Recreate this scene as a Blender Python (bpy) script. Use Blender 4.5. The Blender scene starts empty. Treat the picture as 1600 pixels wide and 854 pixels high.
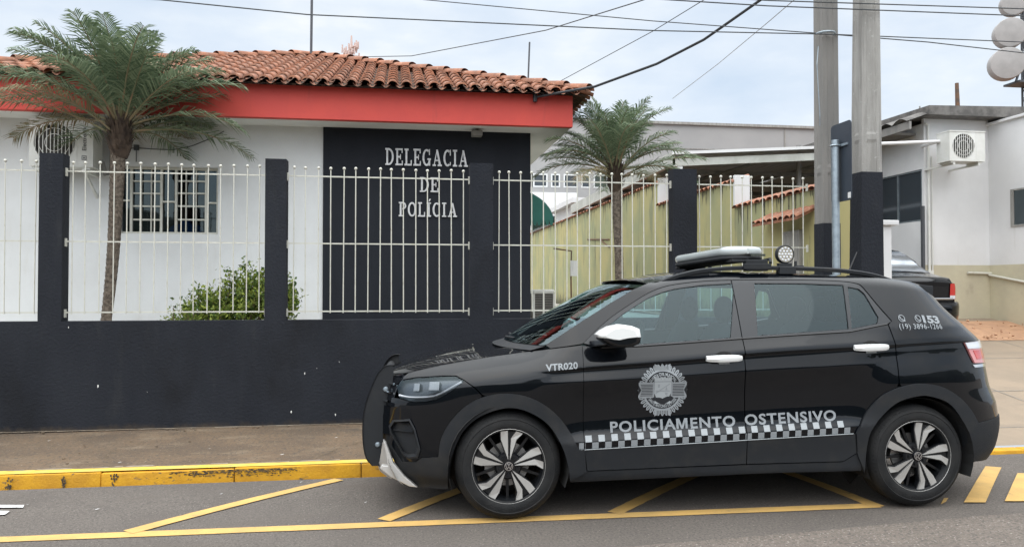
import bpy, bmesh, math, random
from mathutils import Vector, Matrix
from mathutils.geometry import delaunay_2d_cdt
PI = math.pi
rad = math.radians
C = bpy.context.scene.collection
SC = bpy.context.scene
random.seed(7)

# ------------------------------------------------------------------ camera
F_PX, CAM_H, YAW, PITCH = 1200.0, 1.42, rad(8.53), math.atan(23/1200)
cam_d = bpy.data.cameras.new('camera'); cam = bpy.data.objects.new('camera', cam_d); C.objects.link(cam)
cam.location = (0, 0, CAM_H); cam.rotation_euler = (PI/2+PITCH, 0, -YAW)
cam_d.sensor_width = 36; cam_d.lens = 36*F_PX/1600; cam_d.clip_start = .05; cam_d.clip_end = 2000
SC.camera = cam
# ------------------------------------------------------------------ light
SUN_EL, SUN_AZ = 46, 200          # azimuth clockwise from +Y: from behind the camera, a little to its left
w = bpy.data.worlds.new('World'); SC.world = w; w.use_nodes = True
nt = w.node_tree; nt.nodes.clear()
def wn(t, **k):
    n = nt.nodes.new(t)
    for a, b in k.items(): setattr(n, a, b)
    return n
sky = wn('ShaderNodeTexSky', sky_type='NISHITA', sun_disc=False, sun_elevation=rad(SUN_EL), sun_rotation=rad(SUN_AZ), dust_density=2.0)
bg1 = wn('ShaderNodeBackground'); bg1.inputs['Strength'].default_value = .07
nt.links.new(sky.outputs[0], bg1.inputs[0])
tc = wn('ShaderNodeTexCoord'); mp = wn('ShaderNodeMapping'); mp.inputs['Scale'].default_value = (1.3, 1.3, 3.4)
mp.inputs['Location'].default_value = (.55, .3, .1)
nt.links.new(tc.outputs['Generated'], mp.inputs[0])
no = wn('ShaderNodeTexNoise'); no.inputs['Scale'].default_value = 2.7; no.inputs['Detail'].default_value = 7; no.inputs['Roughness'].default_value = .55
nt.links.new(mp.outputs[0], no.inputs[0])
cr = wn('ShaderNodeValToRGB'); e = cr.color_ramp.elements
e[0].position = .30; e[0].color = (.66, .78, .93, 1); e[1].position = .68; e[1].color = (1.08, 1.09, 1.10, 1)
m1 = e.new(.47); m1.color = (.79, .88, .99, 1); m2 = e.new(.56); m2.color = (.88, .95, 1.02, 1)
nt.links.new(no.outputs[0], cr.inputs[0])
# the overcast layer is brighter towards the zenith (as a real overcast sky is)
sx = wn('ShaderNodeSeparateXYZ'); nt.links.new(tc.outputs['Generated'], sx.inputs[0])
mr = wn('ShaderNodeMapRange'); mr.inputs[1].default_value = 0.34; mr.inputs[2].default_value = .95; mr.inputs[3].default_value = .70; mr.inputs[4].default_value = 2.9
nt.links.new(sx.outputs[2], mr.inputs[0])
# and brighter round the veiled sun
_sd = Vector((math.sin(rad(SUN_AZ))*math.cos(rad(SUN_EL)), math.cos(rad(SUN_AZ))*math.cos(rad(SUN_EL)), math.sin(rad(SUN_EL))))
dp = wn('ShaderNodeVectorMath', operation='DOT_PRODUCT'); nt.links.new(tc.outputs['Generated'], dp.inputs[0]); dp.inputs[1].default_value = _sd
gw_ = wn('ShaderNodeMapRange', interpolation_type='SMOOTHSTEP'); gw_.inputs[1].default_value = .3; gw_.inputs[2].default_value = 1.0; gw_.inputs[3].default_value = 0; gw_.inputs[4].default_value = .6
nt.links.new(dp.outputs['Value'], gw_.inputs[0])
ad = wn('ShaderNodeMath', operation='ADD'); nt.links.new(mr.outputs[0], ad.inputs[0]); nt.links.new(gw_.outputs[0], ad.inputs[1])
ov = wn('ShaderNodeMapRange', interpolation_type='SMOOTHSTEP'); ov.inputs[1].default_value = .32; ov.inputs[2].default_value = .7; ov.inputs[3].default_value = 0; ov.inputs[4].default_value = .85; nt.links.new(sx.outputs[2], ov.inputs[0])
mc_ = wn('ShaderNodeMix', data_type='RGBA'); nt.links.new(ov.outputs[0], mc_.inputs[0]); nt.links.new(cr.outputs[0], mc_.inputs[6]); mc_.inputs[7].default_value = (.86, .875, .875, 1)
bg2 = wn('ShaderNodeBackground'); nt.links.new(mc_.outputs[2], bg2.inputs[0]); nt.links.new(ad.outputs[0], bg2.inputs[1])
mx = wn('ShaderNodeMixShader'); mx.inputs[0].default_value = .86
nt.links.new(bg1.outputs[0], mx.inputs[1]); nt.links.new(bg2.outputs[0], mx.inputs[2])
ow = wn('ShaderNodeOutputWorld'); nt.links.new(mx.outputs[0], ow.inputs[0])
sd = bpy.data.lights.new('sun', 'SUN'); sd.energy = .55; sd.angle = rad(75); sd.color = (1, .97, .93)
sun = bpy.data.objects.new('sun', sd); C.objects.link(sun); sun.location = (-5, -10, 20)
sun.rotation_euler = (rad(90-SUN_EL), 0, rad(180-SUN_AZ)+PI*0)
_dir = Vector((math.sin(rad(SUN_AZ))*math.cos(rad(SUN_EL)), math.cos(rad(SUN_AZ))*math.cos(rad(SUN_EL)), math.sin(rad(SUN_EL))))
sun.rotation_euler = _dir.to_track_quat('Z', 'Y').to_euler()
vs = SC.view_settings; vs.view_transform = 'Standard'; vs.look = 'None'; vs.gamma = 1; vs.use_curve_mapping = False; vs.exposure = 0.62
SC.render.engine = 'CYCLES'; SC.cycles.max_bounces = 8; SC.cycles.transparent_max_bounces = 16
SC.cycles.caustics_reflective = False; SC.cycles.caustics_refractive = False

# ------------------------------------------------------------------ a surveyor's view: where a sight line meets a real plane
_s, _c, _sp, _cp = math.sin(YAW), math.cos(YAW), math.sin(PITCH), math.cos(PITCH)
FW = Vector((_s*_cp, _c*_cp, _sp)); UP = Vector((-_s*_sp, -_c*_sp, _cp)); RT = Vector((_c, -_s, 0)); EYE = Vector((0, 0, CAM_H))
def ray(u, v): return FW + RT*((u-800)/F_PX) + UP*(-(v-427)/F_PX)
def onY(u, v, Y): d = ray(u, v); return EYE + d*(Y/d.y)
def onX(u, v, X): d = ray(u, v); return EYE + d*(X/d.x)
def onZ(u, v, Z): d = ray(u, v); return EYE + d*((Z-CAM_H)/d.z)

# ------------------------------------------------------------------ materials
def mat(name, col, rough=.7, metal=0, col2=None, scale=6, detail=6, lo=.35, hi=.65, bump=0, bscale=60, stretch=(1, 1, 1), coat=0, spec=.5, layers=(), zdirt=None):
    """principled material; col/col2 mixed by noise in object space; layers = extra (colour, scale, stretch, lo, hi)"""
    m = bpy.data.materials.new(name); m.use_nodes = True; t = m.node_tree; N = t.nodes; L = t.links
    b = N['Principled BSDF']; b.inputs['Roughness'].default_value = rough; b.inputs['Metallic'].default_value = metal
    b.inputs['Base Color'].default_value = (*col, 1); b.inputs['Coat Weight'].default_value = coat; b.inputs['Coat Roughness'].default_value = .03
    b.inputs['Specular IOR Level'].default_value = spec
    tcn = N.new('ShaderNodeTexCoord')
    def noise(sc, st, det):
        mpn = N.new('ShaderNodeMapping'); mpn.inputs['Scale'].default_value = st; L.new(tcn.outputs['Object'], mpn.inputs[0])
        n = N.new('ShaderNodeTexNoise'); n.inputs['Scale'].default_value = sc; n.inputs['Detail'].default_value = det; n.inputs['Roughness'].default_value = .6
        L.new(mpn.outputs[0], n.inputs[0]); return n
    def ramp(n, a, c):
        r = N.new('ShaderNodeMapRange'); r.interpolation_type = 'SMOOTHSTEP'; r.inputs[1].default_value = a; r.inputs[2].default_value = c; L.new(n.outputs[0], r.inputs[0]); return r
    cur = None
    ls = ([(col2, scale, stretch, lo, hi)] if col2 else []) + list(layers)
    for (c2, sc, st, a, h) in ls:
        r = ramp(noise(sc, st, detail), a, h)
        mxn = N.new('ShaderNodeMix'); mxn.data_type = 'RGBA'; L.new(r.outputs[0], mxn.inputs[0])
        if cur is None: mxn.inputs[6].default_value = (*col, 1)
        else: L.new(cur, mxn.inputs[6])
        mxn.inputs[7].default_value = (*c2, 1); cur = mxn.outputs[2]
    if zdirt:                                            # splash dirt along the foot: colour, z low, z high
        sp = N.new('ShaderNodeSeparateXYZ'); L.new(tcn.outputs['Object'], sp.inputs[0]); nz = noise(9, (1, 1, .5), 5)
        mz = N.new('ShaderNodeMath'); mz.operation = 'MULTIPLY_ADD'; L.new(nz.outputs[0], mz.inputs[0]); mz.inputs[1].default_value = (zdirt[2]-zdirt[1])*2; L.new(sp.outputs[2], mz.inputs[2])
        r = N.new('ShaderNodeMapRange'); r.interpolation_type = 'SMOOTHSTEP'; k = (zdirt[2]-zdirt[1])*1.0; r.inputs[1].default_value = zdirt[1]+k; r.inputs[2].default_value = zdirt[2]+k; r.inputs[3].default_value = .85; r.inputs[4].default_value = 0; L.new(mz.outputs[0], r.inputs[0])
        mxn = N.new('ShaderNodeMix'); mxn.data_type = 'RGBA'; L.new(r.outputs[0], mxn.inputs[0]); L.new(cur, mxn.inputs[6]) if cur is not None else None; mxn.inputs[7].default_value = (*zdirt[0], 1); cur = mxn.outputs[2]
    if cur is not None: L.new(cur, b.inputs['Base Color'])
    if bump:
        n = noise(bscale, (1, 1, 1), 4); bp = N.new('ShaderNodeBump'); bp.inputs['Strength'].default_value = bump; bp.inputs['Distance'].default_value = .01
        L.new(n.outputs[0], bp.inputs['Height']); L.new(bp.outputs[0], b.inputs['Normal'])
    return m
M = {}
M['wall_black'] = mat('wall_black', (.0100, .0122, .0178), .8, col2=(.0155, .0180, .0245), scale=2.2, lo=.3, hi=.7, bump=.7, bscale=38, stretch=(1, 1, .3), spec=.3, layers=[((.022, .024, .028), 6, (1, 1, .2), .56, .8), ((.007, .008, .011), 1.6, (1, 1, .5), .5, .75)], zdirt=((.055, .042, .03), .02, .11))
M['white_wall'] = mat('white_wall', (.66, .675, .675), .85, col2=(.61, .62, .615), scale=1.4, bump=.15, bscale=50, layers=[((.54, .53, .49), 2.2, (2, 2, .3), .55, .85), ((.45, .43, .38), 5, (2.5, 2.5, .15), .66, .85)])
M['red'] = mat('red_paint', (.60, .070, .052), .7, col2=(.54, .062, .05), scale=1.6, bump=.1, layers=[((.44, .06, .05), 5, (1.5, 1.5, .2), .56, .8), ((.30, .055, .05), 9, (2, 2, .1), .66, .82)])
M['soffit'] = mat('soffit', (.74, .74, .71), .9, col2=(.66, .66, .63), scale=1.5)
M['panel_dark'] = mat('panel_dark', (.007, .009, .014), .75, spec=.3, col2=(.010, .0125, .018), scale=2.5, stretch=(1, 1, .3), bump=.3, bscale=40)
M['tile'] = mat('clay_tile', (.35, .145, .08), .85, col2=(.20, .095, .06), scale=5, layers=[((.50, .29, .20), 13, (1, 1, 1), .55, .75), ((.07, .05, .045), 9, (1, 1, 1), .62, .78)], bump=.3)
M['tile_grey'] = mat('grey_tile', (.16, .15, .14), .9, col2=(.09, .085, .08), scale=7, bump=.3)
M['cream'] = mat('cream_metal', (.57, .565, .50), .5, col2=(.47, .44, .36), scale=18, lo=.5, hi=.75)
M['silver'] = mat('silver_letter', (.58, .58, .58), .45, .3, col2=(.44, .44, .44), scale=22)
M['asphalt'] = mat('asphalt', (.115, .099, .086), .92, col2=(.14, .121, .105), scale=1.2, bump=.9, bscale=110, layers=[((.085, .074, .065), 62, (1, 1, 1), .46, .62), ((.33, .30, .265), 85, (1, 1, 1), .60, .70), ((.07, .06, .053), 7, (1, 1, 1), .66, .78), ((.115, .097, .082), 1.1, (1, 2.5, 1), .55, .75)])
M['asphalt_new'] = mat('asphalt_patch', (.18, .15, .126), .92, col2=(.152, .127, .107), scale=2.5, bump=1, bscale=90, layers=[((.10, .086, .074), 55, (1, 1, 1), .46, .62), ((.38, .34, .30), 75, (1, 1, 1), .58, .68)])
M['sidewalk'] = mat('sidewalk', (.155, .105, .064), .93, col2=(.108, .076, .05), scale=1.6, bump=.7, bscale=120, layers=[((.20, .15, .10), 3.4, (.6, 1.6, 1), .52, .72), ((.07, .055, .042), 2.1, (.8, 1.4, 1), .60, .74), ((.075, .06, .045), 38, (1, 1, 1), .50, .66), ((.30, .25, .19), 60, (1, 1, 1), .60, .72)])
M['yellow'] = mat('kerb_yellow', (.62, .32, .012), .75, col2=(.48, .235, .012), scale=5, bump=.5, bscale=50, layers=[((.12, .09, .05), 5.5, (1, 1, 1.6), .63, .72), ((.16, .11, .05), 24, (1, 1, 1.4), .62, .72)])
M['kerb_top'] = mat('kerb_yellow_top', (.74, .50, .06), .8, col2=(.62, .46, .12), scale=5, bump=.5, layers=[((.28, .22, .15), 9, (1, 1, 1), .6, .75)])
M['line_yellow'] = mat('line_yellow', (.62, .385, .12), .8, col2=(.50, .32, .11), scale=4, bump=.4, bscale=150, layers=[((.16, .13, .10), 60, (1, 1, 1), .62, .75), ((.2, .16, .11), 3.5, (1, 1, 1), .64, .72)])
M['line_white'] = mat('line_white', (.62, .62, .60), .8, col2=(.3, .29, .28), scale=12, lo=.5, hi=.7)
M['concrete'] = mat('driveway_concrete', (.285, .222, .16), .9, col2=(.24, .19, .14), scale=1.2, bump=.3, layers=[((.21, .17, .13), 1.6, (.5, 1.6, 1), .52, .76), ((.36, .30, .23), 30, (1, 1, 1), .6, .8)])
M['soil'] = mat('soil', (.30, .16, .09), .95, col2=(.18, .10, .06), scale=6, bump=1, bscale=30)
M['red_dirt'] = mat('red_dirt', (.46, .27, .16), .95, col2=(.38, .22, .135), scale=9, bump=1, bscale=40)
M['green_wall'] = mat('green_wall', (.42, .375, .175), .9, zdirt=((.06, .055, .035), .92, 1.32), col2=(.30, .315, .175), scale=.8, bump=.2, layers=[((.25, .26, .155), 2.6, (1.2, 1.2, .22), .5, .7), ((.07, .07, .05), 5, (1.3, 1.3, .12), .58, .74), ((.44, .42, .27), 3, (2, 2, .2), .6, .8)])
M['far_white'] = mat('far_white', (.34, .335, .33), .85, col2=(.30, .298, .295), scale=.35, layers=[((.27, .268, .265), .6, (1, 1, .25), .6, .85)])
M['neighbour'] = mat('neighbour_white', (.70, .70, .70), .85, col2=(.64, .64, .64), scale=1.2, bump=.1, layers=[((.55, .54, .50), 1.8, (2, 2, .3), .64, .85)])
M['beige'] = mat('beige_dado', (.55, .51, .37), .85, col2=(.47, .43, .32), scale=1.5, layers=[((.36, .31, .24), 3, (1, 1, .6), .62, .82)])
M['pole'] = mat('pole_concrete', (.33, .32, .30), .9, col2=(.24, .232, .215), scale=5, bump=.5, bscale=70, stretch=(2, 2, .3), layers=[((.18, .175, .165), 3.5, (4, 4, .18), .54, .74), ((.42, .41, .39), 22, (1, 1, 1), .6, .74)])
M['pole_dark'] = mat('pole_dark', (.20, .195, .185), .9, col2=(.24, .23, .215), scale=4, bump=.5, bscale=70, stretch=(2, 2, .3), layers=[((.10, .10, .10), 3, (3, 3, .2), .58, .8)])
M['galv'] = mat('galvanised', (.36, .42, .46), .45, .7, col2=(.28, .33, .37), scale=15)
M['sign_back'] = mat('sign_back', (.03, .04, .055), .5, col2=(.04, .05, .065), scale=3)
M['roof_metal'] = mat('roof_metal', (.52, .53, .53), .6, .1, col2=(.44, .45, .46), scale=2)
M['steel_light'] = mat('steel_light', (.50, .51, .47), .6, .1, col2=(.40, .41, .37), scale=3)
M['ac_white'] = mat('ac_white', (.68, .68, .65), .45, col2=(.60, .60, .56), scale=4)
M['ac_dark'] = mat('ac_dark', (.05, .045, .04), .6)
M['ac_text'] = mat('ac_text', (.05, .05, .06), .5)
M['awning'] = mat('awning_green', (.012, .095, .075), .7, col2=(.016, .12, .095), scale=3)
M['paper'] = mat('paper', (.7, .7, .68), .8)
M['wire'] = mat('wire', (.05, .055, .06), .6)
M['wire_thick'] = mat('wire_thick', (.018, .02, .024), .5)
M['dish'] = mat('dish', (.36, .345, .335), .7, col2=(.31, .30, .29), scale=2)
M['mast'] = mat('mast', (.08, .085, .095), .6, .3)
M['mast_pale'] = mat('mast_pale', (.55, .42, .38), .7)
M['rust'] = mat('rust', (.10, .07, .055), .85, col2=(.17, .09, .05), scale=8)
M['trunk'] = mat('palm_trunk', (.23, .19, .15), .95, col2=(.09, .07, .055), scale=30, bump=.6)
M['fibre'] = mat('palm_fibre', (.040, .027, .02), .95, col2=(.085, .058, .04), scale=14, bump=.6)
M['bark'] = mat('bark', (.12, .09, .06), .95)
M['brick'] = mat('brick_wall', (.36, .16, .10), .9, col2=(.28, .13, .08), scale=6)
M['skin'] = mat('skin', (.42, .25, .18), .6)
M['hair'] = mat('hair', (.02, .015, .012), .7)
M['shirt'] = mat('shirt_blue', (.04, .24, .72), .8)
M['projector'] = mat('projector', (.33, .34, .36), .15, coat=1); M['pane_dark'] = mat('pane_dark', (.045, .055, .065), .06)
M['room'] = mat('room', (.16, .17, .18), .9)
def leafmat(name, c1, c2, c3=None, sss=.25):
    m = bpy.data.materials.new(name); m.use_nodes = True; t = m.node_tree; N = t.nodes; L = t.links
    b = N['Principled BSDF']; b.inputs['Roughness'].default_value = .6; b.inputs['Specular IOR Level'].default_value = .25
    g = N.new('ShaderNodeNewGeometry'); r = N.new('ShaderNodeValToRGB'); r.color_ramp.elements[0].color = (*c1, 1); r.color_ramp.elements[1].color = (*c2, 1)
    if c3: q = r.color_ramp.elements.new(.9); q.color = (*c3, 1); r.color_ramp.elements[2].position = .97
    L.new(g.outputs['Random Per Island'], r.inputs[0]); L.new(r.outputs[0], b.inputs['Base Color'])
    tr = N.new('ShaderNodeBsdfTranslucent'); L.new(r.outputs[0], tr.inputs[0])
    mxn = N.new('ShaderNodeMixShader'); mxn.inputs[0].default_value = sss
    L.new(b.outputs[0], mxn.inputs[1]); L.new(tr.outputs[0], mxn.inputs[2]); L.new(mxn.outputs[0], N['Material Output'].inputs[0])
    return m
M['frond'] = leafmat('frond', (.075, .12, .068), (.235, .295, .18))
M['frond_dry'] = leafmat('frond_dry', (.26, .19, .105), (.13, .145, .075))
M['rachis'] = mat('rachis', (.16, .17, .09), .6, col2=(.24, .16, .09), scale=5)
M['leaf'] = leafmat('leaf', (.03, .075, .02), (.10, .175, .038), (.28, .33, .06))
def glassmat(name, tint, refl=1.0, rough=.01, ior=1.5):
    m = bpy.data.materials.new(name); m.use_nodes = True; t = m.node_tree; N = t.nodes; L = t.links; N.remove(N['Principled BSDF'])
    tr = N.new('ShaderNodeBsdfTransparent'); tr.inputs[0].default_value = (*tint, 1)
    gl = N.new('ShaderNodeBsdfGlossy'); gl.inputs['Roughness'].default_value = rough; gl.inputs[0].default_value = (.78*refl, .95*refl, 1*refl, 1)
    fr = N.new('ShaderNodeFresnel'); fr.inputs[0].default_value = ior
    mxn = N.new('ShaderNodeMixShader'); L.new(fr.outputs[0], mxn.inputs[0]); L.new(tr.outputs[0], mxn.inputs[1]); L.new(gl.outputs[0], mxn.inputs[2])
    L.new(mxn.outputs[0], N['Material Output'].inputs[0]); return m
M['car_glass'] = glassmat('car_glass', (.50, .68, .72), 1, .0, 1.56)
M['screen_glass'] = glassmat('screen_glass', (.45, .58, .56), 1, .005, 1.6)
M['clear'] = glassmat('clear_plastic', (.85, .88, .9), 1, .03, 1.45)
M['window'] = glassmat('window_glass', (.50, .54, .56), 1, .02, 1.5)
M['window_side'] = glassmat('window_side', (.35, .40, .42), 1, .02, 2.4)
M['paint'] = mat('black_paint', (.0012, .0022, .004), .4, coat=1.0, spec=.05)
M['plastic'] = mat('black_plastic', (.016, .018, .021), .6, spec=.28, col2=(.026, .026, .026), scale=7, lo=.45, hi=.75, bump=.25, bscale=400)
M['paint'].node_tree.nodes['Principled BSDF'].inputs['Coat IOR'].default_value = 1.42
M['gloss_black'] = mat('gloss_black', (.006, .007, .009), .12)
M['trim'] = mat('window_trim_black', (.016, .018, .021), .35)
M['rubber'] = mat('tyre_rubber', (.010, .0105, .0115), .7, spec=.3, col2=(.017, .017, .017), scale=8, bump=.3, bscale=90)
M['rim_black'] = mat('rim_black', (.010, .011, .013), .3, .2)
M['rim_silver'] = mat('rim_silver', (.50, .49, .47), .38, .55)
M['disc'] = mat('brake_disc', (.38, .37, .36), .45, .8)
M['white_paint'] = mat('white_paint', (.74, .75, .74), .3, coat=.6)
M['vinyl'] = mat('silver_vinyl', (.25, .27, .285), .45, .1)
M['vinyl_light'] = mat('vinyl_light', (.32, .345, .36), .45)
M['vinyl_dark'] = mat('vinyl_dark', (.012, .014, .018), .4)
M['skid'] = mat('skid_silver', (.55, .54, .52), .4, .4)
M['chrome'] = mat('chrome', (.75, .76, .78), .12, 1)
M['lamp_red'] = mat('lamp_red', (.50, .025, .02), .15, coat=1)
M['lamp_pink'] = mat('lamp_pink', (.55, .20, .20), .2, coat=1)
M['lamp_white'] = mat('lamp_white', (.62, .64, .68), .2, coat=1)
M['lamp_tray'] = mat('lamp_tray', (.10, .105, .115), .25, .5)
M['seat'] = mat('seat_fabric', (.035, .036, .04), .85)
M['inner'] = mat('interior', (.022, .023, .025), .8)
M['headliner'] = mat('headliner', (.20, .20, .20), .9)
M['under'] = mat('underbody', (.008, .008, .008), .9)
M['lens_white'] = mat('lightbar_lens', (.44, .48, .48), .22, coat=.8)
M['led'] = mat('led_panel', (.5, .47, .38), .35, col2=(.25, .23, .19), scale=60, coat=1)

# ------------------------------------------------------------------ mesh helpers
class MB:
    def __init__(s): s.v = []; s.f = []; s.m = []; s.mi = 0
    def q(s, *p):
        n = len(s.v); s.v += [tuple(x) for x in p]; s.f.append(tuple(range(n, n+len(p)))); s.m.append(s.mi)
    def box(s, a, b):
        (x0, y0, z0), (x1, y1, z1) = a, b
        x0, x1 = min(x0, x1), max(x0, x1); y0, y1 = min(y0, y1), max(y0, y1); z0, z1 = min(z0, z1), max(z0, z1)
        n = len(s.v); s.v += [(x0, y0, z0), (x1, y0, z0), (x1, y1, z0), (x0, y1, z0), (x0, y0, z1), (x1, y0, z1), (x1, y1, z1), (x0, y1, z1)]
        for f in ((0, 3, 2, 1), (4, 5, 6, 7), (0, 1, 5, 4), (1, 2, 6, 5), (2, 3, 7, 6), (3, 0, 4, 7)): s.f.append(tuple(n+i for i in f)); s.m.append(s.mi)
        return s
    def hexa(s, p):   # 8 corners: bottom loop then top loop
        n = len(s.v); s.v += [tuple(x) for x in p]
        for f in ((0, 3, 2, 1), (4, 5, 6, 7), (0, 1, 5, 4), (1, 2, 6, 5), (2, 3, 7, 6), (3, 0, 4, 7)): s.f.append(tuple(n+i for i in f)); s.m.append(s.mi)
        return s
    def tube(s, pts, r, n=8, caps=True):
        pts = [Vector(p) for p in pts]; rs = r if isinstance(r, (list, tuple)) else [r]*len(pts)
        base = len(s.v); ref = None
        for i, p in enumerate(pts):
            t = (pts[min(i+1, len(pts)-1)] - pts[max(i-1, 0)]).normalized()
            if ref is None: ref = t.orthogonal().normalized()
            ref = (ref - t*ref.dot(t)).normalized() if (ref - t*ref.dot(t)).length > 1e-6 else t.orthogonal().normalized()
            bn = t.cross(ref)
            for k in range(n):
                a = 2*PI*k/n; s.v.append(tuple(p + (ref*math.cos(a)+bn*math.sin(a))*rs[i]))
        for i in range(len(pts)-1):
            for k in range(n):
                a, b = base+i*n+k, base+i*n+(k+1) % n
                s.f.append((a, b, b+n, a+n)); s.m.append(s.mi)
        if caps:
            s.f.append(tuple(base+k for k in range(n))[::-1]); s.m.append(s.mi)
            l = base+(len(pts)-1)*n; s.f.append(tuple(l+k for k in range(n))); s.m.append(s.mi)
        return s
    def lathe(s, prof, c, axis='z', n=24, frm=None):
        """prof: list of (radius, height) ; revolved about an axis through c"""
        base = len(s.v); c = Vector(c)
        for (r, h) in prof:
            for k in range(n):
                a = 2*PI*k/n; u, v = r*math.cos(a), r*math.sin(a)
                p = {'z': (u, v, h), 'y': (u, h, v), 'x': (h, u, v)}[axis]
                s.v.append(tuple(c+Vector(p)))
        for i in range(len(prof)-1):
            for k in range(n):
                a, b = base+i*n+k, base+i*n+(k+1) % n; s.f.append((a, b, b+n, a+n)); s.m.append(s.mi)
        return s
    def prism(s, poly, axis, a, b):
        """poly in the two other axes (order x,y,z), extruded along axis from a to b"""
        def P(u, v, w): return {'x': (w, u, v), 'y': (u, w, v), 'z': (u, v, w)}[axis]
        n = len(s.v); k = len(poly)
        s.v += [P(u, v, a) for u, v in poly] + [P(u, v, b) for u, v in poly]
        s.f.append(tuple(range(n, n+k))); s.f.append(tuple(range(n+2*k-1, n+k-1, -1))); s.m += [s.mi]*2
        for i in range(k): j = (i+1) % k; s.f.append((n+i, n+k+i, n+k+j, n+j)); s.m.append(s.mi)
        return s
    def grid(s, rows, closed=False):
        base = len(s.v); w_ = len(rows[0])
        for r in rows: s.v += [tuple(p) for p in r]
        for i in range(len(rows)-1):
            for j in range(w_ if closed else w_-1):
                a = base+i*w_+j; b = base+i*w_+(j+1) % w_; s.f.append((a, b, b+w_, a+w_)); s.m.append(s.mi)
        return s
    def ball(s, c, r, n=8, m=6, sc=(1, 1, 1)):
        rows = []
        for i in range(m+1):
            t = PI*i/m; rows.append([(c[0]+r*sc[0]*math.sin(t)*math.cos(2*PI*k/n), c[1]+r*sc[1]*math.sin(t)*math.sin(2*PI*k/n), c[2]+r*sc[2]*math.cos(t)) for k in range(n)])
        return s.grid(rows, True)
    def mesh(s, name, mats, smooth=None, bevel=0, recalc=True, origin=None):
        me = bpy.data.meshes.new(name); o = Vector(origin) if origin else None
        me.from_pydata([tuple(Vector(p)-o) for p in s.v] if o else s.v, [], s.f)
        for m_ in (mats if isinstance(mats, (list, tuple)) else [mats]): me.materials.append(M[m_] if isinstance(m_, str) else m_)
        if len(set(s.m)) > 1: me.polygons.foreach_set('material_index', s.m)
        if recalc or bevel:
            bm = bmesh.new(); bm.from_mesh(me)
            if bevel:
                bmesh.ops.remove_doubles(bm, verts=bm.verts, dist=1e-6); bmesh.ops.recalc_face_normals(bm, faces=bm.faces)
                ed = [e_ for e_ in bm.edges if len(e_.link_faces) == 2 and e_.calc_face_angle(0) > .6]
                bmesh.ops.bevel(bm, geom=ed, offset=bevel, segments=2, profile=.6, affect='EDGES', clamp_overlap=True)
            bmesh.ops.recalc_face_normals(bm, faces=bm.faces); bm.to_mesh(me); bm.free()
        if smooth:
            for p in me.polygons: p.use_smooth = True
            me.set_sharp_from_angle(angle=rad(smooth))
        return me
    def build(s, name, mats, parent=None, smooth=None, bevel=0, recalc=True, origin=None):
        o = bpy.data.objects.new(name, s.mesh(name, mats, smooth, bevel, recalc, origin)); C.objects.link(o)
        if origin: o.location = origin
        if parent: put(o, parent)
        return o
def put(o, parent):          # o keeps its world place (its mesh is written in world coordinates, or o.location is set)
    o.parent = parent; bpy.context.view_layer.update() if False else None
    ml = Matrix.Translation(world_loc(parent))
    o.matrix_parent_inverse = ml.inverted()
def world_loc(p):
    v = Vector(p.location)
    return v
def tag(o, label=None, cat=None, group=None, kind=None):
    for k, v in (('label', label), ('category', cat), ('group', group), ('kind', kind)):
        if v: o[k] = v
    return o
def thing(name, loc, label, cat, group=None):
    o = bpy.data.objects.new(name, None); C.objects.link(o); o.location = loc; o.empty_display_size = .2
    return tag(o, label, cat, group)
def text_mesh(s, off=0.0, align='CENTER', sp=1.0):
    cu = bpy.data.curves.new('t', 'FONT'); cu.body = s; cu.offset = off; cu.align_x = 'LEFT'; cu.space_character = sp; cu.resolution_u = 4
    ob = bpy.data.objects.new('t', cu); C.objects.link(ob); dg = bpy.context.evaluated_depsgraph_get(); dg.update()
    me = bpy.data.meshes.new_from_object(ob.evaluated_get(dg)); bpy.data.objects.remove(ob); bpy.data.curves.remove(cu)
    v = [(p.co.x, p.co.y) for p in me.vertices]; f = [tuple(p.vertices) for p in me.polygons]; bpy.data.meshes.remove(me)
    x0, x1 = min(p[0] for p in v), max(p[0] for p in v); y0 = 0.0; y1 = max(p[1] for p in v)
    return [((p[0]-x0)/(x1-x0), p[1]/y1) for p in v], f         # unit box: width 1, cap height 1
def raw_text(s, off, sp):
    cu = bpy.data.curves.new('t', 'FONT'); cu.body = s; cu.offset = off; cu.space_character = sp; cu.resolution_u = 4
    ob = bpy.data.objects.new('t', cu); C.objects.link(ob); dg = bpy.context.evaluated_depsgraph_get(); dg.update()
    me = bpy.data.meshes.new_from_object(ob.evaluated_get(dg)); bpy.data.objects.remove(ob); bpy.data.curves.remove(cu)
    v = [(p.co.x, p.co.y) for p in me.vertices]; f = [tuple(p.vertices) for p in me.polygons]; bpy.data.meshes.remove(me); return v, f
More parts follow.
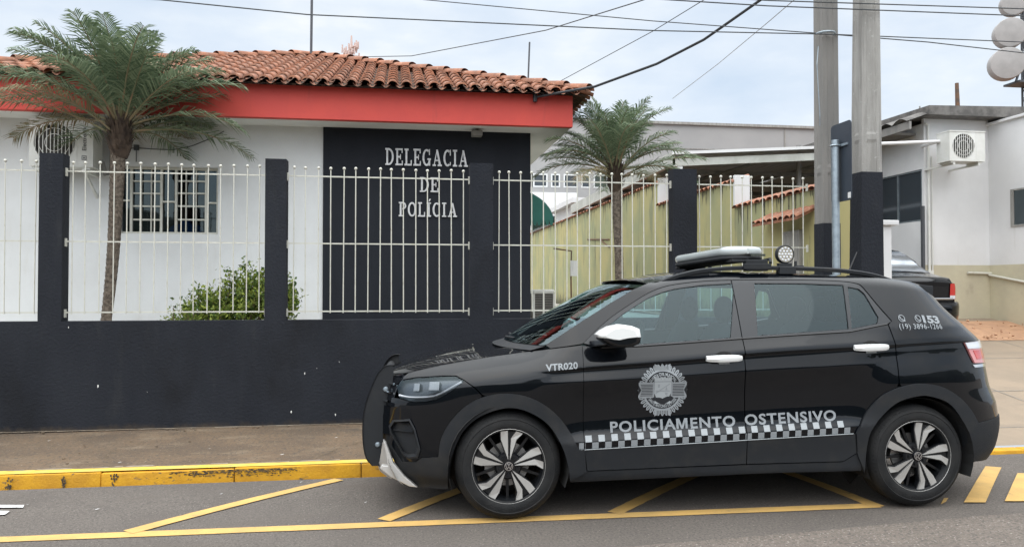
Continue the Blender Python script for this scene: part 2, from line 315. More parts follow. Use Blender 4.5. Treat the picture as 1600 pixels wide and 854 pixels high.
def text_with_m(a, b_, off, sp):
    """word a+'M'+b_ with a hand-drawn bold M between the two font pieces"""
    va, fa = raw_text(a, off, sp); vb, fb = raw_text(b_, off, sp); vm, _ = raw_text(a+'M', 0, sp); vt, _ = raw_text(a+'M'+b_, off, sp)
    xe = max(p[0] for p in vt); sh = xe-max(p[0] for p in vb); h = max(p[1] for p in raw_text('E', off, 1)[0]); x1 = max(p[0] for p in vm); x0 = x1-.70
    v = list(va)+[(p[0]+sh, p[1]) for p in vb]; f = list(fa)+[tuple(i+len(va) for i in q) for q in fb]; w_ = x1-x0
    for poly in (((0, 0), (.20, 0), (.20, 1), (0, 1)), ((.80, 0), (1, 0), (1, 1), (.80, 1)), ((.2, 1), (.2, .62), (.41, .0), (.5, .0), (.5, .27), (.27, 1)), ((.5, .27), (.5, .0), (.59, .0), (.8, .62), (.8, 1), (.73, 1))):
        n = len(v); v += [(x0+p[0]*w_, p[1]*h) for p in poly]; f.append(tuple(range(n, n+len(poly))))
    xs0 = min(p[0] for p in v); return [((p[0]-xs0)/(xe-xs0), p[1]/h) for p in v], f
def interp(pts):
    """smooth monotone interpolation through (x, y) points"""
    xs = [p[0] for p in pts]; ys = [p[1] for p in pts]; n = len(xs)
    d = [(ys[i+1]-ys[i])/(xs[i+1]-xs[i]) for i in range(n-1)]
    t = [d[0]] + [0 if d[i-1]*d[i] <= 0 else 2*d[i-1]*d[i]/(d[i-1]+d[i]) for i in range(1, n-1)] + [d[-1]]
    def f(x):
        if x <= xs[0]: return ys[0]+t[0]*(x-xs[0])*0
        if x >= xs[-1]: return ys[-1]
        i = 0
        while x > xs[i+1]: i += 1
        h = xs[i+1]-xs[i]; u = (x-xs[i])/h
        return ys[i]*(1+2*u)*(1-u)**2 + h*t[i]*u*(1-u)**2 + ys[i+1]*u*u*(3-2*u) + h*t[i+1]*u*u*(u-1)
    return f
def lerp(a, b, t): return a+(b-a)*t
# ================================================================== THE SETTING
YL, YK, YW, YB = 4.64, 6.32, 7.95, 10.45          # yellow line, kerb face, boundary wall front, station front wall
ZG, ZS = -.12, .005                                # gutter, sidewalk at the kerb
def struct(o): o['kind'] = 'structure'; return o
# ground: one big sheet, with the road profile sunk a little to the gutter
def road_z(y):
    return interp([(-60, 0), (YL+.3, 0), (YL+1.35, -.028), (YK, ZG)])(y)
ys = [-600, -60, -20, -5, 0, 2, 3, 4]+[YL+.08*i for i in range(21)]+[YK+.02]
xs = [-600, -60, -20, -10, -6, -3, 0, 3, 6, 10, 14, 20, 60, 600]
b = MB(); b.grid([[(x, y, road_z(y)) for x in xs] for y in ys]); struct(b.build('road', 'asphalt'))
# rougher strip of the carriageway nearest the camera
b = MB(); b.grid([[(x, y, .004) for x in (-60, -8, -1.2, 3, 8, 60)] for y in (-30, 3.0)] )
e1 = [(-60, -3.0), (-3, 3.3), (-1.0, 3.95), (.6, 4.05), (2.2, 4.18), (3.6, 4.33), (6, 4.42), (12, 4.5), (60, 4.5)]
b = MB(); b.grid([[(x, -30, .004) for x, y in e1], [(x, y, .004) for x, y in e1]]); struct(b.build('road_patch', 'asphalt_new'))
# far ground behind everything
b = MB(); b.q((-600, 17.5, .9), (600, 17.5, .9), (600, 700, .9), (-600, 700, .9)); struct(b.build('ground', 'soil'))
# kerb: separate cast stones
b = MB(); b2 = MB(); rnd = random.Random(3); XD = 4.75
x = -14.0
while x < XD:
    L_ = .98; x1 = min(x+L_, XD); z = ZS+rnd.uniform(-.006, .006); dy = rnd.uniform(-.008, .008)
    b.box((x+.0015, YK+dy, ZG-.1), (x1-.0015, YK+.13, z)); x += L_
o = b.build('kerb', 'yellow', bevel=.014, smooth=40); struct(o)
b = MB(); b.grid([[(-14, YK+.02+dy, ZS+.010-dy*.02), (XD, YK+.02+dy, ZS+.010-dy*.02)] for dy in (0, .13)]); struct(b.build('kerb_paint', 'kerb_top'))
b = MB(); rnd = random.Random(44)                         # tyre scuffs and chips along the kerb's top edge
def flake(x, z, rx, rz):
    pts = []
    for k in range(7): a = 2*PI*k/7; pts.append((x+rx*math.cos(a)*rnd.uniform(.5, 1.1), YK-.0105-.001*rnd.random(), min(ZS-.004, z+rz*math.sin(a)*rnd.uniform(.5, 1.1))))
    b.q(*pts)
x0s, x1s = onY(238, 740, YK).x, onY(470, 730, YK).x
for i in range(330):
    t = rnd.betavariate(2.2, 1.6); flake(lerp(x0s, x1s, t), ZS-.004-abs(rnd.gauss(0, .022)), rnd.uniform(.004, .022), rnd.uniform(.002, .006))
for u in (15, 100, 178): 
    xm = onY(u, 750, YK).x
    for i in range(14): flake(xm+rnd.gauss(0, .012), ZS-.01-.09*rnd.random(), .008, .012)
for i in range(420): flake(rnd.uniform(-5, XD-.1), ZG+.0+abs(rnd.gauss(0, .007)), rnd.uniform(.01, .04), .006)
M['scuff'] = mat('scuff', (.045, .036, .028), .9, col2=(.12, .085, .04), scale=40)
struct(b.build('kerb_scuff', 'scuff', recalc=False))
b = MB(); x = XD+.01                                      # dropped kerb in front of the driveway
while x < 16: b.box((x, YK, ZG-.1), (x+.97, YK+.14, ZG+.055)); x += .98
struct(b.build('kerb', 'yellow', bevel=.012, smooth=40))
# sidewalk
def side_z(y): return lerp(ZS, .045, (y-YK-.12)/(YW-YK-.12))
rows = []
for y in (YK+.12, YK+.3, YK+.6, YK+.9, YK+1.2, YW+.1): rows.append([(x, y, side_z(y)+.006*math.sin(x*1.3+y*2)) for x in [-14+.5*i for i in range(38)] + [XD]])
b = MB(); b.grid(rows); struct(b.build('sidewalk', 'sidewalk', smooth=60))
b = MB(); rnd = random.Random(17)                         # worn mortar strip behind the kerb and hairline cracks in the paving
x = -6.0
while x < XD-.1:
    l = rnd.uniform(.05, .3)
    if rnd.random() < .7: w_ = rnd.uniform(.012, .05); b.q((x, YK+.135, ZS+.010), (x+l, YK+.135, ZS+.010), (x+l*rnd.uniform(.8, 1), YK+.14+w_, ZS+.010), (x+l*rnd.uniform(0, .2), YK+.14+w_*rnd.random(), ZS+.010))
    x += l
x = -6.0
while x < XD-.1:
    l = rnd.uniform(.1, .5); w_ = rnd.uniform(.010, .028); b.q((x, YW-w_, side_z(YW-w_)+.009), (x+l, YW-w_*rnd.uniform(.4, 1), side_z(YW)+.009), (x+l, YW-.001, side_z(YW)+.011), (x, YW-.001, side_z(YW)+.011)); x += l*.98
M['mortar'] = mat('mortar', (.30, .25, .19), .95, col2=(.20, .16, .12), scale=12)
struct(b.build('mortar_strip', 'mortar', recalc=False))
b = MB()
for (x, y, a, n) in ((-.75, 6.5, 1.1, 16), (-2.6, 6.48, 1.4, 14), (-.2, 7.5, 2.6, 15), (-4.0, 7.2, .3, 14), (2.0, 6.6, 1.2, 14)):
    for k in range(n):
        a2 = a+rnd.gauss(0, .45); q_ = (x+.075*math.cos(a2), y+.075*math.sin(a2)); w_ = .0022
        if not (YK+.15 < q_[1] < YW-.02): break
        nx_, ny_ = -math.sin(a2)*w_, math.cos(a2)*w_; b.q((x-nx_, y-ny_, side_z(y)+.0105), (x+nx_, y+ny_, side_z(y)+.0105), (q_[0]+nx_, q_[1]+ny_, side_z(q_[1])+.0105), (q_[0]-nx_, q_[1]-ny_, side_z(q_[1])+.0105)); x, y = q_
struct(b.build('sidewalk_crack', 'scuff', recalc=False))
# gutter silt and litter against the kerb and the wall foot
b = MB(); rnd = random.Random(12)
for i in range(300):
    if i % 3: x, y, z = rnd.uniform(-5, 4.6), YK-abs(rnd.gauss(0, .035))-.01, ZG+.006+.01*rnd.random()
    else: x = rnd.uniform(-5, 4.5); y = YW-abs(rnd.gauss(0, .05))-.01; z = side_z(y)+.008
    r = rnd.uniform(.004, .014); b.ball((x, y, z), r, 5, 3, (1.4, 1, .5))
for i in range(60):
    x, y = rnd.uniform(-5, 4), rnd.uniform(YK+.2, YW-.1); b.ball((x, y, side_z(y)+.006), rnd.uniform(.004, .012), 5, 3, (1.5, 1, .4))
tag(struct(b.build('grit', 'sidewalk')), None); 
b = MB()
for (x, y, r) in [(a_, b_, c_*.55) for a_, b_, c_ in [(-1.9, 5.3, .03), (-.7, 5.9, .02), (-2.9, 5.0, .018), (-.2, 5.2, .02), (.1, 6.15, .025), (-2.2, 6.6, .03), (-.55, 7.3, .03), (-.95, 6.7, .035), (-3.1, 7.5, .03), (.9, 3.9, .025), (-.4, 4.2, .022), (-1.2, 5.6, .02), (-2.4, 5.5, .015), (.2, 5.7, .016), (-3.3, 5.1, .02), (-1.6, 7.0, .02)]]:
    z = road_z(y)+.006 if y < YK else side_z(y)+.012
    b.q((x-r, y, z), (x, y-r*.5, z+.002), (x+r, y+.01, z+.004), (x, y+r*.6, z+.002))
tag(b.build('dry_leaf', 'paper'), 'scattered pale scraps of paper and dry leaves on the road and sidewalk', 'litter')['kind'] = 'stuff'
# driveway: concrete apron rising from the gutter to the neighbour's yard, with saw joints
def drive_z(y): return interp([(YK, ZG+.06), (YK+1.0, .0), (YW, .10), (11, .58), (13, .93), (17.5, .98), (60, 1.0)])(y)
b = MB(); yy = [YK+.14, YK+.5, 7.3, YW, 8.6, 9.3, 10, 10.6, 11.2, 12, 13, 14, 16, 17.6]
b.grid([[(x, y, drive_z(y)) for x in (XD, 6, 8, 10, 12, 15, 20)] for y in yy]); struct(b.build('driveway', 'concrete', smooth=50))
b = MB()
for (p, q_) in [((4.9, 7.1), (16, 7.15)), ((4.9, 8.35), (16, 8.5)), ((4.9, 9.9), (16, 10.0)), ((7.2, 6.5), (7.3, 13)), ((9.6, 6.5), (9.5, 13))]:
    n = 24; L1 = []; L2 = []
    for i in range(n+1):
        x, y = lerp(p[0], q_[0], i/n), lerp(p[1], q_[1], i/n); k = .006
        hz = abs(q_[0]-p[0]) > 1
        L1.append((x-(0 if hz else k), y-(k if hz else 0), drive_z(y-(k if hz else 0))+.005)); L2.append((x+(0 if hz else k), y+(k if hz else 0), drive_z(y+(k if hz else 0))+.005))
    b.grid([L1, L2])
struct(b.build('driveway_joint', 'pole_dark'))
# yard behind the boundary wall
M['yard_floor'] = mat('yard_floor', (.42, .40, .36), .9, col2=(.34, .32, .29), scale=2)
b = MB(); b.grid([[(x, y, .93) for x in (-14, -3, 0, 2, 5.15)] for y in (YW+.2, 9, 12, 17.6, 36)]); struct(b.build('yard', 'yard_floor'))
b = MB(); rows = []; rnd = random.Random(5)
for j in range(7):
    rows.append([(9.0+.18*i, 11.0+.2*j, drive_z(11.0+.2*j)+.01+(.09*math.sin(PI*j/6)*math.sin(PI*min(1, i/4))*(0.6+.5*rnd.random()) if 0 < i else -.02)) for i in range(40)])
b.grid(rows); tag(b.build('dirt_heap', 'red_dirt', smooth=50), None)['kind'] = 'structure'
b = MB()
for i in range(70):
    x, y = rnd.uniform(9.2, 14), rnd.uniform(10.8, 12.0); b.ball((x, y, drive_z(y)+.05+.04*rnd.random()), rnd.uniform(.010, .03), 6, 4, (1, 1, .7))
struct(b.build('dirt_clods', 'red_dirt', smooth=50))

# road markings (paint sheets 4 mm above the asphalt)
def ribbon(b, p, q_, w0, lift=.0045, n=30, w1=None):
    p, q_ = Vector(p), Vector(q_); d = (q_-p).normalized(); nrm = Vector((-d.y, d.x)); w1 = w1 or w0
    A_, B_ = [], []
    for i in range(n+1):
        t = i/n; c_ = p.lerp(q_, t); ww = lerp(w0, w1, t)/2; r = random.Random(int(c_.x*977)+int(c_.y*131))
        a, d2 = c_+nrm*(ww*(1+r.uniform(-.05, .05))), c_-nrm*(ww*(1+r.uniform(-.05, .05)))
        A_.append((a.x, a.y, road_z(a.y)+lift)); B_.append((d2.x, d2.y, road_z(d2.y)+lift))
    b.grid([B_, A_])
g0 = onZ(0, 843, 0); g1 = onZ(1360, 790, 0)
b = MB(); ribbon(b, (lerp(g0.x, g1.x, -2), lerp(g0.y, g1.y, -2)), (g1.x+.05, g1.y), .10, n=120)
for (a, c_) in [((200, 832), (530, 748)), ((600, 813), (745, 758)), ((960, 802), (1085, 744)), ((1372, 792), (1225, 738))]:
    p, q_ = onZ(*a, 0), onZ(*c_, -.02); d = (q_-p); q_ = p+d*min(1.0, (YK-.25-p.y)/d.y)
    ribbon(b, (p.x, p.y), (q_.x, q_.y), .10, lift=.0065)
for quad in [[(1506, 787), (1540, 787), (1565, 730), (1540, 728)], [(1570, 785), (1606, 785), (1640, 742), (1590, 740)], [(1470, 790), (1478, 786), (1482, 780), (1475, 780)]]:
    P_ = [onZ(u, v, -.004) for u, v in quad]; n = 8
    b.grid([[(*(P_[0].lerp(P_[3], i/n).lerp(P_[1].lerp(P_[2], i/n), j/3)).xy, road_z(P_[0].lerp(P_[3], i/n).y)+.009) for j in range(4)] for i in range(n+1)])
struct(b.build('road_marking', 'line_yellow'))
b = MB()
for quad in [[(-30, 795), (36, 795), (38, 790.5), (-30, 790)], [(-20, 808), (8, 807), (15, 801), (-10, 800)]]:
    P_ = [onZ(u, v, -.01) for u, v in quad]; b.q(*[(p.x, p.y, road_z(p.y)+.009) for p in P_])
struct(b.build('road_marking', 'line_white'))
# added dark prop behind the camera, unseen, for car flanks and panes to mirror
b = MB(); rnd = random.Random(31); rows = []
for j, (y, z) in enumerate([(-9, .0), (-9.6, 1.5), (-10.5, 3.0), (-12, 3.7), (-16, 4.2), (-26, 4.6), (-40, 4.0)]):
    rows.append([(x*2.0, y+rnd.uniform(-.4, .4), max(-.05, z*(1+.25*math.sin(x*.55)+.12*math.sin(x*1.7))+rnd.uniform(-.2, .2)*(j > 0))) for x in range(-40, 41)])
M['reflection_prop_dark'] = mat('reflection_prop_dark', (.018, .028, .014), .95, col2=(.03, .03, .02), scale=1.5)
b.grid(rows); struct(b.build('reflection_prop', 'reflection_prop_dark', smooth=80))
# ------------------------------------------------------------------ boundary wall with its posts
ZT = 1.10
wall = thing('boundary_wall', (0, YW, .04), 'long low black rendered wall with tall posts in front of the police station', 'wall')
XE = 5.0
b = MB(); nx = 60
b.box((-14, YW, -.1), (XE, YW+.16, ZT)); b.build('wall_base', 'wall_black', wall)
posts = [(60, 97, 108, 238), (414, 447, 452, 247), (735, 771, 771, 254), (1053, 1090, 1090, 263)]
px = []
for i, (u0, u1, u2, v) in enumerate(posts):
    a, c_ = onY(u0, v, YW-.02), onY(u1, v, YW-.02)
    px.append((a.x, c_.x)); b = MB(); b.box((a.x, YW, ZT), (c_.x, YW+.16, a.z)); b.build('post', 'wall_black', wall)
b = MB(); rnd = random.Random(9)                          # chips where the black paint has come off
for (u, v, r) in [(153, 603, .016), (476, 583, .011), (455, 643, .014), (524, 647, .012), (107, 511, .008), (530, 565, .006), (495, 575, .005), (230, 612, .004)]:
    p = onY(u, v, YW-.004); pts = [(p.x+r*.5*math.cos(a)*rnd.uniform(.6, 1.2), YW-.003, p.z+r*1.2*math.sin(a)*rnd.uniform(.6, 1.2)) for a in [2*PI*k/9 for k in range(9)]]; b.q(*pts)
b.build('paint_chips', 'paper', wall)
# ------------------------------------------------------------------ fence panels: pickets with ball tips between the posts
YF = YW+.08
def picket_mesh():
    b = MB(); b.tube([(0, 0, 1.17), (0, 0, 2.63)], .0056, 8); b.ball((0, 0, 2.645), .016, 10, 8); return b.mesh('picket', 'cream', smooth=40)
pm = picket_mesh()
spans = [(-5.6, px[0][0], 'leftmost fence panel, cut by the picture edge, in front of the wall air conditioner'), (px[0][1], px[1][0], 'fence panel in front of the barred window and shrub'), (px[1][1], px[2][0], 'fence panel in front of the dark wall with the station lettering'),
         (px[2][1], px[3][0], 'fence panel in front of the green yard wall and slimmer palm'), (px[3][1], 4.56, 'rightmost fence panel, ending at the utility poles')]
for i, (x0, x1, lab) in enumerate(spans):
    fp = thing('fence_panel', (x0, YF, ZT), 'cream '+lab, 'fence', 'cream metal fence panels between the black posts')
    for z in (1.185, 1.875, 2.56):
        b = MB(); b.box((x0, -.005+YF, z-.0065), (x1, YF+.005, z+.0065)); b.build('rail', 'cream', fp)
    n = round((x1-x0)/.126); st = (x1-x0)/n
    for k in range(n):
        o = bpy.data.objects.new('picket', pm); C.objects.link(o); o.location = (x0+st*(k+.5), YF-.014, random.uniform(-.004, .004)); o.rotation_euler = (random.uniform(-.003, .003), random.uniform(-.004, .004), 0); put(o, fp)
    for z in (1.185, 1.875, 2.56):
        for xl in (x0, x1-.012): b = MB(); b.box((xl, YF-.02, z-.05), (xl+.012, YF+.012, z+.03)); b.build('fixing_lug', 'cream', fp)

# ================================================================== POLICE STATION
st = thing('police_station', (0, YB, .93), 'white single storey police station with red fascia, clay tile roof and dark lettered wall', 'building')
YFA = YB-.56
XR = onY(827, 300, YB).x; XS = onY(505, 300, YB).x; XL = -6.2
zs = max(onY(500, 203, YB).z, onY(400, 183, YFA).z+.03)
w0, w1 = onY(185, 365, YB), onY(341, 262, YB)
b = MB()
b.box((XL, YB, .5), (w0.x, YB+.2, zs)); b.box((w1.x, YB, .5), (XS, YB+.2, zs)); b.box((w0.x, YB, .5), (w1.x, YB+.2, w0.z)); b.box((w0.x, YB, w1.z), (w1.x, YB+.2, zs))
b.box((XL, YB+.2, .5), (XL+.2, YB+9, zs)); b.box((XL+.2, YB+8.8, .5), (XR, YB+9, zs)); b.box((XR-.2, YB+.2, .5), (XR, YB+8.8, zs))
b.build('wall', 'white_wall', st)
b = MB(); b.box((XS, YB-.03, .5), (XR+.012, YB+.2, zs-.004)); b.build('dark_wall', 'panel_dark', st)
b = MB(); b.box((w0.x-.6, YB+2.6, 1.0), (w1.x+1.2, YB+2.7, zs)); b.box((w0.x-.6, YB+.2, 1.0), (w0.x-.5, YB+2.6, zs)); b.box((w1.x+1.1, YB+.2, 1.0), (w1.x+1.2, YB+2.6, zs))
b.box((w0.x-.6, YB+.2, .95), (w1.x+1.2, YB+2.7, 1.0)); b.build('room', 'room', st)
# window
wf = MB(); y = YB+.10
def bar(b, u0, v0, u1, v1, t, yy=None, d=.03):
    a, c_ = onY(u0, v0, yy or YB+.08), onY(u1, v1, yy or YB+.08)
    if abs(u1-u0) > abs(v1-v0): b.box((a.x, (yy or YB+.08), (a.z+c_.z)/2-t/2), (c_.x, (yy or YB+.08)+d, (a.z+c_.z)/2+t/2))
    else: b.box(((a.x+c_.x)/2-t/2, (yy or YB+.08)-.002, a.z), ((a.x+c_.x)/2+t/2, (yy or YB+.08)+d+.002, c_.z))
for (u0, v0, u1, v1, t) in [(186, 263.5, 341, 263.5, .028), (186, 364, 341, 364, .028), (187, 263, 187, 365, .025), (340, 263, 340, 365, .025), (205, 263, 205, 365, .03), (252, 263, 252, 365, .03), (275, 263, 275, 365, .03), (322, 263, 322, 365, .03), (187, 313, 205, 313, .022), (252, 315, 275, 315, .022), (322, 317, 340, 317, .022)]: bar(wf, u0, v0, u1, v1, t)
wfo = wf.build('window_frame', 'cream', st)
g = MB()
for (a, c_) in [(205, 252), (275, 322)]:
    for v in (283, 302, 322, 343): bar(g, a, v, c_, v, .02, YB+.09)
    for k in (1, 2): bar(g, lerp(a, c_, k/3), 263, lerp(a, c_, k/3), 365, .014, YB+.09, .02)
g.build('window_grille', 'cream', wfo)
b = MB(); b.box((w0.x+.01, YB+.125, w0.z+.01), (w1.x-.01, YB+.131, w1.z-.01)); b.build('pane', 'window', wfo)
b = MB(); b.box((w0.x, YB+.003, w0.z-.012), (w1.x, YB+.08, w0.z+.004)); b.build('sill', 'white_wall', st)
# eaves: fascia band and soffit
XC = onY(895, 199, YFA).x; zf0 = onY(400, 183, YFA).z; zf1 = onY(400, 131, YFA).z
XCL = XL-.6; YE = YB+9.5
b = MB(); t = .1
b.box((XCL, YFA, zf0), (XC, YFA+t, zf1)); b.box((XC-.025, YFA+t, zf0+.05), (XC, YE-t, zf1)); b.box((XCL, YFA+t, zf0), (XCL+t, YE-t, zf1)); b.box((XCL, YE-t, zf0), (XC, YE, zf1))
b.build('fascia', 'red', st, bevel=.006)
b = MB(); b.box((XCL+t, YFA+t, zf0+.012), (XC-t, YB, zf0+.05)); b.box((XR, YB, zf0+.012), (XC-.001, YE-t, zf0+.05)); b.box((XC-t, YFA+t, zf0+.012), (XC-.001, YB, zf0+.05)); b.build('soffit', 'soffit', st)
# clay tile roof: hipped, real barrel-tile relief
X0r, X1r = XCL-.05, XC+.17; Y0r = YFA-.13; zr = zf1+.0
PK = onY(483, 90, Y0r+(X1r-onY(483, 90, 14).x))
half = X1r-PK.x; X0r = PK.x-half; Y1r = Y0r+2*half; zp = PK.z
slope = (zp-zr)/half
def tile_slope(ux, uy, cx_, cy_, n_cols, tw, seed):
    """one triangular hip slope; (ux,uy) along the eave, inward is 90 deg left of it; corner (cx_,cy_) = eave start"""
    b = MB(); rnd = random.Random(seed); wid = 2*half; pitch = wid/n_cols; prof = 10; rowl = .33; ix, iy = -uy, ux
    for c_ in range(n_cols):
        s0 = c_*pitch
        mid = s0+pitch/2; depth = min(mid, wid-mid)+pitch*.4
        nr = max(1, int(math.ceil(depth/rowl)))
        jit = rnd.uniform(-.004, .004)
        for r in range(nr):
            d0 = r*rowl-.05+rnd.uniform(-.010, .010)*(r > 0); d1 = min((r+1)*rowl+.02, depth)
            if d1-d0 < .05: continue
            rows = []
            tl = rnd.uniform(-.004, .004)
            for (d, lift, sc) in ((d0, .026+tl, 1.0), (d0+.001, .03+tl, 1.0), (d1, .003, .88)):
                row = []
                for k in range(prof+1):
                    a = PI*k/prof; off = pitch*.5 - math.cos(a)*pitch*.40*sc; h = math.sin(a)*.062*sc
                    if d == d0: h = max(h-.016, 0) if 0 < k < prof else h-.01
                    s = s0+off+jit; row.append((cx_+ux*s+ix*d, cy_+uy*s+iy*d, zr+d*slope+h+lift))
                rows.append(row)
            b.grid(rows)
            # channel tile between the covers
            rows = []
            for (d, lift) in ((d0-.02, .012), (d1, -.006)):
                rows.append([(cx_+ux*(s0-pitch*.32+pitch*.64*k/6)+ix*d, cy_+uy*(s0-pitch*.32+pitch*.64*k/6)+iy*d, zr+d*slope+lift+.012-.035*math.sin(PI*k/6)) for k in range(7)])
            b.grid(rows)
    return b
nc = int(round(2*half/.175))
roof_o = tile_slope(1, 0, X0r, Y0r, nc, 0, 1).build('roof', 'tile', st, smooth=50)
for i, (ux, uy, cx_, cy_) in enumerate([(0, 1, X1r, Y0r), (0, -1, X0r, Y1r), (-1, 0, X1r, Y1r)]):
    tile_slope(ux, uy, cx_, cy_, nc, 0, 5+i).build('roof_slope', 'tile', roof_o, smooth=50)
b = MB()                                                # decking under the tiles, so nothing shows through
for a_, c_ in (((X0r, Y0r), (X1r, Y0r)), ((X1r, Y0r), (X1r, Y1r)), ((X1r, Y1r), (X0r, Y1r)), ((X0r, Y1r), (X0r, Y0r))): b.q((*a_, zr-.015), (*c_, zr-.015), (PK.x, (Y0r+Y1r)/2, zp-.015))
b.build('roof_deck', 'fibre', roof_o)
b = MB()
for (cx_, cy_) in ((X1r, Y0r), (X0r, Y0r), (X1r, Y1r)):  # hip caps
    p0, p1 = Vector((cx_, cy_, zr+.05)), Vector((PK.x, (Y0r+Y1r)/2, zp+.05)); n = int((p1-p0).length/.36); dv = (p1-p0)/n; sd_ = Vector((dv.y, -dv.x, 0)).normalized()
    for k in range(n):
        q0, q1 = p0+dv*(k-.12), p0+dv*(k+1.0); rows = []
        for (q_, rr, lf) in ((q0, .105, .03), (q1, .09, .0)):
            rows.append([q_+sd_*(rr*math.cos(PI*j/8))+Vector((0, 0, rr*.75*math.sin(PI*j/8)-.02+lf)) for j in range(9)])
        b.grid(rows)
b.build('hip_cap', 'tile', roof_o, smooth=50)
# lettering: raised slab-serif capitals
def arc(cx_, cy_, rx, ry, a0, a1, t, n=20):
    o_, i_ = [], []
    for k in range(n+1):
        a = rad(lerp(a0, a1, k/n)); o_.append((cx_+rx*math.cos(a), cy_+ry*math.sin(a))); i_.append((cx_+(rx-t)*math.cos(a), cy_+(ry-t*.62)*math.sin(a)))
    return [(o_[k], o_[k+1], i_[k+1], i_[k]) for k in range(n)]
def rect(x0, y0, x1, y1): return [((x0, y0), (x1, y0), (x1, y1), (x0, y1))]
S_ = .10; T_ = .17
GL = {'I': (.42, [rect(.125, 0, .295, 1), rect(0, 0, .42, S_), rect(0, 1-S_, .42, 1)]),
 'L': (.70, [rect(.1, 0, .27, 1), rect(0, 1-S_, .40, 1), rect(0, 0, .70, S_), rect(.60, 0, .70, .32)]),
 'E': (.72, [rect(.1, 0, .27, 1), rect(0, 0, .72, S_), rect(0, 1-S_, .70, 1), rect(.27, .46, .50, .55), rect(.45, .36, .53, .65), rect(.62, 0, .72, .28), rect(.60, .74, .70, 1)]),
 'D': (.80, [rect(.1, 0, .27, 1), rect(0, 0, .34, S_), rect(0, 1-S_, .34, 1), arc(.32, .5, .48, .5, -90, 90, .17)]),
 'P': (.72, [rect(.1, 0, .27, 1), rect(0, 0, .40, S_), rect(0, 1-S_, .36, 1), arc(.34, .74, .38, .26, -90, 90, .16)]),
 'C': (.76, [arc(.40, .5, .40, .5, 55, 305, .18, 26), rect(.62, .66, .72, 1.0), rect(.64, .06, .71, .26)]),
 'G': (.82, [arc(.40, .5, .40, .5, 55, 330, .18, 26), rect(.62, .66, .72, 1.0), rect(.58, .02, .75, .44), rect(.48, .36, .82, .45)]),
 'O': (.82, [arc(.41, .5, .41, .5, 0, 360, .18, 32)]),
 'A': (.90, [[((.10, .05), (.20, .05), (.47, .98), (.40, .98))], [((.36, .98), (.52, .98), (.82, .05), (.62, .05))], rect(.22, .30, .66, .38), rect(0, 0, .32, S_), rect(.50, 0, .90, S_)]),
 'Í': (.42, [rect(.125, 0, .295, 1), rect(0, 0, .42, S_), rect(0, 1-S_, .42, 1), [((.17, 1.07), (.27, 1.07), (.42, 1.24), (.26, 1.24))]])}
for wi, (wd, u0, u1, v0, v1) in enumerate([('DELEGACIA', 602, 731, 258, 235), ('DE', 656, 685, 300, 277.5), ('POLÍCIA', 623, 714, 338, 317)]):
    a, c_ = onY(u0, v0, YB-.04), onY(u1, v1, YB-.04); hgt = (c_.z-a.z); gap = .16
    tot = sum(GL[k][0] for k in wd)+gap*(len(wd)-1); sx_ = (c_.x-a.x)/tot; x = a.x
    lt = MB()
    for ch in wd:
        wdt, strokes = GL[ch]
        for si, stq in enumerate(strokes):
            for poly in stq: lt.prism([(x+p[0]*sx_, a.z+p[1]*hgt) for p in poly], 'y', YB-.031, YB-.055-.0012*si)
        x += (wdt+gap)*sx_
    o = lt.build('wall_lettering', 'silver', st)
# soffit floodlight, cable on the wall, awning at the far side door
b = MB(); p = onY(745, 205, YB-.2); b.box((p.x-.07, YB-.28, p.z-.07), (p.x+.07, YB-.12, p.z+.0)); b.box((p.x-.02, YB-.22, p.z), (p.x+.02, YB-.18, zf0+.02)); b.build('floodlight', 'pole_dark', st, bevel=.01)
b = MB(); pts = [onY(u, v, YB-.02) for u, v in ((200, 232), (213, 231), (240, 233), (270, 234), (300, 228), (330, 216), (350, 205))]; b.tube(pts, .006, 6); b.box((pts[1].x-.03, YB-.03, pts[1].z-.03), (pts[1].x+.03, YB, pts[1].z+.04)); b.tube([pts[1], pts[1]+Vector((0, 0, -.18))], .006, 6); b.build('wall_cable', 'wire', st)
b = MB(); ya0, ya1 = 14.2, 16.6; rr = 1.0; pz = 2.78
p0 = onY(829, 330, ya0); rx = onY(864, 330, ya0).x-XR; zt_, zb_ = onY(829, 290, ya0).z, onY(829, 344, ya0).z
rows = []
for j in range(13):
    t = j/12; rows.append([(XR+.01+rx*math.sin(rad(90)*k/9), lerp(ya0, ya1, t), zb_+(zt_-zb_)*math.cos(rad(90)*k/9)) for k in range(10)])
b.grid(rows); b.q(*([(XR+.01, ya0, zb_)]+[(XR+.01+rx*math.sin(rad(90)*k/9), ya0, zb_+(zt_-zb_)*math.cos(rad(90)*k/9)) for k in range(10)]))
for k in range(14):
    x = XR+.01+rx*k/14; b.q((x, ya0+.002, zb_), (x+rx/14, ya0+.002, zb_), (x+rx/14*.75, ya0+.002, zb_-.09), (x+rx/14*.25, ya0+.002, zb_-.09))
for k in range(20):
    y = lerp(ya0, ya1, k/20); b.q((XR+rx, y, zb_), (XR+rx, y+.12, zb_), (XR+rx, y+.09, zb_-.09), (XR+rx, y+.03, zb_-.09))
b.build('awning', 'awning', st, smooth=40)
# roof rods
b = MB(); p = onY(486, 95, PK.y-.2); b.tube([(p.x, PK.y-.2, zp-.1), (p.x+.02, PK.y-.2, zp+2.6)], .022, 8); tag(b.build('mast', 'mast'), 'tall thin dark mast rising from the peak of the clay tile roof', 'mast')
p, q_ = onY(825, 131, Y0r+.9), onY(827.5, 66, Y0r+.9); b = MB(); b.tube([p, q_], .012, 6); tag(b.build('lightning_rod', 'mast'), 'short thin rod above the right end of the tiled roof', 'rod')
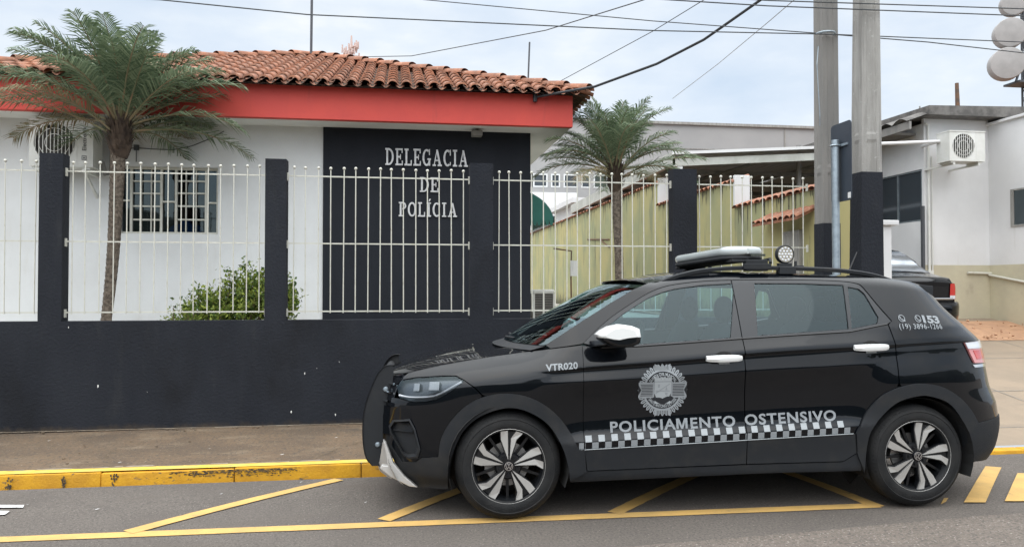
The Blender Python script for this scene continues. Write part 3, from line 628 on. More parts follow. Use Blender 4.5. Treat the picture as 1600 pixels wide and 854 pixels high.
# ================================================================== AIR CONDITIONERS
YA = 12.6
def ac_unit(name, x, y, z, w_, h, d, label, cat='air conditioner', text=None, stand=None, fan=.5, group=None):
    """outdoor unit, front towards -y; x,y,z = lower left front corner"""
    t = thing(name, (x+w_/2, y+d/2, z), label, cat, group)
    fr = min(w_*.36, h*.42); fx, fz = x+w_*fan*.78, z+h*.52
    b = MB(); n = 32                                   # casing with a round opening in its front
    ring = [(fx+fr*math.cos(2*PI*k/n), fz+fr*math.sin(2*PI*k/n)) for k in range(n)]
    b.q((x, y, z), (x, y+d, z), (x+w_, y+d, z), (x+w_, y, z)); b.q((x, y, z+h), (x+w_, y, z+h), (x+w_, y+d, z+h), (x, y+d, z+h))
    b.q((x, y, z), (x, y, z+h), (x, y+d, z+h), (x, y+d, z)); b.q((x+w_, y, z), (x+w_, y+d, z), (x+w_, y+d, z+h), (x+w_, y, z+h)); b.q((x, y+d, z), (x, y+d, z+h), (x+w_, y+d, z+h), (x+w_, y+d, z))
    outer = []
    for k in range(n):
        a = 2*PI*k/n; ca_, sa_ = math.cos(a), math.sin(a); ts = []
        if ca_ > 1e-6: ts.append((x+w_-fx)/ca_)
        if ca_ < -1e-6: ts.append((x-fx)/ca_)
        if sa_ > 1e-6: ts.append((z+h-fz)/sa_)
        if sa_ < -1e-6: ts.append((z-fz)/sa_)
        tt = min(ts); outer.append((fx+ca_*tt, fz+sa_*tt))
    for k in range(n):
        j = (k+1) % n; b.q((ring[k][0], y, ring[k][1]), (outer[k][0], y, outer[k][1]), (outer[j][0], y, outer[j][1]), (ring[j][0], y, ring[j][1]))
        b.q((ring[k][0], y, ring[k][1]), (ring[j][0], y, ring[j][1]), (ring[j][0], y+.05, ring[j][1]), (ring[k][0], y+.05, ring[k][1]))
    for (cx_, cz_) in ((x, z), (x+w_, z), (x, z+h), (x+w_, z+h)):
        m0 = min(range(n), key=lambda k: (outer[k][0]-cx_)**2+(outer[k][1]-cz_)**2)
        ks = sorted(range(n), key=lambda k: (outer[k][0]-cx_)**2+(outer[k][1]-cz_)**2)[:2]
        b.q((cx_, y, cz_), (outer[ks[0]][0], y, outer[ks[0]][1]), (outer[ks[1]][0], y, outer[ks[1]][1]))
    b.box((x-.006, y-.01, z+h), (x+w_+.006, y+d, z+h+.018)); b.box((x+.04, y+.02, z-.03), (x+.12, y+d-.02, z)); b.box((x+w_-.12, y+.02, z-.03), (x+w_-.04, y+d-.02, z))
    b.box((x+w_*.74, y-.004, z+.02), (x+w_*.745, y, z+h-.02))
    b.build('casing', 'ac_white', t, recalc=False)
    b = MB(); b.lathe([(0, y+.045), (fr*.25, y+.02), (fr*.27, y+.05), (fr, y+.051)], (fx, 0, fz), 'y', 24)
    for k in range(4):
        a = k*PI/2+.4; b.q(*[(fx+r*math.cos(a+o), y+.03+yy, fz+r*math.sin(a+o)) for r, o, yy in ((fr*.25, 0, 0), (fr*.9, -.1, -.005), (fr*.92, .7, .02), (fr*.25, .9, .015))])
    b.build('fan', 'ac_dark', t, recalc=False)
    b = MB(); m = 11
    for k in range(m):
        xx = fx-fr+2*fr*(k+.5)/m; hh = math.sqrt(max(0, fr*fr-(xx-fx)**2)); b.box((xx-.004, y-.004, fz-hh), (xx+.004, y+.003, fz+hh))
    for q_ in (.45, .75, 1.0): b.tube([(fx+fr*q_*math.cos(2*PI*k/28), y-.002, fz+fr*q_*math.sin(2*PI*k/28)) for k in range(29)], .004, 4, False)
    b.build('fan_guard', 'ac_white', t)
    if text:
        v, f = text_mesh(text, .01); b = MB(); W_ = h*.52; hh = h*.085; x0 = x+w_*.86; z0 = z+h*.36
        b.v = [(x0+.5*hh-p[1]*hh, y-.004, z0+p[0]*W_) for p in v]; b.f = f; b.m = [0]*len(f)
        s_ = hh*.55; c0 = (x0, z0-.09)
        for (a0, c2) in (((-1, -1), (1, -.8)), ((-1, .8), (1, 1)), ((-1, -.8), (-.8, .8)), ((.8, -.8), (1, .8))): b.box((c0[0]+a0[0]*s_, y-.006, c0[1]+a0[1]*s_), (c0[0]+c2[0]*s_, y-.003, c0[1]+c2[1]*s_))
        b.prism([(c0[0], c0[1]-s_*.45), (c0[0]+s_*.45, c0[1]), (c0[0], c0[1]+s_*.45), (c0[0]-s_*.45, c0[1])], 'y', y-.006, y-.003)
        b.build('lettering', 'ac_text', t, recalc=False)
    if stand == 'bracket':
        for xx in (x+.1, x+w_-.1):
            b = MB(); b.box((xx-.02, y-.02, z-.065), (xx+.02, y+d+.12, z-.031)); b.hexa([(xx-.012, y+.05, z-.09), (xx+.012, y+.05, z-.09), (xx+.012, y+d+.12, z-.34), (xx-.012, y+d+.12, z-.34), (xx-.012, y+.05, z-.066), (xx+.012, y+.05, z-.066), (xx+.012, y+d+.12, z-.30), (xx-.012, y+d+.12, z-.30)])
            b.build('bracket', 'ac_white', t)
    if stand == 'short':
        for xx in (x+.1, x+w_-.1): b = MB(); b.box((xx-.02, y+.02, z-.06), (xx+.02, YA-.003, z-.031)); b.build('bracket', 'ac_white', t)
    if stand == 'feet':
        for xx in (x+.08, x+w_-.08): b = MB(); b.box((xx-.03, y, z-.11), (xx+.03, y+d, z-.031)); b.build('foot', 'pole_dark', t)
    return t
ya = YB-.42
p0, p1 = onY(45, 259, ya), onY(146, 190, ya)
t = ac_unit('air_conditioner', p0.x, ya, p0.z, p1.x-p0.x, p1.z-p0.z, .30, group='outdoor air conditioner units', label='white air conditioner with lettering on the station wall, behind the large palm', text='Electrolux', stand='bracket')
b = MB(); xx = p1.x+.03; b.tube([(xx, ya+.2, p0.z+.1), (xx+.03, ya+.24, p0.z-.05), (xx+.05, YB-.03, p0.z-.02), (xx+.06, YB-.02, p0.z+.5), (xx+.02, YB-.02, p1.z+.12), (p0.x+.4, YB-.04, p1.z+.13), (p0.x+.3, YB-.04, zf0)], .03, 8); b.build('pipe', 'pole_dark', t, smooth=50)
p0, p1 = onY(833, 497, 12.4), onY(867, 452, 12.4)
t = thing('air_conditioner', ((p0.x+p1.x)/2, 12.5, p0.z), 'small weathered air conditioner with dark louvres standing in the yard beside the dark wall', 'air conditioner', 'outdoor air conditioner units')
b = MB(); b.box((p0.x+.02, 12.42, p0.z), (p1.x-.02, 12.78, p1.z-.05)); b.build('coil', 'ac_dark', t)
b = MB()
for k in range(14): z = lerp(p0.z+.03, p1.z-.08, k/13); b.box((p0.x+.03, 12.41, z-.004), (p1.x-.03, 12.42, z+.004))
b.build('louvres', 'pole', t)
b = MB(); b.box((p0.x, 12.4, p1.z-.07), (p1.x, 12.8, p1.z)); b.build('top_cover', 'ac_white', t, bevel=.025, smooth=50)
for xx in (p0.x, (p0.x+p1.x)/2-.02, p1.x-.03): b = MB(); b.box((xx, 12.40, p0.z-.11), (xx+.03, 12.43, p1.z-.07)); b.build('frame_strip', 'ac_white', t)
b = MB(); b.box((p0.x-.4, 12.2, .9), (p1.x+.4, 13, p0.z-.11)); tag(b.build('plinth', 'pole_dark', bevel=.01), 'low concrete plinth under the yard air conditioner', 'plinth')
# ================================================================== PALMS
def palm(name, base, crown, r0, r1, L, n, label, seed, mats=('frond', 'frond_dry')):
    rnd = random.Random(seed); t = thing(name, base, label, 'palm tree', 'palm trees behind the fence')
    b = MB(); base, crown = Vector(base), Vector(crown); N_ = 60; pts, rs = [], []
    for i in range(N_+1):
        u = i/N_; p = base.lerp(crown, u)+Vector((math.sin(u*3)*.05*(1-u), 0, 0)); pts.append(p)
        rs.append(lerp(r0, r1, u)*(1+.07*(i % 2)) + (r0*.7*(1-u/.06) if u < .06 else 0))
    b.tube(pts, rs, 12)
    for i in range(900):                                # stubs of the old leaf bases
        u = (i+rnd.random())/900; k = int(u*N_); c_ = base.lerp(crown, u)+Vector((math.sin(u*3)*.05*(1-u), 0, 0)); a = i*2.399; r = lerp(r0, r1, u)
        d = Vector((math.cos(a), math.sin(a), 0)); s_ = d.cross(Vector((0, 0, 1))); w_ = r*.28; o = c_+d*r*.97
        b.q(o-s_*w_, o+s_*w_, o+d*r*.2+Vector((0, 0, .05))+s_*w_*.6, o+d*r*.2+Vector((0, 0, .05))-s_*w_*.6)
    b.build('trunk', 'trunk', t)
    b = MB(); hh = L*.29                                # fibrous boots below the crown
    b.tube([crown+Vector((0, 0, -hh*1.0)), crown+Vector((0, 0, -hh*.7)), crown+Vector((0, 0, -.1)), crown+Vector((0, 0, .12))], [r1*1.02, r1*1.6, r1*1.45, r1*.8], 12)
    for i in range(260):
        u = rnd.random(); a = rnd.uniform(0, 2*PI); d = Vector((math.cos(a), math.sin(a), 0)); s_ = d.cross(Vector((0, 0, 1))); o = crown+Vector((0, 0, -hh*u*.95))+d*r1*(1.0 if u > .85 else 1.42); w_ = .022
        b.q(o-s_*w_, o+s_*w_, o+d*rnd.uniform(.02, .09)+Vector((0, 0, rnd.uniform(.04, .2)))+s_*w_*.3)
    b.build('crown_shaft', 'fibre', t)
    fr, dr, rc = MB(), MB(), MB()
    for i in range(n):
        u = (i+.5)/n; az = i*2.39996+rnd.uniform(-.25, .25); el = rad(lerp(84, 16, u**.85)+rnd.uniform(-8, 8)); ln = L*rnd.uniform(.85, 1.1)*(.8+.35*u if u < .5 else 1.0)
        if math.sin(az) < -.35 and u > .45 and i % 9: continue
        old = u > .78; m_ = dr if (old and rnd.random() < .3) else fr
        dh = Vector((math.cos(az), math.sin(az), 0)); pos = crown+dh*r1*.5+Vector((0, 0, rnd.uniform(-.08, .1)-.12*u)); segs = 26; pts = []; e_ = el
        droop = rad(rnd.uniform(36, 66) if u > .12 else rnd.uniform(25, 55)); sw = rnd.uniform(-.25, .25)
        for k in range(segs+1):
            q_ = k/segs; e_ = el-droop*q_**1.5; d = Vector((math.cos(az+sw*q_), math.sin(az+sw*q_), 0))*math.cos(e_)+Vector((0, 0, math.sin(e_)))
            pts.append(pos.copy()); pos = pos+d*ln/segs
        rc.tube(pts[::2]+[pts[-1]] if segs % 2 else pts[::2], [lerp(.013, .003, k/13) for k in range(14)], 5, False)
        NL = 62
        for k in range(int(NL*.20), NL):
            q_ = k/NL; j = min(int(q_*segs), segs-1); f_ = q_*segs-j; p = pts[j].lerp(pts[j+1], f_); tg = (pts[j+1]-pts[j]).normalized()
            sd_ = tg.cross(Vector((0, 0, 1)));
            if sd_.length < 1e-3: sd_ = Vector((1, 0, 0))
            sd_.normalize(); nm = sd_.cross(tg)
            ll = L*.27*math.sin(PI*min(.97, .05+q_*.92))**.6*rnd.uniform(.85, 1.1)
            if q_ < .3: ll *= .4+.6*(q_-.2)/.1
            for s in (-1, 1):
                if rnd.random() < .05: continue
                d = (sd_*s*.85+tg*(.55+.5*q_)+nm*rnd.uniform(.05, .5)).normalized(); wv = (tg*.9-d*.2).normalized()*(.0064+.003*rnd.random())*(L/1.3)
                m1_ = p+d*ll*.5+Vector((0, 0, -.03*ll)); e2 = p+d*ll+Vector((0, 0, -(.22+.25*rnd.random())*ll))
                m_.q(p-wv*.6, p+wv*.6, m1_+wv, m1_-wv); nn = len(m_.v); m_.v.append(tuple(e2)); m_.f.append((nn-1, nn-2, nn)); m_.m.append(0)
    rc.build('leaf_stalks', 'rachis', t, recalc=False); fr.build('fronds', 'frond', t, recalc=False)
    if dr.f: dr.build('dry_fronds', 'frond_dry', t, recalc=False)
    return t
pb = onY(164, 505, 9.3); pb.z = .93; pc = onY(188, 190, 9.3)
palm('palm_tree', pb, pc, .049, .076, 1.45, 66, 'large feathery palm with a thick trunk in front of the barred window', 11)
pb = onY(966, 500, 10.2); pb.z = .93; pc = onY(961, 262, 10.2)
palm('palm_tree', pb, pc, .046, .062, 1.18, 56, 'smaller slim palm at the right end of the station, in front of the green wall', 23)
# ================================================================== SHRUB and weeds
def shrub(name, c, rx, ry, h, n, label, seed, cat='shrub', ls=.045, mt='leaf'):
    rnd = random.Random(seed); t = thing(name, c, label, cat); c = Vector(c); b = MB(); tips = []
    for i in range(n):
        a = rnd.uniform(0, 2*PI); q_ = rnd.random()**.5; hh = h*(1-.5*q_*q_)*rnd.uniform(.5, 1.12); e_ = c+Vector((math.cos(a)*rx*q_, math.sin(a)*ry*q_, hh)); md = c.lerp(e_, .5)+Vector((math.cos(a)*rx*.12, math.sin(a)*ry*.12, 0))
        b.tube([c+Vector((rnd.uniform(-.04, .04), 0, 0)), md, e_], [.012, .008, .003], 5, False); tips.append((c, md, e_))
    b.build('stems', 'bark', t)
    b = MB()
    for (p0, md, e_) in tips:
        for k in range(int(150 if n > 8 else 60)):
            q_ = 1-rnd.random()**1.2*.65; p = (md.lerp(e_, (q_-.5)*2) if q_ > .5 else p0.lerp(md, q_*2))+Vector((rnd.gauss(0, .05), rnd.gauss(0, .05), rnd.gauss(0, .04)))
            d = Vector((rnd.gauss(0, 1), rnd.gauss(0, 1), rnd.uniform(.0, 1.6))).normalized(); s_ = d.orthogonal().normalized(); s_ = Matrix.Rotation(rnd.uniform(0, 6), 3, d) @ s_; l = ls*rnd.uniform(.7, 1.4)
            b.q(p, p+d*l*.5+s_*l*.26, p+d*l, p+d*l*.5-s_*l*.26)
    b.build('foliage', mt, t, recalc=False); return t
p = onY(385, 500, 9.1); p.z = .93; shrub('shrub', p, .36, .35, .74, 30, 'taller leafy green shrub behind the fence, beside the second black post', 4)
p = onY(330, 500, 9.05); p.z = .93; shrub('shrub', p, .32, .3, .52, 22, 'lower leafy green shrub behind the fence, left of the taller shrub', 14)
p = onY(436, 500, 9.0); p.z = .93; shrub('shrub', p, .20, .2, .74, 12, 'narrow end of green foliage showing on the right of the second black post', 6)
for (u, lab) in ((268, 'tiny leafy weed at the wall top left of the shrub'), (297, 'small leafy weed between the tiny weed and the shrub')):
    p = onY(u, 500, 8.7); p.z = .93; shrub('weed', p, .07, .06, .30, 5, lab, u, 'weed', .03)
p = onY(233, 500, 8.7); b = MB(); b.ball((p.x, 8.7, 1.0), .06, 10, 6, (1.5, 1, .7)); tag(b.build('stone', 'rust', smooth=60), 'dark rounded stone lying behind the wall beside the palm trunk', 'stone')
# ================================================================== PERSON behind the window
def person():
    y = YB+.55; hd = onY(291, 330, y); o = Vector((hd.x, y, hd.z)); t = thing('person', (o.x, y, o.z-1.1), 'person in a blue shirt sitting behind the barred window', 'person')
    bm = bmesh.new(); S = bm.verts.layers.skin.verify(); vs_ = {}
    J = {'pel': ((0, .02, -.72), .15), 'wst': ((0, .02, -.58), .14), 'chest': ((0, .02, -.36), .165), 'neckb': ((0, .02, -.17), .085), 'neck': ((0, .0, -.10), .055), 'head0': ((0, -.01, -.03), .08), 'head1': ((0, -.015, .05), .088), 'head2': ((0, -.01, .10), .06),
         'shl': ((-.18, .02, -.22), .065), 'ell': ((-.24, -.06, -.48), .05), 'wrl': ((-.12, -.26, -.55), .034), 'hal': ((-.06, -.33, -.55), .036), 'shr': ((.18, .02, -.22), .065), 'elr': ((.24, -.06, -.48), .05), 'wrr': ((.12, -.26, -.55), .034), 'har': ((.06, -.33, -.55), .036),
         'hpl': ((-.1, -.05, -.75), .1), 'knl': ((-.12, -.45, -.74), .075), 'anl': ((-.12, -.45, -1.15), .05), 'hpr': ((.1, -.05, -.75), .1), 'knr': ((.12, -.45, -.74), .075), 'anr': ((.12, -.45, -1.15), .05)}
    for k, (p, r) in J.items(): v = bm.verts.new(o+Vector(p)); v[S].radius = (r, r*.85); vs_[k] = v
    vs_['pel'][S].use_root = True
    for ch in (('pel', 'wst', 'chest', 'neckb', 'neck', 'head0', 'head1', 'head2'), ('chest', 'shl', 'ell', 'wrl', 'hal'), ('chest', 'shr', 'elr', 'wrr', 'har'), ('pel', 'hpl', 'knl', 'anl'), ('pel', 'hpr', 'knr', 'anr')):
        for a, c_ in zip(ch, ch[1:]): bm.edges.new((vs_[a], vs_[c_]))
    me = bpy.data.meshes.new('tmp'); bm.to_mesh(me); bm.free(); ob = bpy.data.objects.new('tmp', me); C.objects.link(ob)
    ob.modifiers.new('s', 'SKIN'); ob.modifiers.new('u', 'SUBSURF').levels = 2; dg = bpy.context.evaluated_depsgraph_get(); dg.update()
    m2 = bpy.data.meshes.new_from_object(ob.evaluated_get(dg)); bpy.data.objects.remove(ob)
    m2.materials.clear()
    for k in ('skin', 'shirt', 'seat'): m2.materials.append(M[k])
    for p in m2.polygons:
        z = p.center.z-o.z; p.use_smooth = True; ax = abs(p.center.x-o.x)
        p.material_index = 0 if z > -.125 or (p.center.y-o.y < -.17 and z > -.62) else (1 if z > -.66 else 2)
    ob = bpy.data.objects.new('body', m2); C.objects.link(ob); put(ob, t)
    b = MB(); b.ball(o+Vector((0, .02, .05)), .103, 14, 10, (.92, 1.02, 1.02)); b.v = [(x, max(y_, o.y-.045) if z < o.z+.09 else y_, max(z, o.z-.02)) for x, y_, z in b.v]; b.build('hair', 'hair', t, smooth=60)
    b = MB()
    for s in (-1, 1): b.ball(o+Vector((.034*s, -.085, .03)), .012, 8, 6)
    b.build('eyes', 'hair', t, smooth=60); b = MB(); b.ball(o+Vector((0, -.098, 0)), .017, 8, 6, (.8, 1.2, 1.5)); b.ball(o+Vector((0, -.085, -.045)), .018, 8, 6, (1.4, .5, .3)); b.build('nose', 'skin', t, smooth=60)
    ch = thing('chair', (o.x, y+.1, 1.0), 'dark office chair under the person behind the window', 'chair'); b = MB(); b.box((o.x-.24, y-.35, o.z-.93), (o.x+.24, y+.12, o.z-.86)); b.build('seat', 'seat', ch, bevel=.02)
    b = MB(); b.box((o.x-.22, y+.19, o.z-.8), (o.x+.22, y+.25, o.z-.35)); b.box((o.x-.03, y+.2, o.z-.95), (o.x+.03, y+.24, o.z-.7)); b.build('backrest', 'seat', ch, bevel=.02)
    b = MB(); b.tube([(o.x, y-.1, 1.0), (o.x, y-.1, o.z-.93)], .03, 8); b.box((o.x-.25, y-.13, 1.0), (o.x+.25, y-.07, 1.04)); b.box((o.x-.03, y-.35, 1.0), (o.x+.03, y+.15, 1.04)); b.build('pedestal', 'seat', ch)
person()
# ================================================================== GREEN PARTY WALL stepping down to the street
XW = 5.02
M['mildew'] = mat('mildew', (.06, .058, .04), .95, col2=(.16, .155, .09), scale=9)
gw = thing('party_wall', (XW, 8.2, .93), 'stained yellow green wall stepping down beside the yard with clay tile coping', 'wall')
za, zb, zc_ = 2.62, 3.02, 3.46; y1, y2 = 10.9, 14.3; y3 = 33.0
segs = [(8.2, y1, za), (y1, y2, zb), (y2, y3, zc_)]
b = MB()
for (a, c_, z) in segs: b.box((XW, a, .5), (XW+.2, c_, z))
b.build('wall_body', 'green_wall', gw)
b = MB()
for (y, z0, z1) in ((y1, za, zb), (y2, zb, zc_)): b.box((XW-.004, y-.012, z0), (XW+.24, y+.05, z1+.10))
b.build('white_end', 'white_wall', gw, bevel=.01)
b = MB(); rnd = random.Random(2)
for (a, c_, z) in segs:
    n = int((c_-a)/.17); st_ = (c_-a)/n
    for k in range(n):
        y = a+st_*(k+.5); rows = []
        for (x, dz, sc) in ((XW-.05+rnd.uniform(-.012, .008), -.01, 1), (XW+.25, .09, .85)):
            rows.append([(x, y-math.cos(PI*j/6)*st_*.5*sc, z+dz+.045*math.sin(PI*j/6)) for j in range(7)])
        b.grid(rows)
    b.hexa([(XW-.02, a, z), (XW+.25, a, z), (XW+.25, c_, z), (XW-.02, c_, z), (XW-.02, a, z+.005), (XW+.25, a, z+.09), (XW+.25, c_, z+.09), (XW-.02, c_, z+.005)])
b.build('coping', 'tile', gw, smooth=50)
b = MB()
for (a, c_, z) in segs:                                    # mildew runs below the coping
    for k in range(int((c_-a)*16)):
        y = rnd.uniform(a, c_); l = abs(rnd.gauss(0, .16))+.03; w_ = rnd.uniform(.006, .03); x = XW-.0015-.0005*rnd.random(); zt_ = z-.001
        b.q((x, y-w_, zt_), (x, y+w_, zt_), (x, y+w_*rnd.uniform(.3, .9), zt_-l*.5), (x, y+w_*rnd.uniform(-.3, .3), zt_-l), (x, y-w_*rnd.uniform(.3, .9), zt_-l*.6))
b.build('mildew_runs', 'mildew', gw, recalc=False)
# meter shelter on that wall: two boards under a little tiled lean-to
mt_ = thing('meter_shelter', (XW-.15, 9.0, 1.2), 'little clay tiled lean-to over a grey meter door on the green wall', 'shelter')
b = MB(); b.box((XW-.05, 8.95, 1.35), (XW-.002, 9.35, 2.15)); b.box((XW-.056, 8.98, 1.4), (XW-.05, 9.32, 2.1)); b.build('meter_door', 'pole', mt_, bevel=.006)
b = MB()
for k in range(8):
    y = 8.72+.15*k; rows = []
    for (x, z) in ((XW-.26, 2.28), (XW+.0, 2.40)): rows.append([(x, y-math.cos(PI*j/6)*.072, z+.04*math.sin(PI*j/6)) for j in range(7)])
    b.grid(rows)
b.hexa([(XW-.24, 8.66, 2.25), (XW, 8.66, 2.37), (XW, 9.85, 2.37), (XW-.24, 9.85, 2.25), (XW-.24, 8.66, 2.28), (XW, 8.66, 2.40), (XW, 9.85, 2.40), (XW-.24, 9.85, 2.28)])
b.build('tile_cover', 'tile', mt_, smooth=50)
# a paper notice on a bent rod in the yard
t = thing('notice_stand', (onY(890, 480, 11.5).x, 11.5, .93), 'white paper notice tied to a bent thin rod standing behind the fence', 'notice')
b = MB(); b.tube([onY(893, 500, 11.5), onY(892, 420, 11.5), onY(893, 392, 11.5), onY(865, 388, 11.5)], .012, 6); b.build('rod', 'rust', t)
b = MB(); a, c_ = onY(891, 431, 11.48), onY(902, 407, 11.48); b.grid([[(lerp(a.x, c_.x, i/4), 11.47-.015*math.sin(i*1.3), lerp(a.z, c_.z, j/4)) for i in range(5)] for j in range(5)]); b.build('paper_sheet', 'paper', t)
b = MB(); b.tube([onX(918, 374, XW-.01), onX(952, 374, XW-.01)], .018, 6); b.tube([onX(938, 374, XW-.02), onX(952, 386, XW-.02)], .014, 6); tag(b.build('iron_bracket', 'rust'), 'rusty iron bracket fixed to the green wall left of the slim palm trunk', 'bracket')
# ================================================================== LARGE WHITE BUILDING behind
YH = 34.0
t = thing('white_hall', (14, YH, .9), 'big plain pale grey hall with a row of small windows behind the yard', 'building')
xl, xr_ = -4, onY(1330, 203, YH).x+6; ztop = onY(1090, 196, YH).z
wz0, wz1 = onY(880, 293, YH).z, onY(880, 272, YH).z
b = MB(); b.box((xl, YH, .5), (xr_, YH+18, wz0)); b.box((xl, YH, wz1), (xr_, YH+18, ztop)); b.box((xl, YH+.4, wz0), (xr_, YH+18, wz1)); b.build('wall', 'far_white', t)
b = MB()
for u in (1227,): p = onY(u, 300, YH-.02); b.box((p.x-.04, YH-.03, .5), (p.x+.04, YH-.003, ztop-.02))
for z in (ztop-1.1, ): b.box((xl, YH-.03, z-.02), (xr_, YH-.003, z+.02))
b.box((xl-.1, YH-.12, ztop), (xr_, YH+18, ztop+.12)); b.build('joint', 'pole', t)
fr_ = MB()
x = onY(833, 280, YH).x; k = 0
while x < onY(1060, 280, YH).x:
    wd = (.66, .42)[k % 2]; gl = MB(); gl.box((x+.06, YH+.06, wz0+.06), (x+wd-.06, YH+.08, wz1-.06)); o = gl.build('window', 'pane_dark', t)
    f = MB(); f.box((x, YH-.02, wz0), (x+wd, YH+.02, wz0+.06)); f.box((x, YH-.02, wz1-.06), (x+wd, YH+.02, wz1)); f.box((x, YH-.02, wz0+.06), (x+.06, YH+.02, wz1-.06)); f.box((x+wd-.06, YH-.02, wz0+.06), (x+wd, YH+.02, wz1-.06)); f.build('frame', 'white_wall', o)
    f = MB(); f.box((x+wd, YH+.0, wz0), (x+wd+.16, YH+.3, wz1)); f.build('pier', 'far_white', o)
    x += wd+.16; k += 1
# low white outbuilding and the tiled cottage between the carport and the hall
t = thing('outbuilding', (7, 26, .9), 'small pale outbuilding with a flat roof and dark opening beyond the green wall', 'building')
a, c_ = onY(903, 345, 27), onY(960, 318, 27)
b = MB(); b.box((a.x, 27, .5), (c_.x+3, 31, c_.z)); b.box((a.x-.25, 26.8, c_.z), (c_.x+3, 31.2, c_.z+.18)); b.build('wall', 'neighbour', t)
b = MB(); p, q_ = onY(931, 325, 26.98), onY(945, 301, 26.98); b.box((p.x, 26.94, p.z-.6), (q_.x, 26.99, q_.z-.3)); b.build('window', 'window', t)
a, c_ = onY(862, 352, 32.0), onY(902, 334, 32.0)
t = thing('side_wing', (a.x, 32, .9), 'white wing with a wide dark window band under the hall windows', 'building')
b = MB(); b.box((a.x-3.5, 32, .5), (c_.x, 33.9, c_.z+.9)); b.build('wall', 'neighbour', t); b = MB(); b.box((a.x-.4, 31.95, a.z+.1), (c_.x-.2, 31.99, c_.z-.1)); b.build('window', 'window', t)
t = thing('brick_cottage', (11, 23, .9), 'brick cottage with a small tiled roof half hidden behind the green wall', 'building')
a, c_ = onY(1100, 320, 22), onY(1290, 288, 22); b = MB(); b.box((a.x, 22, .5), (c_.x, 27, c_.z)); b.build('wall', 'brick', t)
b = MB()
for k in range(4):
    x = lerp(a.x, c_.x, (k+.3)/4); b.box((x, 21.95, a.z-.4), (x+.5, 21.99, c_.z-.15)); b.box((x+.7, 21.9, a.z-1), (x+.85, 21.99, c_.z-.05))
b.build('window', 'neighbour', t)
b = MB(); b.hexa([(a.x-.3, 21.6, c_.z-.05), (c_.x+.3, 21.6, c_.z-.05), (c_.x+.3, 27, c_.z+1.0), (a.x-.3, 27, c_.z+1.0), (a.x-.3, 21.6, c_.z+.05), (c_.x+.3, 21.6, c_.z+.05), (c_.x+.3, 27, c_.z+1.1), (a.x-.3, 27, c_.z+1.1)]); b.build('roof', 'tile', t)
# ================================================================== CARPORT
YC = 13.9
cp_ = thing('carport', (7.3, YC, .95), 'grey metal carport roof on light beams over the neighbouring driveway', 'carport')
pL, pR = onY(1051, 240, YC), onY(1275, 231, YC); XCR = 9.42; sl = (pR.z-pL.z)/(pR.x-pL.x)
XL_ = pL.x
def cz(x, y): return pL.z+(x-XL_)*sl-(y-YC)*.012
rows_t = []; xs_ = [XL_+.05*i for i in range(int((XCR-XL_)/.05)+1)]
b = MB(); b.grid([[(x, y, cz(x, y)+(.012 if i % 4 in (1, 2) else 0)) for i, x in enumerate(xs_)] for y in (YC-.05, 18, 22.5)]); b.build('roof_sheet', 'roof_metal', cp_)
for y in (YC, 22.3):
    b = MB(); b.hexa([(XL_, y, cz(XL_, y)-.24), (XCR, y, cz(XCR, y)-.24), (XCR, y+.08, cz(XCR, y)-.24), (XL_, y+.08, cz(XL_, y)-.24), (XL_, y, cz(XL_, y)-.10), (XCR, y, cz(XCR, y)-.10), (XCR, y+.08, cz(XCR, y)-.10), (XL_, y+.08, cz(XL_, y)-.10)])
    b.build('beam', 'steel_light', cp_)
b = MB(); y = YC-.07; b.hexa([(XL_-.03, y, cz(XL_, y)-.03), (XCR, y, cz(XCR, y)-.03), (XCR, y+.015, cz(XCR, y)-.03), (XL_-.03, y+.015, cz(XL_, y)-.03), (XL_-.03, y, cz(XL_, y)+.025), (XCR, y, cz(XCR, y)+.025), (XCR, y+.015, cz(XCR, y)+.025), (XL_-.03, y+.015, cz(XL_, y)+.025)]); b.build('flashing', 'neighbour', cp_)
b = MB(); b.hexa([(XL_-.03, YC, cz(XL_, YC)-.22), (XL_+.05, YC, cz(XL_, YC)-.22), (XL_+.05, 22.4, cz(XL_, 22.4)-.22), (XL_-.03, 22.4, cz(XL_, 22.4)-.22), (XL_-.03, YC, cz(XL_, YC)+.03), (XL_+.05, YC, cz(XL_, YC)+.03), (XL_+.05, 22.4, cz(XL_, 22.4)+.03), (XL_-.03, 22.4, cz(XL_, 22.4)+.03)]); b.build('side_beam', 'steel_light', cp_)
b = MB()
for k in range(1, 6):
    y = YC+k*1.5; b.box((XL_+.06, y, cz(XL_, y)-.12), (XCR, y+.05, cz(XL_, y)-.04))
for (x0, x1, yy) in ((XL_+.4, XL_+2.2, YC+.2), (XL_+2.2, XL_+4.0, YC+.3)): b.tube([(x0, yy+3.5, cz(x0, yy)-.45), (x1, yy, cz(x1, yy)-.12)], .035, 6)
b.build('rafter', 'pole_dark', cp_)
for (x, y) in ((XL_+.15, YC+.05), (XL_+.15, 18), (XL_+.15, 22.2)):
    b = MB(); b.box((x-.05, y-.04, .95), (x+.05, y+.05, cz(x, y)-.24)); b.build('post', 'white_wall', cp_)
b = MB(); p = onY(1248, 250, YC+.6); b.tube([(p.x, YC+.6, .96), (p.x, YC+.6, p.z+.3)], .05, 8); tag(b.build('carport_downpipe', 'pole_dark'), 'thin dark downpipe under the carport roof left of the utility poles', 'pipe')
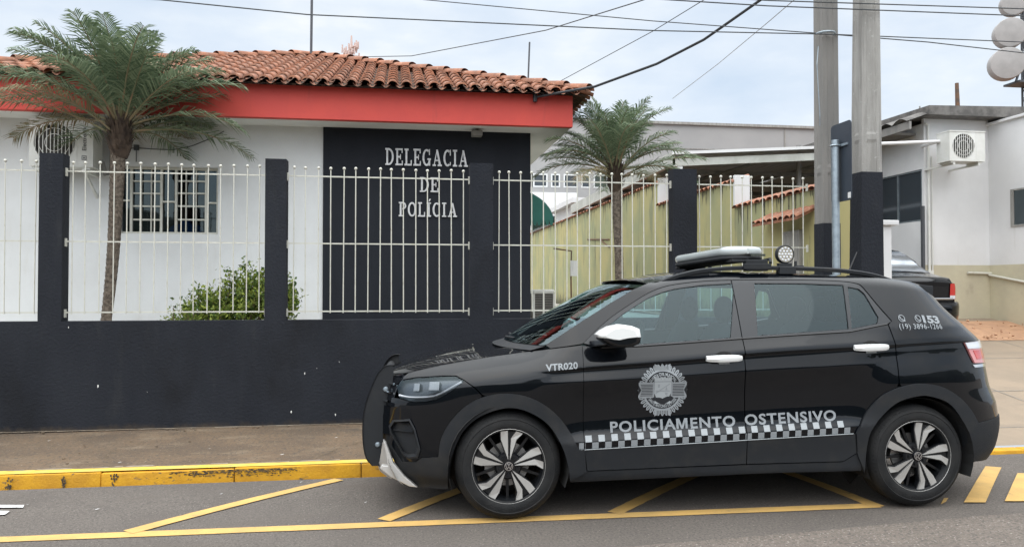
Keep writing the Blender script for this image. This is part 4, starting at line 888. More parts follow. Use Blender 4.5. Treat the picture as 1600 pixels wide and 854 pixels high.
# ================================================================== NEIGHBOUR BUILDING on the right
nb = thing('neighbour_building', (10, 12.6, .9), 'white neighbour building with a beige lower wall, glazed side and grey tile roof edge', 'building')
YA, XA = 12.6, 9.43
zda = onY(1500, 414, YA).z; zta = onY(1500, 186, YA).z; XN = onY(1545, 300, YA).x
g0_, g1_ = onX(1447, 345, XA), onX(1372, 352, XA)
b = MB()
b.box((XA, YA, zda), (XN, YA+.06, zta)); b.box((XN, 8.9, zda), (XN+.2, YA+.2, onX(1545, 197, XN).z))
zgb, zgt = onX(1440, 345, XA).z, onX(1440, 264, XA).z
b.box((XA, YA+.06, .5), (XA+.2, 22, zgb)); b.box((XA, YA+.06, zgt), (XA+.2, 22, zta-.1)); b.box((XA, 16.4, zgb), (XA+.2, 22, zgt))
b.box((XN+.2, 8.9, zda), (16, 9.1, onX(1545, 197, XN).z))
b.build('wall', 'neighbour', nb)
b = MB(); b.box((XA-.006, YA-.006, .4), (XN-.006, YA+.055, zda)); b.box((XN-.006, 8.89, .0), (XN+.2, YA-.006, zda)); b.box((XN+.2, 8.89, .0), (16, 9.1, zda)); b.build('dado', 'beige', nb)
b = MB(); b.box((XN-.05, 8.85, onX(1545, 197, XN).z), (XN+.25, YA+.25, onX(1545, 197, XN).z+.05)); b.build('wall_cap', 'neighbour', nb, bevel=.01)
b = MB(); b.box((XA+.03, YA+.065, zgb+.03), (XA+.045, 16.4, zgt-.03)); o = b.build('glass_side', 'pane_dark', nb)
b = MB()
for y in (YA+.07, 13.35, 14.2, 15.2, 16.3): b.box((XA+.012, y, zgb+.03), (XA+.1, y+.03, zgt-.03))
b.box((XA+.012, YA+.063, zgb+.002), (XA+.1, 16.4, zgb+.03)); b.box((XA+.012, YA+.063, zgt-.03), (XA+.1, 16.4, zgt-.002)); b.build('frame', 'galv', o)
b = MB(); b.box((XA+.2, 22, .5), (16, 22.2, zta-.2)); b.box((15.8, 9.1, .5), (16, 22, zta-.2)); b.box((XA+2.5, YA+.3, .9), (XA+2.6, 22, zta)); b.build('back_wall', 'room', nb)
# roof slab edge and stepped grey tiles on the left eave
b = MB(); zr_ = zta-.02
b.hexa([(XA-.15, YA-.35, zr_), (16, YA-.35, zr_), (16, 22, zr_+.1), (XA-.15, 22, zr_+.1), (XA-.15, YA-.35, zr_+.16), (16, YA-.35, zr_+.3), (16, 22, zr_+.4), (XA-.15, 22, zr_+.3)]); b.build('roof_slab', 'tile_grey', nb)
b = MB()
for k in range(9):
    y = YA-.3+k*.42; x0 = XA-.9; rows = []
    for (x, z) in ((XA-.55, zr_-.12), (XA+.2, zr_+.14)): rows.append([(x, y+.40*j/6-.0, z+.07*math.sin(PI*j/6)+.0) for j in range(7)])
    b.grid(rows)
b.build('eave_tile', 'tile_grey', nb, smooth=50)
b = MB(); b.hexa([(XA-.5, YA-.3, zr_-.26), (XA-.46, YA-.3, zr_-.26), (XA-.46, 16.4, zr_-.26), (XA-.5, 16.4, zr_-.26), (XA-.5, YA-.3, zr_-.12), (XA-.46, YA-.3, zr_-.12), (XA-.46, 16.4, zr_-.12), (XA-.5, 16.4, zr_-.12)]); b.box((XA-.46, YA+.21, zr_-.26), (XA-.003, 16.4, zr_-.22)); b.build('eave_board', 'pole_dark', nb)
b = MB(); p = onX(1585, 322, XN); b.box((XN-.004, 11.3, p.z-.33), (XN+.1, p.y+.03, p.z+.27)); o = b.build('side_window', 'window', nb)
b = MB(); b.box((XN-.02, p.y+.03, p.z-.36), (XN+.1, p.y+.07, p.z+.30)); b.box((XN-.02, 11.3, p.z+.27), (XN+.1, p.y+.03, p.z+.30)); b.box((XN-.02, 11.3, p.z-.36), (XN+.1, p.y+.03, p.z-.33)); b.box((XN-.02, p.y+.0, p.z-.33), (XN+.02, p.y+.03, p.z+.27)); b.build('frame', 'pole', o)
b = MB(); b.tube([(XA+.06, YA-.04, .9), (XA+.06, YA-.04, zta-.15), (XA+.0, YA-.04, zta-.1)], .022, 8); b.tube([(XA+.13, YA-.03, .9), (XA+.13, YA-.03, zta-.7)], .012, 6); b.box((XA+.02, YA-.07, 1.62), (XA+.12, YA-.003, 1.74)); b.build('downpipe', 'ac_white', nb)
b = MB(); b.box((XA-.08, YA-.05, .9), (XA-.03, YA+.0, onY(1440, 322, YA).z)); b.box((XA-.10, YA-.05, 1.3), (XA-.02, YA+.02, 1.38)); tag(b.build('gate_post', 'mast'), 'dark slim metal gate post at the corner of the white neighbour building', 'post')
pts = [onY(1512, 426, YA-.04), onY(1550, 427, YA-.04), onX(1570, 434, XN-.04), onX(1600, 440, XN-.04), onX(1640, 446, XN-.04)]
b = MB(); b.tube([pts[0], pts[1], Vector((XN-.05, YA-.05, pts[1].z-.03))]+pts[3:], .022, 8); tag(b.build('hose', 'cream', smooth=60), 'cream hose pipe looped along the beige lower wall', 'hose')
ya = YA-.75; p0, p1 = onY(1484, 251, ya), onY(1539, 207, ya)
ac_unit('air_conditioner', p0.x, ya, p0.z, p1.x-p0.x, p1.z-p0.z, .32, group='outdoor air conditioner units', label='white air conditioner hung high on the white neighbour building', stand='short')
b = MB(); b.tube([onY(1366, 225, YA-.5), onY(1470, 221, YA-.5)], .03, 8); b.tube([onY(1466, 221, YA-.5), onY(1466, 221, YA-.5)+Vector((.05, .5, 0))], .025, 6); tag(b.build('white_pipe', 'neighbour', smooth=50), 'horizontal white pipe running under the grey eave to the neighbour air conditioner', 'pipe')
b = MB(); p, q_ = onY(1497, 178, YA+.2), onY(1495, 130, YA+.2); b.tube([p-Vector((0, 0, .2)), q_], [.045, .032], 8); tag(b.build('roof_post', 'rust'), 'rusty post sticking up from the neighbour roof edge', 'post')
b = MB(); p, q_ = onY(1440, 186, YA+1), onY(1437, 166, YA+1); b.tube([p-Vector((0, 0, .2)), q_], .015, 6); tag(b.build('thin_rod', 'pole'), 'short thin rod on the grey tiles right of the utility poles', 'rod')
gp = thing('gate_pillar', (5.6, 8.0, .1), 'short white gate pillar with a projecting cap behind the patrol car roof', 'pillar')
p0, p1 = onY(1371, 344, 8.1), onY(1393, 344, 8.1); b = MB(); b.box((p0.x, 8.1, .05), (p1.x, 8.45, p1.z-.02)); b.build('shaft', 'neighbour', gp, bevel=.01)
b = MB(); b.box((p0.x-.0, 8.06, p1.z-.06), (p1.x+.07, 8.5, p1.z)); b.build('cap', 'neighbour', gp, bevel=.012)
# ================================================================== UTILITY POLES
def upole(x, y, w_, d, h, tw, mat_, label, text, t0, paint_z=None, cut=(), ln=0):
    t = thing('utility_pole', (x, y, .0), label, 'utility pole', 'concrete utility poles by the kerb'); b = MB(); N_ = 14; x00 = x
    def P_(z): k = lerp(1, tw, z/h); return w_*k/2, d*k/2
    def sec(z, gr=1.0):
        a, c_ = P_(z); g = .010*gr; f = .05; x = x00+(w_/2-a)*ln       # double-T section: grooves in the two street-side faces
        return [(x-a, y-c_, z), (x-a+f, y-c_-.0, z), (x-a+f+.01, y-c_+g, z), (x+a-f-.01, y-c_+g, z), (x+a-f, y-c_, z), (x+a, y-c_, z), (x+a, y+c_, z), (x-a, y+c_, z), (x-a, y+.04, z), (x-a+g, y+.03, z), (x-a+g, y-.03, z), (x-a, y-.04, z)]
    zs_ = [0]; 
    for z in cut: zs_ += [z-.06, z-.025, z+.025, z+.06]
    zs_ = sorted(set(zs_+[h*i/N_ for i in range(1, N_+1)])); rows = []
    for z in zs_: rows.append(sec(z, .05 if any(abs(z-c_) < .03 for c_ in cut) else 1))
    b.grid(rows, True); b.q(*rows[-1]); b.build('shaft', mat_, t)
    if paint_z:
        b = MB(); a, c_ = P_(0); a2, c2 = P_(paint_z); k = .004
        b.grid([[(x+sx*(a+k), y+sy*(c_+k), .0) for sx, sy in ((-1, -1), (1, -1), (1, 1), (-1, 1))], [(x+(w_/2-a2)*ln+sx*(a2+k), y+sy*(c2+k), paint_z) for sx, sy in ((-1, -1), (1, -1), (1, 1), (-1, 1))]], True); b.build('black_paint', 'wall_black', t)
    v, f = text_mesh(text, .012); b = MB(); L_ = t0[1]-t0[0]; hh = w_*.26
    b.v = [(x+.02+(w_/2-P_(t0[0]+p[0]*L_)[0])*ln+hh*.5-p[1]*hh, y-P_(t0[0]+p[0]*L_)[1]+.022, t0[0]+p[0]*L_) for p in v]; b.f = f; b.m = [0]*len(f); n0 = len(f)
    b.build('embossed_lettering', mat_+'_text', t, recalc=False); return t
M['pole_text'] = mat('pole_text', (.27, .27, .265), .9); M['pole_dark_text'] = mat('pole_dark_text', (.13, .125, .12), .9)
pa = onY(1292, 300, 7.75); pbq = onY(1351, 300, 7.2)
upole(pa.x, 7.75, .195, .19, 9.5, .85, 'pole_dark', 'darker and thinner concrete utility pole with raised lettering, left of the pair', 'JUMAS 150.0ET.SIANO.TOW', (2.95, 4.45), 2.12, (2.7,))
upole(pbq.x, 7.2, .265, .22, 10.5, .36, 'pole', 'paler and thicker concrete utility pole painted black below, right of the pair', '7 PO80ED 3 VIGOR', (2.55, 4.2), onY(1351, 268, 7.1).z, (2.95,), 1)
# clamp with a looped wire on the darker pole
b = MB(); p = onY(1291, 53, 7.6); b.tube([Vector((p.x+.10*math.cos(a), 7.62+.0+.1*math.sin(a), p.z)) for a in [PI+PI*k/10 for k in range(11)]], .012, 6); b.tube([p+Vector((-.11, -.03, -.15)), p+Vector((-.14, -.05, -.35)), p+Vector((-.11, -.05, -.9)), p+Vector((-.10, -.03, -1.0))], .005, 5); tag(b.build('pole_clamp', 'galv'), 'pale wire clamp round the darker utility pole', 'clamp')
# ================================================================== ROAD SIGN seen from behind
XSG = 4.22
s0, s1 = onX(1298, 198, XSG), onX(1330, 186, XSG)
sg = thing('road_sign', (XSG-.06, (s0.y+s1.y)/2, .02), 'dark back of a tall road sign on a grey tube pole beside the utility poles', 'sign')
ya_, yb_ = s1.y, s0.y; zt2, zb2 = s1.z, onX(1330, 312, XSG).z
b = MB(); r = .04; poly = []
for (cy_, cz_2, a0) in ((yb_-r, zt2-r, 0), (ya_+r, zt2-r, 90), (ya_+r, zb2+r, 180), (yb_-r, zb2+r, 270)):
    for k in range(5): a = rad(a0+k*22.5); poly.append((cy_+r*math.cos(a), cz_2+r*math.sin(a)))
b.prism(poly, 'x', XSG, XSG+.004); b.build('sign_plate', 'sign_back', sg)
py = onX(1305, 220, XSG-.05).y
b = MB(); b.tube([(XSG-.05, py, .0), (XSG-.05, py, onX(1305, 219, XSG-.05).z)], .036, 16); b.build('sign_pole', 'galv', sg, smooth=40)
b = MB()
for z in (zt2-.22, ): b.box((XSG-.015, ya_+.05, z-.012), (XSG-.001, yb_-.02, z+.012)); b.tube([(XSG-.05+.04*math.cos(a), py+.04*math.sin(a), z) for a in [2*PI*k/16 for k in range(17)]], .010, 6, False)
b.build('bracket', 'galv', sg)
b = MB(); b.box((XSG-.003, ya_+.015, zb2+.02), (XSG-.0005, ya_+.06, zb2+.075)); b.build('sticker', 'paper', sg)
# ================================================================== OVERHEAD WIRES
def wire(pts, r, label, mt='wire', sag=0):
    P_ = [Vector(p) for p in pts]; out = []
    for i in range(len(P_)-1):
        for k in range(10):
            t = k/10; q_ = P_[i].lerp(P_[i+1], t); q_.z -= sag*4*t*(1-t); out.append(q_)
    out.append(P_[-1]); b = MB(); b.tube(out, r, 6); return tag(b.build('overhead_wire', mt), label, 'wire', 'overhead wires')
PP = (pa.x, 7.63, onY(1283, 53, 7.63).z)
wire([onY(-260, -28, 7.5), onY(251, 0, 7.55), onY(480, 23, 7.6), onY(1020, 48, 7.6), PP], .006, 'long overhead wire running from the upper left to the darker utility pole')
wire([onY(100, -60, 9.5), onY(665, 0, 9.2), onY(1020, 33, 8.5), PP], .0055, 'thin wire dropping to the darker pole just above the long wire')
wire([PP, onY(1600, 66, 8.2), onY(2000, 92, 9)], .006, 'upper of two wires leaving the darker pole to the right')
wire([PP, onY(1450, 66, 7.9), onY(1600, 83, 8.2), onY(2000, 118, 9)], .006, 'lower of two wires leaving the darker pole to the right')
wire([onY(900, -18, 6.9), onY(1200, 1, 7.0), onY(1600, 14, 7.2), onY(2000, 26, 7.4)], .006, 'topmost wire passing in front of both utility poles')
wire([onY(800, -15, 6.9), onY(1200, 9.5, 7.0), onY(1600, 25, 7.2), onY(2000, 40, 7.4)], .006, 'second wire from the top passing in front of both poles')
CL = onY(836, 152, YFA-.05)
wire([CL, onY(929, 135.5, 9.4), onY(1026, 100, 8.9), onY(1100, 62, 8.4), onY(1190, -1, 7.8), onY(1260, -50, 7.4)], .016, 'thick black service cable rising from the red fascia', 'wire_thick')
b = MB(); b.tube([CL+Vector((0, 0, .07)), CL+Vector((0, 0, -.06))], .028, 8); b.tube([CL, CL+Vector((0, .06, 0))], .02, 6); tag(b.build('cable_anchor', 'wire_thick'), 'black insulator anchoring the service cable to the red fascia', 'insulator')
wire([onY(500, 92, 22), onY(563, 89, 20), onY(643, 87.6, 18), onY(853, 47.5, 14), onY(1006, 0, 11), onY(1080, -30, 10)], .009, 'thin wire rising to the right above the tiled roof')
wire([onY(866, 132, 14), onY(1020, 49, 11), onY(1100, 0, 9.5), onY(1150, -35, 9)], .006, 'thin wire rising from behind the right end of the tiled roof')
wire([onY(1051, 154, 16), onY(1122, 100, 14), onY(1200, 35, 11), onY(1241, 0, 10), onY(1290, -42, 9)], .006, 'pale thin wire climbing from behind the smaller palm', 'pole')
# ================================================================== TELECOM MASTS
YM = 30.0
tm = thing('telecom_mast', (onY(1598, 300, YM).x, YM, .9), 'lattice telecom mast with round pale dish antennas at the right edge', 'mast')
mx_ = onY(1604, 100, YM).x; b = MB()
for (dx, dy) in ((-.25, -.2), (.25, -.2), (0, .25)): b.tube([(mx_+dx, YM+dy, .9), (mx_+dx, YM+dy, 16)], .05, 6)
for k in range(34):
    z = .9+k*.45; b.tube([(mx_-.25, YM-.2, z), (mx_+.25, YM-.2, z+.45)], .02, 4); b.tube([(mx_-.25, YM-.2, z), (mx_, YM+.25, z+.45)], .02, 4); b.tube([(mx_+.25, YM-.2, z), (mx_, YM+.25, z+.45)], .02, 4)
b.build('lattice', 'mast', tm)
for (u, v, r) in ((1583, 7, 19), (1577, 53, 23), (1572, 101, 25)):
    p = onY(u, v, YM-.3); rr = r/F_PX*YM*1.1; dd = Vector((-.45, -.85, -.05)).normalized(); a = dd.orthogonal().normalized(); b2_ = dd.cross(a); b = MB(); rows = []
    for (q_, h) in ((.0, .55), (.7, .53), (.96, .48), (1, .42), (1, -.35), (.8, -.5), (.3, -.6), (0, -.6)): rows.append([p+a*rr*q_*math.cos(2*PI*k/28)+b2_*rr*q_*math.sin(2*PI*k/28)+dd*rr*h for k in range(28)])
    b.grid(rows, True); o = b.build('dish', 'dish', tm, smooth=35)
    b = MB(); b.tube([p-dd*rr*.55, Vector((mx_-.2, YM-.2, p.z))], .06, 6); b.tube([(mx_-.36, YM-.25, p.z-.6), (mx_-.36, YM-.25, p.z+.5)], .045, 6); b.build('dish_mount', 'mast', o)
b = MB(); b.box((mx_-.9, YM-.6, onY(1590, 134, YM).z), (mx_+.5, YM+.3, onY(1590, 131, YM).z)); b.tube([(mx_-.9, YM-.4, onY(1590, 132, YM).z), (mx_-.6, YM-.3, onY(1590, 112, YM).z)], .05, 6); b.build('platform', 'mast', tm)
YT2 = 120.0; p = onY(549, 98, YT2); t = thing('distant_tower', (p.x, YT2, .9), 'small distant reddish telecom tower head behind the roof ridge', 'tower'); b = MB()
s_ = YT2/F_PX
b.tube([(p.x, YT2, .9), (p.x, YT2, p.z), (p.x, YT2, p.z+4*s_), (p.x, YT2, onY(549, 56, YT2).z)], [.6, .6, .3, .12], 6)
rnd = random.Random(8)
for k in range(26):
    a = 2*PI*k/13; z = p.z+(6+rnd.uniform(0, 20))*s_; r = (8+4*rnd.random())*s_; b.tube([(p.x+r*math.cos(a), YT2+r*math.sin(a), z-3*s_), (p.x+r*math.cos(a), YT2+r*math.sin(a), z+rnd.uniform(4, 9)*s_)], .13, 5); b.tube([(p.x, YT2, z), (p.x+r*math.cos(a), YT2+r*math.sin(a), z)], .09, 4)
b.tube([(p.x-14*s_, YT2, p.z+15*s_), (p.x-13.5*s_, YT2, p.z+27*s_)], .12, 5)
b.build('tower_head', 'mast_pale', t)
# ================================================================== PATROL CAR  (local frame: x to the rear, y to the far side, z up; origin under the front axle)
_A, _B = onZ(795, 815.5, 0), onZ(1436, 794.5, 0)
CANG = math.atan2(_B.y-_A.y, _B.x-_A.x); WB = (_B-_A).length; _ca, _sa = math.cos(CANG), math.sin(CANG); YT = -.86
CO = Vector((_A.x+YT*_sa, _A.y-YT*_ca, 0))
def cpx(u, v, y):
    d = ray(u, v); ox, oy = -CO.x, -CO.y; lx, ly = ox*_ca+oy*_sa, -ox*_sa+oy*_ca; dx, dy = d.x*_ca+d.y*_sa, -d.x*_sa+d.y*_ca
    k = (y-ly)/dy; return (lx+dx*k, CAM_H+d.z*k)
belt = interp([(-1, 1.03), (.30, 1.045), (.47, 1.05), (.82, 1.055), (1.52, 1.09), (2.23, 1.126), (2.6, 1.15), (3.3, 1.16)])
c1 = interp([(-1, .89), (.2, .895), (.46, .912), (1.25, .962), (1.5, .986), (2.22, 1.024), (2.52, 1.037), (2.97, 1.056), (3.4, 1.06)])
c2 = interp([(-1, .80), (.46, .83), (1.5, .88), (2.31, .921), (2.5, .95), (3.4, .97)])
def clad(x): return .418+(x-.427)*.0362
def c3(x): return clad(x)+.043
zcen = lambda x: 1.012+.075*x-.145*x*x if x > -.62 else 1.012-.0465-.05574+.2548*(x+.62)-.95*(x+.62)**2
ztop = interp([(-.75, .825), (-.7, .845), (-.62, .872), (-.5, .905), (-.36, .937), (-.08, .985), (.2, 1.02), (.46, 1.057)])
zroof = interp([(1.0, 1.45), (1.07, 1.466), (1.23, 1.489), (1.48, 1.507), (1.75, 1.508), (2.05, 1.498), (2.46, 1.484), (2.66, 1.470), (2.77, 1.458), (2.9, 1.436), (3.02, 1.425)])
xfront = interp([(.10, -.68), (.18, -.72), (.25, -.79), (.35, -.83), (.5, -.845), (.65, -.84), (.75, -.82), (.85, -.79), (.93, -.74), (1.1, -.64)])
xrear = interp([(.15, 3.30), (.25, 3.40), (.35, 3.47), (.5, 3.50), (.62, 3.485), (.75, 3.43), (.9, 3.40), (1.05, 3.37), (1.13, 3.29), (1.29, 3.12), (1.43, 3.02), (1.52, 2.96)])
def sstep(a, b, x): t = max(0, min(1, (x-a)/(b-a))); return t*t*(3-2*t)
def plin(kn, z):
    if z <= kn[0][0]: return kn[0][1]
    for (z0, y0), (z1, y1) in zip(kn, kn[1:]):
        if z <= z1: return y0+(y1-y0)*(z-z0)/(z1-z0)
    return kn[-1][1]
def base_w(x, z):
    xx = max(-.55, min(3.0, x)); b = belt(xx); k1 = c1(xx); k2 = c2(xx); k3 = c3(xx)
    if z > b:
        h = z-b; y = .836-.40*h-.14*h*h
        zr_ = zroof(max(1.0, xx))
        y -= .045*max(0, min(1.2, (z-zr_+.06)/.06))**2.2
    else:
        f = sstep(.12, .5, xx)*(1-.75*sstep(2.3, 2.62, xx)); f2 = sstep(.1, .5, xx)*(1-sstep(2.15, 2.5, xx))
        cre = [(.20, .835), (.245, .862), (k3-.16, .868), (k3-.002, .888), (k3+.002, .888), (k3+.05, .866), ((k3+k2)/2-.06, .856), ((k3+k2)/2+.06, .858), (k2-.06, .868), (k2-.004, .880), (k2+.004, .8805), (k1-.022, .866), (k1-.006, .866), (k1, .880), (k1+.03, .873), (b-.02, .845), (b, .836)]
        smo = [(.20, .835), (.245, .862), (.40, .876), (.55, .882), (.70, .884), (.82, .882), (.90, .875), (.97, .862), (b, .836)]
        sm = .024*sstep(0, .03, k2-.03-z)*sstep(.0, .02, abs(z-k3)-.012)+.0035; A_ = lambda kn: (plin(kn, z-sm)+2*plin(kn, z-sm*.5)+2*plin(kn, z)+2*plin(kn, z+sm*.5)+plin(kn, z+sm))/8
        y = lerp(A_(smo), A_(cre), lerp(f2, max(f, 0), sstep(k2+.015, k1-.03, z)))
    if x < .46:
        zt = ztop(max(-.75, x)); t = max(0, min(1, (z-(zt-.17))/.17)); y -= .10*t**2.4*(1-sstep(.05, .46, x))
    y += .012*math.exp(-((x-WB)/.45)**2)*math.exp(-((z-.80)/.16)**2) + .010*math.exp(-(x/.45)**2)*math.exp(-((z-.78)/.14)**2)
    return y
NF, NR, XCF, XCR_ = 3.4, 4.0, .6, 2.2
def taper(x, z):
    if x < XCF: return max(0, 1-((XCF-x)/(XCF-xfront(z)))**NF)**(1/NF)
    if x > XCR_: return max(0, 1-((x-XCR_)/(xrear(z)-XCR_))**NR)**(1/NR)
    return 1
def S(x, z): return base_w(x, z)*taper(x, z)
def front_x(y, z):
    q_ = min(1, abs(y)/base_w(-.6, z)); return XCF-(XCF-xfront(z))*(1-q_**NF)**(1/NF)
def rear_x(y, z):
    q_ = min(1, abs(y)/base_w(3.0, z)); return XCR_+(xrear(z)-XCR_)*(1-q_**NR)**(1/NR)
def nrm(x, z, side):
    e_ = .005; sx_ = (S(x+e_, z)-S(x-e_, z))/(2*e_); sz_ = (S(x, z+e_)-S(x, z-e_))/(2*e_); sx_ = max(-9, min(9, sx_))
    return Vector((-sx_, side, -sz_)).normalized()
def cps(u, v, y0=.85):
    y = y0
    for _ in range(7): x, z = cpx(u, v, -y); y = lerp(y, max(.3, S(x, z)), .8)
    return (x, z)
def tr(*p): return [cps(u, v) for u, v in p]
from mathutils.kdtree import KDTree
def inside(p, poly):
    x, y = p; c_ = False; j = len(poly)-1
    for i in range(len(poly)):
        a, b_ = poly[i], poly[j]
        if (a[1] > y) != (b_[1] > y) and x < (b_[0]-a[0])*(y-a[1])/(b_[1]-a[1])+a[0]: c_ = not c_
        j = i
    return c_
def resample(poly, st_):
    out = []
    for i in range(len(poly)):
        a, b_ = poly[i], poly[(i+1) % len(poly)]; L_ = math.dist(a, b_); n = max(1, int(math.ceil(L_/st_)))
        for k in range(n): out.append((lerp(a[0], b_[0], k/n), lerp(a[1], b_[1], k/n)))
    return out
def smooth_line(pts, n=4):
    """Catmull-Rom through an open list of points"""
    out = []
    for i in range(len(pts)-1):
        p0, p1, p2, p3 = pts[max(0, i-1)], pts[i], pts[i+1], pts[min(len(pts)-1, i+2)]
        for k in range(n):
            t = k/n; out.append(tuple(.5*((2*p1[j])+(-p0[j]+p2[j])*t+(2*p0[j]-5*p1[j]+4*p2[j]-p3[j])*t*t+(-p0[j]+3*p1[j]-3*p2[j]+p3[j])*t**3) for j in (0, 1)))
    return out+[pts[-1]]
CARM = None
def panel(name, outline, mt, parent, side=-1, holes=(), off=0.0, depth=.02, st_=.03, crease=False, flat=False):
    if crease: st_ = .02 if side < 0 else .035
    """a skin panel cut out of the car's side surface, with a returned edge"""
    loops = [resample(outline, st_*.6)]+[resample(h, st_*.6) for h in holes]
    pts = [p for l in loops for p in l]; edges = []; n0 = 0
    for l in loops: edges += [(n0+i, n0+(i+1) % len(l)) for i in range(len(l))]; n0 += len(l)
    kd = KDTree(len(pts))
    for i, p in enumerate(pts): kd.insert((p[0], p[1], 0), i)
    kd.balance(); x0, x1 = min(p[0] for p in outline), max(p[0] for p in outline); z0, z1 = min(p[1] for p in outline), max(p[1] for p in outline)
    cand = []; x = x0; row = 0
    while x < x1:
        zz = z0+(st_*.5 if row % 2 else 0)
        while zz < z1: cand.append((x, zz)); zz += st_
        row += 1; x += st_*(1 if -.1 < x < 2.7 else .5 if -.5 < x < 3.05 else .25)
    if crease:
        x = x0
        cand = [p for p in cand if min(abs(p[1]-c1(p[0])+.003)-.046, abs(p[1]-c2(p[0])+.006)-.030, abs(p[1]-c3(p[0])-.019)-.042) > .008]
        while x < x1:
            for zz in (c1(x)+.040, c1(x)+.028, c1(x)+.017, c1(x)+.006, c1(x)-.003, c1(x)-.012, c1(x)-.022, c1(x)-.034, c1(x)-.046, c2(x)+.020, c2(x)+.008, c2(x), c2(x)-.008, c2(x)-.02, c2(x)-.033, c3(x)+.058, c3(x)+.045, c3(x)+.033, c3(x)+.020, c3(x)+.008, c3(x), c3(x)-.008, c3(x)-.02): cand.append((x, zz))
            x += .012
    for p in cand:
        if inside(p, loops[0]) and not any(inside(p, h) for h in loops[1:]) and kd.find((p[0], p[1], 0))[2] > (st_*.35 if not crease else .006): pts.append(p)
    V, _, Fc, *_r = delaunay_2d_cdt([Vector(p) for p in pts], edges, [], 0, 1e-6)
    V = [(v[0], v[1]) for v in V]; fs = []
    for f in Fc:
        c_ = (sum(V[i][0] for i in f)/len(f), sum(V[i][1] for i in f)/len(f))
        if inside(c_, loops[0]) and not any(inside(c_, h) for h in loops[1:]): fs.append(list(f))
    P3 = [(x, side*(S(x, z)+off), z) for x, z in V]; NV = [nrm(x, z, side) for x, z in V]
    for f in fs:
        a, b_, c_ = (Vector(P3[i]) for i in f[:3])
        if (b_-a).cross(c_-a).dot(NV[f[0]]) < 0: f.reverse()
    if depth:
        ec = {}
        for f in fs:
            for i in range(len(f)):
                e_ = (f[i], f[(i+1) % len(f)]); ec[e_] = 1
        for (a, b_) in list(ec):
            if (b_, a) not in ec:
                n = len(P3); pa_, pb_ = P3[a], P3[b_]; na, nb_ = NV[a], NV[b_]
                qa, qb = tuple(Vector(pa_)-na*depth), tuple(Vector(pb_)-nb_*depth)
                P3 += [pb_, pa_, qa, qb]; fs.append([n, n+1, n+2, n+3]); nn = (Vector(pa_)-Vector(pb_)).cross(Vector(qa)-Vector(pa_)); nn = nn.normalized() if nn.length > 1e-12 else na; NV += [nn]*4
    me = bpy.data.meshes.new(name); me.from_pydata(P3, [], fs); me.materials.append(M[mt])
    for p in me.polygons: p.use_smooth = True
    me.normals_split_custom_set_from_vertices([tuple(n) for n in NV])
    o = bpy.data.objects.new(name, me); C.objects.link(o); o.parent = parent; return o
def kid(b, name, mt, parent, **k): o = b.build(name, mt, None, **k); o.parent = parent; return o
def decal(polys, name, mt, parent, off=.0022, side=-1, flip=False):
    b = MB()
    for p in polys: b.q(*[(x, side*(S(x, z)+off), z) for x, z in p])
    return kid(b, name, mt, parent, recalc=False)
def rsub(poly, n=4):   # quad -> n x n quads
    a, b_, c_, d = poly; P_ = lambda i, j: tuple(lerp(lerp(a[k], b_[k], i/n), lerp(d[k], c_[k], i/n), j/n) for k in (0, 1))
    return [(P_(i, j), P_(i+1, j), P_(i+1, j+1), P_(i, j+1)) for i in range(n) for j in range(n)]

car = thing('patrol_car', CO, 'black patrol car with roof lightbar, push bumper and silver checkered stripe parked at the kerb', 'car')
car.rotation_euler = (rad(-.9), 0, CANG)
# --- traced outlines (x, z)
arch_fo = smooth_line(tr((685, 716), (689, 688), (704, 661), (728, 637), (759, 622.5), (794, 618.5), (829, 625), (861, 643), (884, 668), (900, 696), (904, 706)))
arch_fi = smooth_line(tr((700, 765), (700, 739), (708, 708), (724, 676), (751, 653), (790, 640.5), (822, 645), (853, 663), (872, 688), (886, 723), (890, 755)))
arch_ro = smooth_line(tr((1338, 680), (1347, 660), (1360, 639), (1384, 618), (1419, 605), (1446, 602.5), (1474, 608), (1501, 625), (1519, 646), (1528, 663)))
arch_ri = smooth_line(tr((1349, 741), (1352, 711), (1360, 677), (1384, 646), (1405, 630), (1433, 622), (1453, 622), (1481, 632), (1501, 656), (1512, 687), (1516, 724)))
dlo = smooth_line(tr((913, 539.5), (931, 521), (956, 499), (985, 479), (1014, 461), (1036, 452), (1058, 447), (1102, 442), (1161, 440), (1257, 440), (1310, 441.5)), 3)+smooth_line(tr((1327, 443), (1342, 446), (1351, 452), (1374, 480), (1396, 505)), 3)
dlo_bot = tr((1389, 509), (1330, 521), (1250, 526), (1166, 531.5), (1080, 538), (997, 544), (940, 546))
DLO = dlo+dlo_bot
ws = tr((853, 542), (905, 508), (955, 476), (990, 455), (1014, 444.5))           # windscreen edge, bottom to top
gl_f = tr((950, 513), (975, 493), (1014, 468), (1036, 459), (1056, 453.5), (1100, 447.5), (1149.5, 445), (1143.7, 531), (1080, 535.5), (997, 541.5), (940, 545.5))
gl_r = tr((1181, 444.7), (1257, 445.2), (1321, 447.6), (1329, 517), (1250, 523), (1186, 527.5))
gl_q = tr((1328, 450.5), (1345, 453.5), (1354, 461), (1376, 498.5), (1374, 508.5), (1334, 516.5))
head = tr((620, 608), (619, 604), (625, 597), (650, 593.2), (690, 591.2), (713, 591.2), (726, 598.5), (705, 613.5), (682, 627.5), (665, 630.5), (645, 630.5), (624, 624))
fog = tr((608, 668), (614, 659), (640, 658), (648, 673), (656, 704), (652, 717), (638, 718), (630, 712.5), (610, 677))
tail = tr((1509, 538), (1527, 533.5), (1533, 571.5), (1524, 569.5))
YS = .58; YR = .40
def fs_(z): return (front_x(YS, z), z)
def rs_(z): return (rear_x(YR, z), z)
XD1, XD2, XD3 = .464, 1.4985, 2.517
